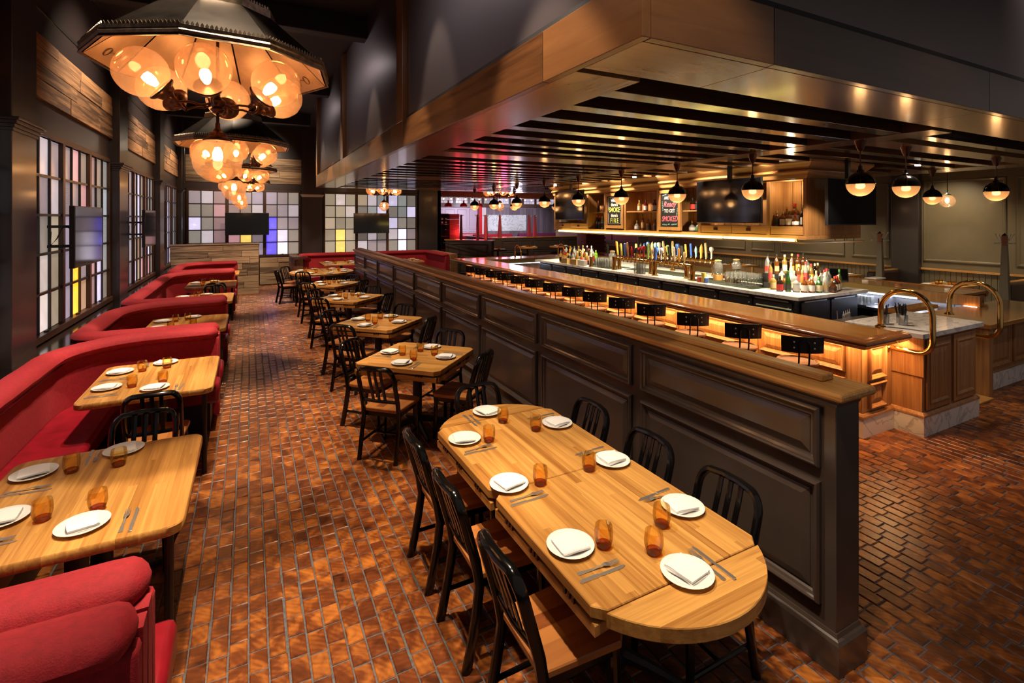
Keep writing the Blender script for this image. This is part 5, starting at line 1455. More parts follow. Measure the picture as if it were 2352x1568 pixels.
def border(t, w, h):
    m = MB()
    for (a, b_, c, d) in ((-w / 2 + .03, -w / 2 + .12, h / 2 - .035, h / 2 - .03), (-w / 2 + .03, -w / 2 + .035, 0.0, h / 2 - .03), (w / 2 - .035, w / 2 - .03, -h / 2 + .04, -0.02), (-w / 2 + .03, -w / 2 + .035, -h / 2 + .04, -0.06), (w / 2 - .035, w / 2 - .03, 0.02, h / 2 - .03), (-w / 2 + .03, w / 2 - .03, -h / 2 + .04, -h / 2 + .044)):
        m.box(a, b_, -0.003, 0, c, d)
    m.build('border_line', M['ink_white'], t)
def sprigs(t, w, h):
    m = MB()
    for (cx, cz, n, dx, dz) in ((-w / 2 + .03, 0.16, 6, 0.004, -0.033), (w / 2 - .03, 0.02, 5, -0.004, -0.03), (-w / 2 + .05, -h / 2 + .045, 5, 0.026, -0.002), (w / 2 - .17, -h / 2 + .045, 6, 0.025, 0.002), (-w / 2 + .05, h / 2 - .04, 4, 0.028, 0.006), (-0.03, -h / 2 + .05, 2, 0.02, 0)):
        for i in range(n):
            x, z = cx + dx * i, cz + dz * i
            m.box(x - 0.006, x + 0.006, -0.003, 0, z - 0.008, z + 0.007)
            m.box(x + 0.004, x + 0.016, -0.003, 0, z + 0.006, z + 0.012)
    m.build('leaf_sprig', M['ink_teal'], t)
board('chalkboard reading SMOKE and FIRE in lime letters on the bottle shelving', 9.01, 2.37, 0.50, 0.66,
      [('where', 0.115, 'ink_white', 0.235, 0, 0.8, 0.002), ("there's", 0.105, 'ink_white', 0.135, 0, 0.8, 0.002), ('SMOKE', 0.155, 'ink_lime', 0.015, 0, 0.78, 0.002), ("there's", 0.105, 'ink_white', -0.11, 0, 0.8, 0.002), ('F I R E', 0.145, 'ink_lime', -0.225, 0, 0.72, 0.002)], border)
board('chalkboard reading Ready TO GET SMOKED in pink letters on the bottle shelving', 7.33, 2.36, 0.46, 0.66,
      [('ARE YOU', 0.085, 'ink_white', 0.235, 0, 0.8, 0.001), ('Ready', 0.15, 'ink_pink', 0.11, 0.35, 0.9, 0.002), ('TO GET', 0.095, 'ink_white', -0.02, 0, 0.85, 0.001), ('SMOKED', 0.145, 'ink_pink', -0.175, 0.3, 0.72, 0.002)], sprigs)
# ------------------------------------------------------------------ bottles, taps and bar clutter
AMB, CLR, GRN, DRK, RED, GLD, LBL = (0.40, 0.13, 0.02, 1), (0.80, 0.82, 0.82, 1), (0.08, 0.26, 0.05, 1), (0.06, 0.03, 0.02, 1), (0.45, 0.03, 0.02, 1), (0.72, 0.50, 0.14, 1), (0.75, 0.70, 0.55, 1)
COLNAME = {AMB: 'amber', CLR: 'clear', GRN: 'green', DRK: 'dark', RED: 'red', GLD: 'golden'}
CREAM, WHT, BLK, REDL, ORG, TANL = (0.72, 0.62, 0.42, 1), (0.80, 0.78, 0.74, 1), (0.02, 0.02, 0.02, 1), (0.60, 0.04, 0.04, 1), (0.75, 0.35, 0.05, 1), (0.50, 0.36, 0.18, 1)
LABN = {CREAM: 'cream', WHT: 'white', BLK: 'black', REDL: 'red', ORG: 'orange', TANL: 'tan'}
PROFS = {
 'tall': [(0.0, 0.0), (0.036, 0.0), (0.038, 0.006), (0.038, 0.19), (0.033, 0.212), (0.018, 0.235), (0.0145, 0.25), (0.0145, 0.295)],
 'wine': [(0.0, 0.0), (0.037, 0.0), (0.038, 0.006), (0.038, 0.17), (0.034, 0.20), (0.020, 0.235), (0.0145, 0.26), (0.0145, 0.31)],
 'stout': [(0.0, 0.0), (0.046, 0.0), (0.048, 0.008), (0.048, 0.125), (0.043, 0.15), (0.022, 0.175), (0.016, 0.185), (0.016, 0.225)],
 'round': [(0.0, 0.0), (0.045, 0.0), (0.056, 0.02), (0.060, 0.055), (0.054, 0.095), (0.036, 0.125), (0.018, 0.145), (0.0145, 0.16), (0.0145, 0.20)],
 'slim': [(0.0, 0.0), (0.030, 0.0), (0.031, 0.006), (0.031, 0.22), (0.026, 0.245), (0.014, 0.275), (0.013, 0.285), (0.013, 0.33)],
}
LABZ = {'tall': (0.04, 0.14, 0.0388), 'wine': (0.035, 0.12, 0.0388), 'stout': (0.025, 0.115, 0.0488), 'round': (0.030, 0.085, 0.0605), 'slim': (0.05, 0.17, 0.0318)}
BM = {}
def bottle_parts(kind):
    if kind not in BM:
        p = PROFS[kind]; zt = p[-1][1]
        b = MB().lathe(p, 16).mesh('bottle', M['bottle'], True)
        z0, z1, r = LABZ[kind]
        lb = MB(); n = 10; v = []; f = []
        for i in range(n + 1):
            a = pi / 2 * 1.0 + pi * 0.9 + pi * 1.15 * (i / n - 0.5) - pi * 0.0
            for (rr, z) in ((r, z0), (r, z1)):
                v.append((rr * cos(a), rr * sin(a), z))
        for i in range(n): f.append((2 * i, 2 * i + 2, 2 * i + 3, 2 * i + 1))
        lm = lb.add(v, f).mesh('label_band', M['label'], True)
        cm = MB().lathe([(0.0155 if kind != 'slim' else 0.0145, zt - 0.028), (0.0165, zt - 0.02), (0.0165, zt + 0.012), (0.0, zt + 0.014)], 12).mesh('cap', M['label'], True)
        BM[kind] = (b, lm, cm)
    return BM[kind]
def bottle(kind, loc, color, lab, cap, label, group, scale=1.0):
    b, lm, cm = bottle_parts(kind)
    o = put('bottle', b, None, loc=loc); o.color = color; o.scale = (scale,) * 3
    o.rotation_euler = (0, 0, random.uniform(-.5, .5))
    tag(o, label, 'bottle', group)
    q = put('label_band', lm, o); q.color = lab
    c = put('cap', cm, o); c.color = cap
    return o
rnd = random.Random(5)
# cluster at the near corner of the island, in rows
CL = [  # (row x, y list) in metres; the front row faces the camera side
 ('front row', [(7.30, 5.02), (7.37, 4.93), (7.44, 4.845), (7.525, 4.775), (7.615, 4.715), (7.715, 4.665), (7.815, 4.625), (7.915, 4.58), (8.03, 4.61), (8.135, 4.64), (8.24, 4.675), (8.345, 4.72)]),
 ('second row', [(7.40, 5.20), (7.50, 5.08), (7.59, 4.98), (7.69, 4.91), (7.80, 4.86), (7.92, 4.83), (8.04, 4.83), (8.16, 4.85), (8.28, 4.88), (8.40, 4.92)]),
 ('third row', [(7.50, 5.32), (7.61, 5.20), (7.73, 5.12), (7.85, 5.07), (7.98, 5.04), (8.11, 5.03), (8.24, 5.05), (8.37, 5.08)]),
 ('raised back row', [(7.62, 5.46), (7.74, 5.38), (7.86, 5.32), (7.99, 5.28), (8.12, 5.26), (8.25, 5.25), (8.36, 5.26)])]
SPEC = {'front row': [('stout', DRK, REDL, DRK), ('wine', GRN, BLK, GRN), ('stout', CLR, WHT, WHT), ('stout', AMB, WHT, REDL), ('stout', AMB, WHT, WHT), ('stout', GRN, CREAM, GRN), ('tall', CLR, TANL, CREAM), ('round', AMB, DRK, ORG), ('stout', DRK, CREAM, REDL), ('stout', RED, WHT, REDL), ('stout', GLD, CREAM, CREAM), ('wine', GRN, TANL, GRN)]}
for row, pts in CL:
    for i, (x, y) in enumerate(pts):
        if row in SPEC: kind, c, lab, cap = SPEC[row][i]
        else:
            kind = rnd.choice(['tall', 'slim', 'tall', 'wine', 'stout']); c = rnd.choice([AMB, CLR, GLD, AMB, DRK, CLR, GLD])
            lab = rnd.choice([CREAM, WHT, REDL, BLK, ORG, TANL]); cap = rnd.choice([REDL, BLK, CREAM, TANL, REDL])
        z = {'front row': 1.066, 'second row': 1.066, 'third row': 1.151, 'raised back row': 1.291}[row]
        bottle(kind, (x + 0.0, y, z), c, lab, cap, '%s bottle with %s label, %s from left, %s of corner cluster' % (COLNAME[c], LABN.get(lab, 'dark'), ORD[i], row), 'liquor bottles on the island corner', 1.0)
tr = thing('bottle_riser', 'stepped black riser under the back rows of island bottles', 'stand', (0, 0, 0))
MB().prism([(7.44, 5.40), (7.60, 5.13), (7.85, 4.99), (8.1, 4.95), (8.44, 5.0), (8.44, 5.16), (8.1, 5.14), (7.86, 5.18), (7.68, 5.28), (7.52, 5.46)], 1.0755, 1.15).build('lower_step', M['black'], tr)
MB().prism([(7.55, 5.50), (7.70, 5.31), (7.86, 5.21), (8.1, 5.17), (8.44, 5.18), (8.44, 5.36), (8.1, 5.36), (7.9, 5.42), (7.66, 5.56)], 1.0755, 1.29).build('upper_step', M['black'], tr)
# far cluster left of the taps
k = 0
for r in range(3):
    for i in range(8):
        x = 7.12 + 0.12 * r + 0.02 * i; y = 10.95 - 0.155 * i + 0.05 * r
        kind = rnd.choice(['tall', 'slim', 'wine', 'tall', 'stout']); c = rnd.choice([CLR, AMB, GLD, CLR, GLD, DRK])
        lab = rnd.choice([CREAM, WHT, REDL, TANL, BLK]); cap = rnd.choice([REDL, BLK, CREAM, TANL, GLD])
        if r == 2 and i == 7: c = lab = cap = (0.25, 0.55, 0.04, 1); COLNAME[c] = 'lime green'; LABN[c] = 'lime'
        bottle(kind, (x, y, 1.066 + (0.0, 0.05, 0.11)[r]), c, lab, cap, '%s bottle with %s label, %s in %s row, far island cluster' % (COLNAME.get(c, 'clear'), LABN.get(lab, 'pale'), ORD[i], ('front', 'middle', 'back')[r]), 'liquor bottles at the far island end')
fr_ = thing('bottle_riser', 'low stepped riser under the far island bottles', 'stand', (0, 0, 0))
MB().prism([(7.18, 11.05), (7.33, 9.82), (7.46, 9.85), (7.30, 11.1)], 1.066, 1.115).build('lower_step', M['black'], fr_)
MB().prism([(7.31, 11.1), (7.465, 9.86), (7.60, 9.88), (7.44, 11.15)], 1.066, 1.175).build('upper_step', M['black'], fr_)
for i, (x, y, c) in enumerate([(7.05, 10.62, 'box_card'), (7.05, 10.22, 'box_card'), (7.06, 9.92, 'paper')]):
    t = thing('carton', ['brown carton on the far island edge, nearest the bar corner', 'brown carton on the far island edge, middle one', 'white label carton on the far island edge beside the brass column'][i], 'box', (x, y, 1.066), 0.1)
    MB().box(-0.05, 0.05, -0.11, 0.11, 0, 0.13).build('body', M[c], t); MB().box(-0.052, 0.0, -0.112, 0.112, 0.13, 0.135).build('flap', M[c], t)
# shelf bottles
SHB = [  # y, z, kind, glass, label, cap, where
 (8.42, 2.351, 'stout', GLD, CREAM, TANL), (8.22, 2.351, 'stout', RED, WHT, BLK), (7.96, 2.351, 'stout', RED, WHT, BLK), (7.80, 2.351, 'stout', GLD, CREAM, TANL),
 (8.50, 1.941, 'round', CLR, WHT, TANL), (8.32, 1.941, 'slim', AMB, TANL, BLK), (8.14, 1.941, 'stout', AMB, BLK, BLK), (7.94, 1.941, 'stout', AMB, BLK, BLK), (7.73, 1.941, 'tall', AMB, CREAM, BLK),
 (9.86, 2.351, 'slim', AMB, DRK, BLK), (9.58, 2.351, 'tall', CLR, GRN, WHT), (9.45, 2.351, 'tall', RED, WHT, REDL),
 (9.92, 1.941, 'wine', DRK, BLK, REDL), (9.82, 1.941, 'wine', DRK, BLK, REDL), (9.72, 1.941, 'tall', CLR, BLK, CREAM), (9.62, 1.941, 'wine', DRK, BLK, REDL), (9.5, 1.941, 'tall', CLR, WHT, WHT),
 (6.94, 2.351, 'stout', DRK, REDL, BLK), (6.82, 2.351, 'stout', DRK, BLK, BLK), (6.70, 2.351, 'stout', AMB, WHT, BLK),
 (6.95, 1.941, 'round', CLR, WHT, TANL), (6.80, 1.941, 'round', CLR, GRN, TANL), (6.68, 1.941, 'tall', CLR, WHT, BLK)]
for i, (y, z, kind, c, lab, cap) in enumerate(SHB):
    bay = 'between the chalkboards' if 7.6 < y < 8.7 else ('left of the SMOKE board' if y > 9 else 'right of the pink-lettered board')
    bottle(kind, (SX0 + 0.20, y, z), c, lab, cap, '%s bottle with %s label, %s shelf %s, %s along' % (COLNAME[c], LABN.get(lab, COLNAME.get(lab, 'dark')), 'upper' if z > 2.2 else 'lower', bay, ORD[i % 9]), 'bottles on the overhead shelves')
for i, (x, y, kind, c, lab, cap, s) in enumerate([(7.40, 5.14, 'stout', AMB, BLK, TANL, 1), (7.40, 5.04, 'stout', AMB, CREAM, TANL, .95), (7.40, 4.94, 'stout', AMB, CREAM, GRN, 1.0), (7.40, 4.835, 'round', AMB, WHT, REDL, .9), (7.42, 4.718, 'stout', DRK, WHT, BLK, 1.2), (7.53, 5.06, 'tall', AMB, TANL, AMB, 1), (7.53, 4.93, 'stout', AMB, CREAM, REDL, 1.5), (7.54, 4.79, 'tall', CLR, WHT, BLK, 1.05)]):
    bottle(kind, (x, y, 2.076), c, lab, cap, '%s bottle with %s label in the lit shelving niche, %s from its left' % (COLNAME[c], LABN.get(lab, 'dark'), ORD[i] if i < 5 else 'behind, ' + ORD[i - 5]), 'bottles in the lit niche', s)
for i in range(4):
    bottle('stout', (SX0 + 0.1, 11.38 - 0.09 * i, 2.076), AMB if i % 2 else GLD, WHT, TANL, 'small pale bottle under the far television, %s in line' % ORD[i], 'bottles under the far television', 0.8)

# tap columns with their handles
def pillar_col(label, x, y, h, r=0.045):
    t = thing('tap_column', label, 'beer tap', (x, y, 1.066), 0, 'brass tap columns on the island')
    MB().lathe([(r + 0.02, 0), (r + 0.02, 0.012), (r, 0.02), (r, h), (r + 0.004, h), (r + 0.004, h + 0.012), (r - 0.01, h + 0.02), (0, h + 0.02)], 18).build('column', M['brass'], t, smooth=True)
    return t
cols = [('nearest brass tap column on the island', 7.15, 6.62), ('second brass tap column on the island', 7.12, 7.55), ('third brass tap column on the island', 7.12, 8.80)]
TAPC = [(0.85, 0.84, 0.78), (0.85, 0.82, 0.70), (0.82, 0.62, 0.10), (0.65, 0.03, 0.03), (0.05, 0.14, 0.55), (0.80, 0.80, 0.80), (0.60, 0.33, 0.12), (0.85, 0.40, 0.06), (0.03, 0.03, 0.03), (0.25, 0.60, 0.70), (0.75, 0.56, 0.28), (0.35, 0.55, 0.10), (0.85, 0.80, 0.30)]
def tap_head(kind):
    if kind == 0: p = [(0.008, 0), (0.010, 0.03), (0.020, 0.09), (0.024, 0.16), (0.020, 0.20), (0.0, 0.21)]
    elif kind == 1: p = [(0.008, 0), (0.011, 0.06), (0.012, 0.12), (0.027, 0.15), (0.030, 0.18), (0.022, 0.21), (0.0, 0.22)]
    elif kind == 2: p = [(0.009, 0), (0.013, 0.02), (0.017, 0.22), (0.014, 0.25), (0.0, 0.255)]
    else: p = [(0.010, 0), (0.016, 0.02), (0.011, 0.05), (0.022, 0.12), (0.019, 0.17), (0.010, 0.20), (0.0, 0.23)]
    return MB().lathe(p, 12).mesh('tap_handle', M['enamel'], True)
THM = [tap_head(i) for i in range(4)]
FAU = MB().tube([(0, 0, 0.02), (-0.045, 0, 0.02), (-0.065, 0, 0.0), (-0.07, 0, -0.06)], 0.011, 8).lathe([(0.013, 0.0), (0.016, 0.03), (0.009, 0.045)], 10, (-0.045, 0, 0.02)).mesh('faucet', M['brass'], True)
def tap_bridge(label, x, ys, ye, z, n, legs):
    t = thing('tap_bridge', label, 'beer tap', (x, ys, 1.066), 0)
    L = ye - ys
    MB().tube([(0, -0.06, z), (0, L + 0.06, z)], 0.034, 14).build('manifold', M['brass'], t, smooth=True)
    for ly in legs: MB().lathe([(0.06, 0), (0.06, 0.012), (0.042, 0.02), (0.042, z)], 16, (0, ly, 0)).build('leg', M['brass'], t, smooth=True)
    for i in range(n):
        y = L * (i + 0.5) / n
        f = put('faucet', FAU, t, loc=(-0.02, y, z))
        h = put('tap_handle', THM[rnd.randrange(4)], t, loc=(-0.055 + rnd.uniform(-.01, .01), y, z + 0.062), rot=(rnd.uniform(-.08, .08), rnd.uniform(-.1, .02), 0))
        c = rnd.choice(TAPC); h.color = (c[0], c[1], c[2], 1); s = rnd.uniform(0.95, 1.25); h.scale = (s * 1.35, s * 1.35, s)
tap_bridge('front brass tap bridge with a row of coloured handles over the drip mats', 7.30, 6.85, 8.90, 0.245, 17, (0.05, 1.0, 2.0))
tap_bridge('rear brass tap bridge with coloured handles, farther from the counter', 8.15, 6.95, 9.25, 0.275, 18, (0.05, 1.15, 2.25))
for lab, x, y in cols: pillar_col(lab, x, y, 0.27)
pillar_col('far brass column with a blue band beside the crate glasses', 7.10, 9.62, 0.23, 0.038)
pillar_col('slim brass tap column behind the glass dispensers', 8.45, 6.35, 0.2, 0.03)
for lab, x, y, c in (('tall black tap handle at the far end of the front taps', 7.16, 9.08, (0.015, 0.015, 0.015)), ('tall navy tap handle above the second brass column', 7.12, 7.55, (0.03, 0.06, 0.22))):
    o = put('tap_handle_tall', MB().lathe([(0.014, 0), (0.016, 0.02), (0.021, 0.20), (0.024, 0.25), (0.0, 0.26)], 12).mesh('tap_handle_tall', M['enamel'], True), None, loc=(x, y, 1.36))
    o.color = c + (1,); tag(o, lab, 'tap handle')
# glass jars, display case, stemware, glass stacks
def jar(label, x, y):
    t = thing('drink_dispenser', label, 'jar', (x, y, 1.075))
    MB().prism([(0.085 * cos(2 * pi * i / 12), 0.085 * sin(2 * pi * i / 12)) for i in range(12)], 0, 0.10).build('stand', M['bamboo'], t, smooth=True)
    MB().lathe([(0, 0.102), (0.070, 0.102), (0.082, 0.12), (0.082, 0.27), (0.060, 0.31), (0.052, 0.33), (0.058, 0.345)], 20).build('vessel', M['clear'], t, smooth=True)
    MB().lathe([(0, 0.346), (0.06, 0.346), (0.06, 0.362), (0.02, 0.37), (0, 0.37)], 18).build('lid', M['bamboo'], t, smooth=True)
jar('glass drink dispenser on a bamboo stand, nearest the taps', 7.58, 6.42)
jar('glass drink dispenser on a bamboo stand, behind the other', 8.05, 6.40)
jar('glass drink dispenser among the glass stacks at the far island end', 7.52, 9.36)
cs = thing('display_case', 'small glass display case framed in brass beside the stemware', 'case', (7.55, 6.08, 1.075), 0.0)
MB().box(-0.09, 0.09, -0.09, 0.09, 0, 0.012).build('floor_plate', M['brass_dull'], cs)
for (x, y) in ((-.088, -.088), (-.088, .088), (.088, .088), (.088, -.088)):
    MB().box(x - .005, x + .005, y - .005, y + .005, 0.012, 0.22).build('post', M['brass'], cs)
MB().box(-0.09, 0.09, -0.09, 0.09, 0.22, 0.232).build('roof_plate', M['brass'], cs)
MB().box(-0.085, 0.085, -0.085, 0.085, 0.013, 0.219).build('glazing', M['clear'], cs)
MB().box(-0.05, 0.05, -0.05, 0.05, 0.014, 0.11).build('contents', M['box_card'], cs)
WG = MB().lathe([(0, 0), (0.034, 0), (0.034, 0.003), (0.006, 0.01), (0.005, 0.085), (0.012, 0.095), (0.035, 0.125), (0.040, 0.155), (0.034, 0.20)], 16).mesh('wine_glass', M['clear'], True)
for r in range(4):
    for i in range(6):
        o = put('wine_glass', WG, None, loc=(7.30 + 0.085 * r + 0.02 * (i % 2), 5.99 - 0.085 * i, 1.075 if r < 5 else 1.067))
        tag(o, 'clear stemmed glass in the stemware block, %s row from front, %s along' % (ORD[r], ORD[i]), 'glass', 'stemmed glasses on the island')
TG = MB().lathe([(0, 0), (0.030, 0), (0.036, 0.10), (0.036, 0.105), (0.030, 0.01), (0, 0.008)], 12).mesh('glass', M['clear'], True)
for r in range(3):
    for i in range(5):
        for z in range(2):
            o = put('beer_glass', TG, None, loc=(7.18 + 0.08 * r, 9.52 - 0.08 * i, 1.066 + 0.107 * z))
            tag(o, 'clear beer glass in the far glass block, %s layer, %s row, %s along' % (('lower', 'upper')[z], ORD[r], ORD[i]), 'glass', 'beer glasses stacked on the island')
for r in range(2):
    for i in range(3):
        for z in range(2):
            o = put('beer_glass', TG, None, loc=(7.04 + 0.08 * r, 8.02 - 0.08 * i, 1.066 + 0.107 * z))
            tag(o, 'clear beer glass in the small block before the taps, %s layer, %s row, %s along' % (('lower', 'upper')[z], ORD[r], ORD[i]), 'glass', 'beer glasses before the taps')
for i, (x, y, z, c) in enumerate([(7.12, 6.44, 1.066, (0.7, 0.12, 0.08, 1)), (7.14, 6.36, 1.066, (0.85, 0.6, 0.1, 1)), (7.12, 6.28, 1.066, (0.1, 0.2, 0.6, 1)), (7.14, 6.36, 1.152, (0.85, 0.62, 0.1, 1))]):
    o = put('tin_can', MB().lathe([(0, 0), (0.036, 0), (0.036, 0.082), (0.033, 0.085), (0, 0.085)], 14).mesh('tin_can', M['label'], True), None, loc=(x, y, z)); o.color = c
    tag(o, ['red tin can, leftmost at the foot of the nearest tap column', 'yellow tin can, middle of the row by the nearest tap column', 'blue tin can, rightmost by the nearest tap column', 'yellow tin can on top of the other tins'][i], 'can', 'small tins by the taps')
# straws and caddies on the marble slab
for i, (x, y, lab) in enumerate([(6.22, 2.86, 'glass of folded white napkins standing on the marble slab'), (6.10, 2.98, 'glass of black stirrers nearest the brass loop'), (6.33, 2.93, 'glass of black straws at the slab back edge')]):
    t = thing('straw_holder', lab, 'holder', (x, y, 1.053))
    MB().lathe([(0, 0), (0.042, 0), (0.045, 0.11), (0.042, 0.11), (0.039, 0.008), (0, 0.008)], 14).build('cup', M['clear'], t, smooth=True)
    if i == 0: MB().box(-0.025, 0.025, -0.022, 0.022, 0.01, 0.10).build('napkins', M['paper'], t)
    for k in range(12):
        a = rnd.uniform(0, 6.28); s = rnd.uniform(0.3, 1)
        if i == 0 and k > 7: break
        MB().tube([(0.02 * cos(a) * s, 0.02 * sin(a) * s, 0.01), (0.07 * cos(a) * s, 0.07 * sin(a) * s, rnd.uniform(0.17, 0.22))], 0.0045, 5).build('straw', M['straw'], t)
for i in range(4):
    x, y = 6.02 + 0.075 * i, 3.36 + 0.02 * i
    t = thing('oil_cruet', 'small glass cruet with steel spout behind the bar end, %s from the left' % ORD[i], 'cruet', (x, y, 0.972), 0, 'glass cruets')
    MB().lathe([(0, 0), (0.035, 0), (0.038, 0.02), (0.030, 0.05), (0.012, 0.085), (0.010, 0.115)], 14).build('vessel', M['clear'], t, smooth=True)
    MB().lathe([(0, 0.004), (0.032, 0.004), (0.034, 0.02), (0, 0.022)], 12).build('contents', M['leather'], t, smooth=True)
    MB().lathe([(0.011, 0.115), (0.011, 0.125), (0.004, 0.135), (0.003, 0.165), (0, 0.165)], 8).build('spout', M['steel'], t, smooth=True)
sk = thing('speed_rack', 'perforated steel rack under the cruets at the inside bar end', 'rack', (6.15, 3.42, 0))
MB().box(-0.25, 0.75, -0.12, 0.20, 0.93, 0.97).build('tray', M['brushed'], sk)
for x in (-0.2, 0.7): MB().cyl(x, 0.1, 0, 0.93, 0.02, 8).build('leg', M['brushed'], sk)
ps = thing('touch_screen', 'blue-lit till touch screen on the right bar leg', 'screen', (9.42, 5.35, 1.068), -0.9)
MB().box(-0.16, 0.16, -0.02, 0.02, 0.0, 0.23).build('casing', M['tv_case'], ps, rot=(-0.4, 0, 0))
MB().box(-0.145, 0.145, -0.024, -0.02, 0.02, 0.215).build('screen', M['tv'], ps, rot=(-0.4, 0, 0))
gr = thing('glass_rack', 'wire rack of small glasses on the steel bench of the far bar leg', 'rack', (9.15, 5.0, 0.741))
MB().box(-0.08, 0.34, -0.3, 0.25, 0, 0.012).build('tray', M['brushed'], gr)
for r in range(3):
    for i in range(5):
        MB().lathe([(0, 0.013), (0.03, 0.013), (0.034, 0.14), (0.03, 0.14), (0.028, 0.02), (0, 0.02)], 10, (0.0 + 0.11 * r, -0.24 + 0.105 * i, 0)).build('small_glass', M['clear'], gr, smooth=True)
for i, (x, y) in enumerate([(9.2, 5.5), (9.22, 5.38), (9.35, 5.35)]):
    t = thing('straw_holder', ['white napkin caddy on the steel bench', 'black straw cup on the steel bench', 'steel shaker tin on the steel bench'][i], 'holder', (x, y, 0.741))
    MB().lathe([(0, 0), (0.045, 0), (0.05, 0.14 if i < 2 else 0.2), (0.046, 0.14 if i < 2 else 0.2), (0.04, 0.01), (0, 0.01)], 14).build('cup', M['clear'] if i == 1 else (M['paper'] if i == 0 else M['brushed']), t, smooth=True)
    if i == 1:
        for k in range(10):
            a = k * 0.7; MB().tube([(0.02 * cos(a), 0.02 * sin(a), 0.01), (0.06 * cos(a), 0.06 * sin(a), 0.25)], 0.005, 5).build('straw', M['straw'], t)
# ------------------------------------------------------------------ tin-shade chandeliers
NS = 10
def make_chandelier():
    t = thing('chandelier', '', 'chandelier', (0, 0, 0), 0, 'tin shade chandeliers')
    # origin at the centre of the rim plane; z up
    R0, R1, H = 0.71, 0.34, 0.37
    P = lambda R, z, k, o=0.0: (R * cos(2 * pi * (k + o) / NS), R * sin(2 * pi * (k + o) / NS), z)
    MB().add([P(R0, 0.05, k) for k in range(NS)] + [P(R1, H, k) for k in range(NS)], [(k, (k + 1) % NS, NS + (k + 1) % NS, NS + k) for k in range(NS)]).build('shade', M['shade_out'], t)
    MB().add([P(R1, H + 0.0, k) for k in range(NS)], [tuple(range(NS))]).build('shade_lid', M['shade_out'], t)
    for k in range(NS):      # inner lining, one tin panel per side
        m = MB(); g = 0.006
        a, b, c, d = Vector(P(R0 - 0.012, 0.0, k)), Vector(P(R0 - 0.012, 0.0, k + 1)), Vector(P(R1 - 0.012, H - 0.03, k + 1)), Vector(P(R1 - 0.012, H - 0.03, k))
        e = (b - a).normalized() * g
        m.add([a + e, b - e, c - e, d + e], [(3, 2, 1, 0)])
        m.build('lining_panel', M['shade_in'], t)
        if k % 2 == 0:       # faded stencil marks on alternate panels
            s = MB(); u = (b - a).normalized(); w = ((d + c) / 2 - (a + b) / 2).normalized(); nn = u.cross(w) * -0.004
            o = (a + b) / 2 + w * 0.09
            for (cx, r) in ((-0.06, 0.026), (0.06, 0.026)):
                ring = []
                for i in range(13):
                    q = 2 * pi * i / 12; ring.append(o + u * (cx + r * cos(q)) + w * (r * 1.2 * sin(q)) - Vector((0, 0, 0.006)))
                s.tube(ring, 0.0035, 4, cap=False)
            s.tube([o + u * -0.034 + w * 0.0 - Vector((0, 0, 0.006)), o + u * 0.0 + w * 0.015 - Vector((0, 0, 0.006)), o + u * 0.034 - Vector((0, 0, 0.006))], 0.003, 4)
            s.build('stencil_mark', M['shade_mark'], t)
    rim = MB()
    rim.sweep([P(R0, 0, k)[:2] for k in range(NS)], [(0.0, -0.005), (0.014, -0.005), (0.008, 0.012), (0.016, 0.026), (0.008, 0.040), (0.014, 0.056), (0.0, 0.056)], closed=True)
    rim.build('rim_band', M['crown_tin'], t)
    rim2 = MB().sweep([P(R1 + .01, 0, k)[:2] for k in range(NS)], [(0.0, H - 0.02), (0.012, H - 0.02), (0.012, H + 0.03), (0.0, H + 0.03)], closed=True)
    rim2.build('rim_band', M['crown_tin'], t)
    def teeth(R, z, n, s):
        m = MB()
        for k in range(NS):
            a, b = Vector(P(R, z, k)), Vector(P(R, z, k + 1)); u = (b - a).normalized(); nn = Vector((u.y, -u.x, 0)) * 0.003
            for i in range(n):
                c = a + (b - a) * ((i + 0.5) / n)
                q = [c - u * 0.5 * s, c + u * 0.5 * s, c + u * 0.35 * s + Vector((0, 0, .35 * s)), c + u * 0.55 * s + Vector((0, 0, 0.8 * s)), c + Vector((0, 0, 1.7 * s)), c - u * 0.55 * s + Vector((0, 0, 0.8 * s)), c - u * 0.35 * s + Vector((0, 0, .35 * s))]
                m.add([p + nn for p in q] + [p - nn for p in q], [tuple(range(7)), tuple(range(13, 6, -1))] + [(j, j + 7, (j + 1) % 7 + 7, (j + 1) % 7) for j in range(7)])
        return m
    teeth(R0 - 0.004, 0.056, 19, 0.017).build('tin_cresting', M['crown_tin'], t)
    teeth(R1 + 0.01, H + 0.03, 10, 0.016).build('tin_cresting', M['crown_tin'], t)
    # stem, hub, hanging chains
    MB().lathe([(0.010, -0.48), (0.010, 2.07)], 8).build('stem', M['bronze'], t, smooth=True)
    MB().lathe([(0, -0.29), (0.025, -0.285), (0.045, -0.26), (0.032, -0.245), (0.05, -0.225), (0.05, -0.205), (0.03, -0.185), (0.015, -0.17), (0.013, -0.11)], 16).build('hub', M['bronze'], t, smooth=True)
    for k in range(4):
        a = pi / 4 + k * pi / 2
        MB().tube([(R1 * cos(a), R1 * sin(a), H + 0.03), (0.05 * cos(a), 0.05 * sin(a), H + 0.62)], 0.006, 5).build('chain', M['bronze'], t)
    G = [(0, -0.11)] + [(0.15 * sin(pi * i / 16), -0.15 * cos(pi * i / 16)) for i in range(2, 16)] + [(0.055, 0.143)]
    gm = MB().shell([(r, z) for r, z in [(0.15 * sin(pi * i / 18) if i else 0.0005, -0.15 * cos(pi * i / 18)) for i in range(0, 17)]], 24).mesh('globe', M['globe'], True)
    cm = MB().lathe([(0.060, 0.128), (0.085, 0.128), (0.088, 0.138), (0.078, 0.150), (0.06, 0.158), (0.05, 0.182), (0.03, 0.192), (0.016, 0.215), (0.014, 0.25)], 18).mesh('gallery_cap', M['bronze'], True)
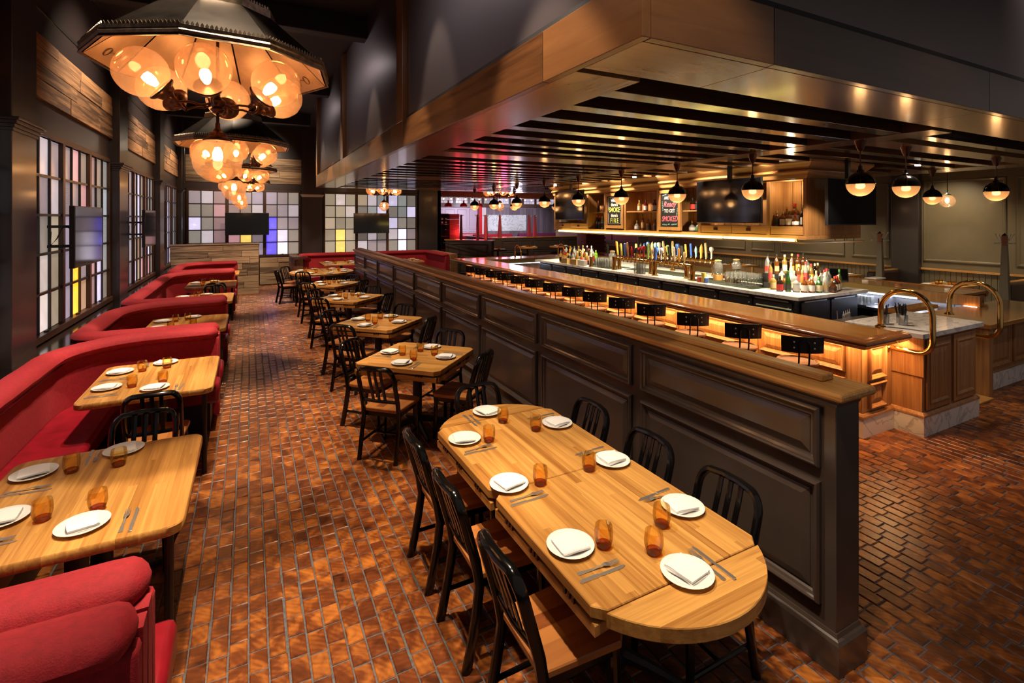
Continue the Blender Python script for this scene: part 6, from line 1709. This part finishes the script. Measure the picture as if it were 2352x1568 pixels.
    bm_ = MB().lathe([(0, -0.005), (0.026, 0.0), (0.032, 0.02), (0.03, 0.05), (0.016, 0.085), (0.0, 0.09)], 14).mesh('bulb', M['bulb'], True)
    gc = MB().shell([(0.15 * sin(pi * i / 18) if i else 0.0005, -0.15 * cos(pi * i / 18)) for i in range(0, 17)], 24).mesh('globe', M['globe'], True)
    # pendant globe under the hub
    g = put('globe', gc, t, loc=(0, 0, -0.60)); put('gallery_cap', cm, g); put('bulb', bm_, g, loc=(0, 0, 0.0))
    for k in range(6):
        a = 2 * pi * k / 6 + 0.3
        d = Vector((cos(a), sin(a), 0))
        tilt = radians(52)
        gp = d * 0.43 + Vector((0, 0, -0.10))
        g = put('globe', gm, t, loc=gp)
        ax = (-d * sin(tilt) + Vector((0, 0, -cos(tilt))))          # the cap points inwards and down
        q = Vector((0, 0, 1)).rotation_difference(ax)
        g.rotation_euler = q.to_euler()
        put('gallery_cap', cm, g); put('bulb', bm_, g, loc=(0, 0, 0.02))
        e = gp + ax * 0.24
        MB().tube([d * 0.03 + Vector((0, 0, -0.22)), d * 0.10 + Vector((0, 0, -0.245)), d * 0.16 + Vector((0, 0, -0.235)), e], 0.008, 6).build('arm', M['bronze'], t, smooth=True)
    return t
CD0 = make_chandelier()
CHZ = 3.19
CHP = [(-0.19, 3.93, CHZ, 'tin-shade globe chandelier nearest the camera, over the aisle'), (-0.19, 7.98, CHZ, 'tin-shade globe chandelier second back over the aisle'),
       (-0.19, 12.0, CHZ, 'tin-shade globe chandelier third back over the aisle'), (-0.19, 16.0, CHZ, 'tin-shade globe chandelier farthest back over the aisle'),
       (3.75, 15.9, CHZ - 0.02, 'globe chandelier over the curved back booth, shade hidden by the bulkhead'), (7.5, 15.3, CHZ, 'globe chandelier beyond the far bar end, shade hidden by the bulkhead')]
for k, (x, y, z, lab) in enumerate(CHP):
    o = place(CD0, (x, y, z), 0.11 + 0.2 * k, lab)

# ------------------------------------------------------------------ half-globe pendants over the bar
def make_pendant():
    t = thing('pendant_lamp', '', 'lamp', (0, 0, 0), 0, 'half-black globe pendants around the bar')
    R = 0.128
    MB().shell([(0.0005, -R)] + [(R * sin(pi * i / 20), -R * cos(pi * i / 20)) for i in range(1, 11)], 24).build('glass_bowl', M['bowl'], t, smooth=True)
    MB().lathe([(R + 0.004, -0.004), (R + 0.006, 0.0), (R + 0.002, 0.008)] + [((R + 0.001) * cos(pi / 2 * i / 9), (R + 0.001) * sin(pi / 2 * i / 9)) for i in range(1, 8)] + [(0.036, 0.124), (0.034, 0.14), (0.02, 0.15), (0.018, 0.185), (0.008, 0.19), (0.008, 0.2)], 24).build('dome', M['blackgloss'], t, smooth=True)
    b = MB().tube([((R + 0.004) * cos(a), 0, (R + 0.004) * sin(a)) for a in [pi * i / 16 for i in range(17)]], 0.004, 6).build('strap', M['bronze'], t, smooth=True)
    MB().cyl(0, 0, 0.19, 0.345, 0.0065, 8).build('stem', M['bronze'], t)
    MB().lathe([(0.012, 0.335), (0.022, 0.345), (0.036, 0.375), (0.046, 0.415), (0.055, 0.44), (0, 0.44)], 18).build('canopy', M['bronze'], t, smooth=True)
    MB().lathe([(0, -0.055), (0.035, -0.045), (0.045, -0.02), (0.03, 0.005), (0, 0.01)], 14).build('bulb', M['bulb_soft'], t, smooth=True)
    return t
PD0 = make_pendant()
PP = []
for k in range(9): PP.append((5.62, 2.97 + 1.262 * k, 'half-black globe pendant, %s along the counter side counted from the near corner' % ORD[k]))
PP += [(6.52, 2.97, 'half-black globe pendant over the marble slab'), (8.80, 2.97, 'half-black globe pendant near the right edge of the near row'),
       (10.15, 4.24, 'half-black globe pendant on the right bar leg, partly behind another globe'), (10.15, 8.0, 'half-black globe pendant on the right bar leg behind the shelving'),
       (6.9, 13.1, 'half-black globe pendant on the far row, left one'), (8.35, 13.1, 'half-black globe pendant on the far row, right one')]
for k, (x, y, lab) in enumerate(PP):
    place(PD0, (x, y, 2.556), 0.5, lab)
    point('pendant_glow', (x, y, 2.47), 2.6, (1.0, 0.62, 0.30), 0.05)
cp = thing('globe_pendant', 'clear glass globe pendant over the table by the olive wall', 'lamp', (12.95, 5.15, 2.56))
MB().shell([(0.0005, -0.135)] + [(0.14 * sin(pi * i / 18), -0.135 * cos(pi * i / 18)) for i in range(1, 17)], 24).build('globe', M['globe_clear'], cp, smooth=True)
MB().lathe([(0.08, 0.11), (0.085, 0.12), (0.06, 0.135), (0.03, 0.15), (0.012, 0.17)], 16).build('gallery_cap', M['steel'], cp, smooth=True)
MB().cyl(0, 0, 0.15, 0.95, 0.007, 8).build('stem', M['black'], cp)
MB().lathe([(0, -0.02), (0.03, -0.01), (0.035, 0.03), (0.02, 0.06), (0, 0.065)], 12).build('bulb', M['bulb'], cp, smooth=True)

# ------------------------------------------------------------------ right dining strip
def coat_post(label, x, y, h, m='post', w=0.12, metal='steel'):
    t = thing('coat_stand', label, 'coat stand', (x, y, 0), 0.1)
    z0 = 0
    def ring(s, z): return [(-s, -s, z), (s, -s, z), (s, s, z), (-s, s, z)]
    s0, s1 = w / 2 * 1.5, w / 2 * 0.62
    MB().add(ring(s0, z0) + ring(s1, h - 0.2), [(0, 1, 5, 4), (1, 2, 6, 5), (2, 3, 7, 6), (3, 0, 4, 7), (7, 6, 5, 4), (0, 3, 2, 1)]).build('post', M[m], t, bev=0.004)
    MB().add(ring(s1, h - 0.198) + ring(s1, h - 0.03) + [(0, 0, h + 0.02)], [(0, 1, 5, 4), (1, 2, 6, 5), (2, 3, 7, 6), (3, 0, 4, 7), (4, 5, 8), (5, 6, 8), (6, 7, 8), (7, 4, 8), (3, 2, 1, 0)]).build('metal_head', M['bronze' if m == 'post' else m], t)
    for k in range(4):
        a = pi / 4 + k * pi / 2; d = Vector((cos(a), sin(a), 0))
        for (r, z0_, z1) in ((0.14, h - 0.12, h - 0.01), (0.15, h - 0.17, h - 0.165)):
            q = d * r
            hk = MB().tube([d * s1 + Vector((0, 0, z0_)), d * (r * 0.6) + Vector((0, 0, z0_ + 0.005)), q + Vector((0, 0, z1))], 0.006, 6)
            hk.lathe([(0, -0.014), (0.014, -0.006), (0.014, 0.006), (0, 0.014)], 8, (q.x, q.y, z1))
            hk.build('hook', M[metal], t, smooth=True)
    return t
coat_post('tapered taupe coat stand left of the dark pilaster, with steel hooks', 11.3, 5.60, 1.92)
coat_post('tapered taupe coat stand at the right edge, with steel hooks', 11.9, 3.90, 1.92)
def right_table(x, y, lab, n):
    t = thing('dining_table', lab, 'table', (x, y, 0))
    MB().prism(rrect(-0.58, 0.58, -0.36, 0.36, 0.02), TT - 0.04, TT, 0.004).build('tabletop', M['oak_top_x'], t)
    pedestal(t, TT - 0.04, 0.28)
    for dx, dy, a, w in ((-0.35, -0.22, 90, 'near left place'), (0.28, -0.22, 90, 'near right place'), (-0.3, 0.2, -90, 'far left place'), (0.3, 0.2, -90, 'far right place')):
        setting(x + dx, y + dy, radians(a), w + ', ' + n, cutlery=False, gx=x + dx * 0.25, gy=y + dy * 0.55)
right_table(13.35, 5.35, 'oak table against the olive wall, right of the dark pilaster', 'olive-wall table right of the pilaster')
right_table(13.30, 7.65, 'oak table against the olive wall, left of the dark pilaster', 'olive-wall table left of the pilaster')
right_table(13.30, 10.6, 'oak table farthest along the olive wall, seen above the bottles', 'farthest olive-wall table')
def leather_seat(label, x0, x1, y):
    t = thing('settee', label, 'bench', ((x0 + x1) / 2, y, 0), 0, 'dark leather settees by the olive wall')
    w = (x1 - x0) / 2
    MB().box(-w, w, -0.09, 0.09, 0.02, 0.96).build('backrest', M['dark_leather'], t, bev=0.04)
    MB().box(-w, w, -0.55, -0.09, 0.30, 0.47).build('seat', M['dark_leather'], t, bev=0.04)
    MB().box(-w, w, 0.09, 0.55, 0.30, 0.47).build('seat', M['dark_leather'], t, bev=0.04)
    MB().box(-w + .05, w - .05, -0.5, 0.5, 0.0, 0.29).build('base', M['black'], t)
    MB().box(-w + 0.03, w, -0.05, 0.05, 0.961, 0.985).build('top_rail', M['oak_cap'], t, bev=0.005)
leather_seat('dark leather settee back beside the dark pilaster', 12.75, 13.85, 6.52)
leather_seat('dark leather settee back at the right edge of the olive wall', 12.75, 13.9, 4.18)
leather_seat('dark leather settee back between the two left olive-wall tables', 12.75, 13.9, 9.05)
tag(MB().box(10.35, 10.7, 5.2, 5.4, 1.053, 1.075).build('folded_cloth', M['linen'], bev=0.004), 'folded pale cloth left on the right bar leg', 'cloth')
for i, (x, y) in enumerate([(9.85, 4.6), (9.9, 5.15), (9.85, 3.9)]):
    o = put('coaster_stack', MB().lathe([(0, 0), (0.05, 0), (0.05, 0.03), (0, 0.03)], 16).mesh('coaster_stack', M['paper' if i else 'stool_wood'], True), None, loc=(x, y, 1.053))
    tag(o, ['stack of brown coasters on the right bar leg', 'stack of white coasters on the right bar leg', 'stack of white coasters nearest the camera on the right bar leg'][i], 'coaster')
for i in range(3):
    o = put('wine_glass', WG, None, loc=(9.75, 5.75 + 0.1 * i, 1.053)); tag(o, 'stemmed glass behind the till screen on the right bar leg, %s' % ORD[i], 'glass')

# ------------------------------------------------------------------ the far red-lit dining room
fw = struct(MB().box(6.6, 22, 28.0, 28.2, 0, HC).build('wall_far', M['far_wall']))
struct(MB().box(6.46, 6.6, 18.9, 28.2, 0, HC).build('wall_far_side', M['far_wall']))
struct(MB().box(14.0, 14.2, 21.9, 28.0, 0, 0.01).build('trim_2', M['oak_cap']))
FF = lambda u, v, n: (u, 28.0 - n, v)
for k in range(4):
    x0 = 9.4 + 0.76 * k
    MB().rings(steps(x0, x0 + 0.62, 1.55, 2.75, FRAME), FF).build('panel', M['far_wall'], fw)
    MB().rings(steps(x0, x0 + 0.62, 1.05, 1.45, FRAME), FF).build('panel', M['far_wall'], fw)
MB().box(12.22, 12.40, 27.7, 28.0, 0, 2.85).build('pilaster', M['red_paint'], fw)
MB().box(12.42, 12.68, 27.75, 28.0, 0, 2.85).build('pilaster', M['drywall'], fw)
k = 0; x = 12.70
while x < 19.5:
    MB().box(0.004, 0.236, 0, 0.05, 0, 2.82).build('wall_board', M['far_board'], fw, loc=(x, 27.94, 0)); x += 0.24
tag(MB().box(12.74, 15.55, 27.90, 27.94, 1.42, 2.40).build('marble_slab', M['map']), 'pale veined marble slab lit on the far dining room wall', 'panel')
struct(MB().box(6.6, 22, 27.6, 27.9, 2.85, 3.06).build('trim_3', M['frame_wood']))
bm_far = struct(MB().box(6.6, 20, 21.85, 22.15, 3.18, 3.52).build('ceiling_beam', M['soffit_x']))
# clerestory windows
wn = struct(MB().box(6.7, 19.5, 27.9, 27.99, 3.06, 3.50).build('window_7', M['frame_wood']))
for k in range(10):
    x0 = 9.85 + 0.92 * k
    for c in range(4):
        for r in range(2):
            b = MB().box(-0.085, 0.085, -0.006, 0.006, -0.075, 0.075)
            o = b.build('pane', M['pane_plain'], wn, loc=(x0 + 0.1 + 0.19 * c, 27.895, 3.17 + 0.17 * r)); o.color = lit('w', rnd) if k < 4 else lit('b', rnd)
# string bulbs on the beam
for i, x in enumerate((7.914, 8.275, 8.62, 8.99, 9.345, 9.70, 10.045, 10.788, 11.144, 12.19, 12.565, 13.616)):
    t = thing('string_bulb', 'small bare bulb under the far beam, %s from the left' % ORD[i], 'bulb', (x, 22.0, 3.18), 0, 'bare bulbs under the far beam')
    MB().lathe([(0.02, 0), (0.022, -0.04), (0.018, -0.05)], 8).build('socket', M['bronze'], t)
    MB().lathe([(0.014, -0.05), (0.03, -0.075), (0.032, -0.095), (0.0, -0.125)], 10).build('glass', M['bulb_string'], t, smooth=True)
def red_lamp(label, x):
    t = thing('red_pendant', label, 'lamp', (x, 20.0, 2.69), 0, 'red dome pendants in the far room')
    MB().shell([(0.165, 0.0), (0.163, 0.03), (0.145, 0.09), (0.10, 0.135), (0.05, 0.155), (0.032, 0.165), (0.03, 0.24), (0.022, 0.26)], 20).build('shade', M['red_paint'], t, smooth=True)
    MB().cyl(0, 0, 0.25, 2.57, 0.006, 6).build('cord', M['black'], t)
    MB().lathe([(0, -0.0), (0.03, 0.01), (0.03, 0.06), (0, 0.07)], 8).build('bulb', M['bulb_soft'], t)
for x, w in ((7.40, 'left one'), (8.09, 'middle one'), (8.82, 'right one')): red_lamp('red dome pendant lamp in the far room, ' + w, x)
# plank wine rack
wr_ = thing('wine_rack', 'tall plank-sided wine rack glowing red in the far room', 'rack', (7.2, 19.6, 0))
for k in range(11):
    MB().box(0, 0.42, -0.3, 0.3, 0, 0.21).build('plank', M['recl_red'], wr_, bev=0.004, loc=(0.0, 0, 0.216 * k))
for z in (0.9, 1.45, 1.95, 2.36):
    MB().box(-1.4, 0, -0.2, 0.25, z, z + 0.03).build('shelf_board', M['recl_red'], wr_)
MB().box(-1.4, 0, 0.25, 0.28, 0, 2.39).build('back', M['black'], wr_)
bb = bottle_parts('wine')[0]
for i in range(8):
    for z in (1.98, 2.12):
        q = MB().lathe([(0, 0), (0.04, 0), (0.04, 0.06), (0, 0.06)], 10, mx=Matrix.Translation((-0.12 - 0.16 * i, -0.15, z + 0.05)) @ Matrix.Rotation(pi / 2, 4, 'X'))
        q.build('bottle_end', M['white'], wr_)
# ramp half wall and the second half wall with coat posts
rw = thing('ramp_half_wall', 'umber half wall with sloping rail beyond the far bar end', 'partition', (0, 0, 0))
RA, RB_ = Vector((6.62, 18.2)), Vector((7.80, 16.6))
dirv = (RB_ - RA); Ln = dirv.length; ang = atan2(dirv.y, dirv.x)
MX = Matrix.Translation((RA.x, RA.y, 0)) @ Matrix.Rotation(ang, 4, 'Z')
MB().merge(MB().box(0, Ln, 0, 0.2, 0, 1.36), MX).build('wall_body', M['wainscot'], rw)
MB().merge(MB().box(-0.02, Ln + 0.05, -0.05, 0.25, 1.36, 1.40), MX).build('cap_board', M['bar_top'], rw)
MB().rings(steps(0.1, Ln - 0.15, 0.75, 1.25, PANEL), lambda u, v, n: tuple(MX @ Vector((u, -n, v)))).build('panel', M['wainscot'], rw)
MB().rings(steps(0.1, Ln - 0.15, 0.15, 0.68, PANEL), lambda u, v, n: tuple(MX @ Vector((u, -n, v)))).build('panel', M['wainscot'], rw)
MB().tube([tuple(MX @ Vector((0.0, -0.14, 1.28))), tuple(MX @ Vector((Ln, -0.14, 0.92)))], 0.02, 8).build('handrail', M['black'], rw, smooth=True)
for s in (0.35, 0.75):
    MB().tube([tuple(MX @ Vector((Ln * s, -0.14, 0))), tuple(MX @ Vector((Ln * s, -0.14, 1.28 - 0.36 * s)))], 0.014, 6).build('rail_post', M['black'], rw)
fh = thing('far_half_wall', 'umber panelled half wall in the far room with oak cap', 'partition', (0, 0, 0))
MB().box(9.3, 15.5, 19.0, 19.2, 0, 1.36).build('wall_body', M['wainscot'], fh)
MB().box(9.0, 9.3, 19.0, 22.0, 0, 1.36).build('wall_body', M['wainscot'], fh)
MB().box(8.95, 15.5, 18.95, 19.25, 1.36, 1.40).build('cap_board', M['bar_top_x'], fh)
for k in range(4):
    MB().rings(steps(9.42 + 1.5 * k, 10.8 + 1.5 * k, 0.85, 1.25, PANEL), lambda u, v, n: (u, 19.0 - n, v)).build('panel', M['wainscot'], fh)
    MB().rings(steps(9.42 + 1.5 * k, 10.8 + 1.5 * k, 0.2, 0.78, PANEL), lambda u, v, n: (u, 19.0 - n, v)).build('panel', M['wainscot'], fh)
for i, (x, y) in enumerate([(7.42, 18.6), (7.95, 18.2), (8.83, 19.4), (8.98, 19.6), (9.38, 19.12), (10.81, 19.12), (11.09, 19.12)]):
    t = thing('coat_stand', 'tapered %s coat post in the far room, %s from the left' % ('mauve' if i < 2 or i == 4 else 'red-lit', ORD[i]), 'coat stand', (x, y, 0 if i in (0, 1, 2, 3) else 1.401), 0, 'coat posts in the far room')
    zb = 0.0; zt = 2.34 if i in (0, 1, 2, 3) else 0.94
    a, b_ = 0.075, 0.03
    MB().add([(-a, -a, zb), (a, -a, zb), (a, a, zb), (-a, a, zb), (-b_, -b_, zt), (b_, -b_, zt), (b_, b_, zt), (-b_, b_, zt)], [(0, 1, 5, 4), (1, 2, 6, 5), (2, 3, 7, 6), (3, 0, 4, 7), (4, 5, 6, 7), (3, 2, 1, 0)]).build('post', M['post_red'], t)
    for k in range(4):
        q = pi / 4 + k * pi / 2
        MB().tube([(0.02 * cos(q), 0.02 * sin(q), zt - 0.08), (0.11 * cos(q), 0.11 * sin(q), zt - 0.01)], 0.01, 5).build('hook', M['steel'], t)
# booths and tables in the far room
for i, (x0, x1, y0, y1, z, m) in enumerate([(7.3, 8.9, 21.6, 21.85, 1.30, 'velvet'), (9.3, 10.9, 23.0, 23.3, 1.25, 'velvet'), (11.0, 13.4, 25.6, 25.9, 1.28, 'velvet'), (13.6, 18.0, 25.2, 25.5, 1.30, 'purple'), (10.4, 11.9, 26.6, 26.9, 1.32, 'leather')]):
    t = thing('far_banquette', ['low red booth back behind the wine rack', 'red booth back behind the near far-room half wall', 'red booth back under the marble slab', 'plum booth back right of the marble slab', 'red booth back left of the marble slab'][i], 'booth', ((x0 + x1) / 2, (y0 + y1) / 2, 0), 0, 'far room booths')
    w, d = (x1 - x0) / 2, (y1 - y0) / 2
    MB().box(-w, w, -d, d, 0, z - 0.08).build('backrest', M[m], t, bev=0.03)
    MB().tube([(-w, 0, z - 0.06), (w, 0, z - 0.06)], 0.09, 10).build('top_roll', M[m], t, smooth=True)
    MB().box(-w, w, -d - 0.5, -d, 0.3, 0.46).build('seat', M[m], t, bev=0.03)
    MB().box(-w, w, -d - 0.45, d - 0.01, 0, 0.29).build('base', M['black'], t)
def far_table(label, x, y, r, m, zt=0.76):
    t = thing('round_table', label, 'table', (x, y, 0), 0, 'small round tables beyond the bar')
    MB().lathe([(0, zt - 0.05), (r, zt - 0.05), (r + .004, zt - 0.03), (r, zt), (0, zt)], 24).build('tabletop', M[m], t, smooth=True)
    MB().lathe([(0.26, 0), (0.26, 0.02), (0.04, 0.05), (0.035, zt - 0.05)], 14).build('pedestal', M['iron'], t, smooth=True)
    for k in range(3):
        A = 2 * pi * k / 3 + 0.4
        setting(x - (r - 0.15) * cos(A), y - (r - 0.15) * sin(A), A, '%s place, %s' % (('left', 'right', 'back')[k], label), cutlery=False, z=zt)
far_table('left round table before the far half wall', 10.2, 18.2, 0.42, 'oak_top_x', 1.02)
far_table('right round table before the far half wall', 11.75, 18.2, 0.42, 'oak_top_x', 1.02)
far_table('small black table beside the ramp half wall', 8.45, 17.4, 0.34, 'blackgloss', 1.0)
# brick pier behind the far bottles
bp_ = thing('brick_pier', 'red brick pier behind the far end of the bar', 'pier', (12.0, 16.2, 0))
MB().box(-0.44, 0.44, -0.19, 0.4, 0, HC - 2.2).build('core', M['mortar'], bp_)
for r in range(24):
    for c in range(4):
        off = 0.11 if r % 2 else 0.0
        x0 = -0.45 + 0.225 * c + off * 0.5
        MB().box(0, 0.215, -0.02, 0.09, 0, 0.075).build('brick', M['clay'], bp_, loc=(x0, -0.20, 0.62 + 0.085 * r))
tag(MB().box(13.3, 13.8, 15.0, 15.06, 0.4, 2.0).build('doorway_light', M['far_wall']), 'pale lit door leaf behind the brick pier', 'door')
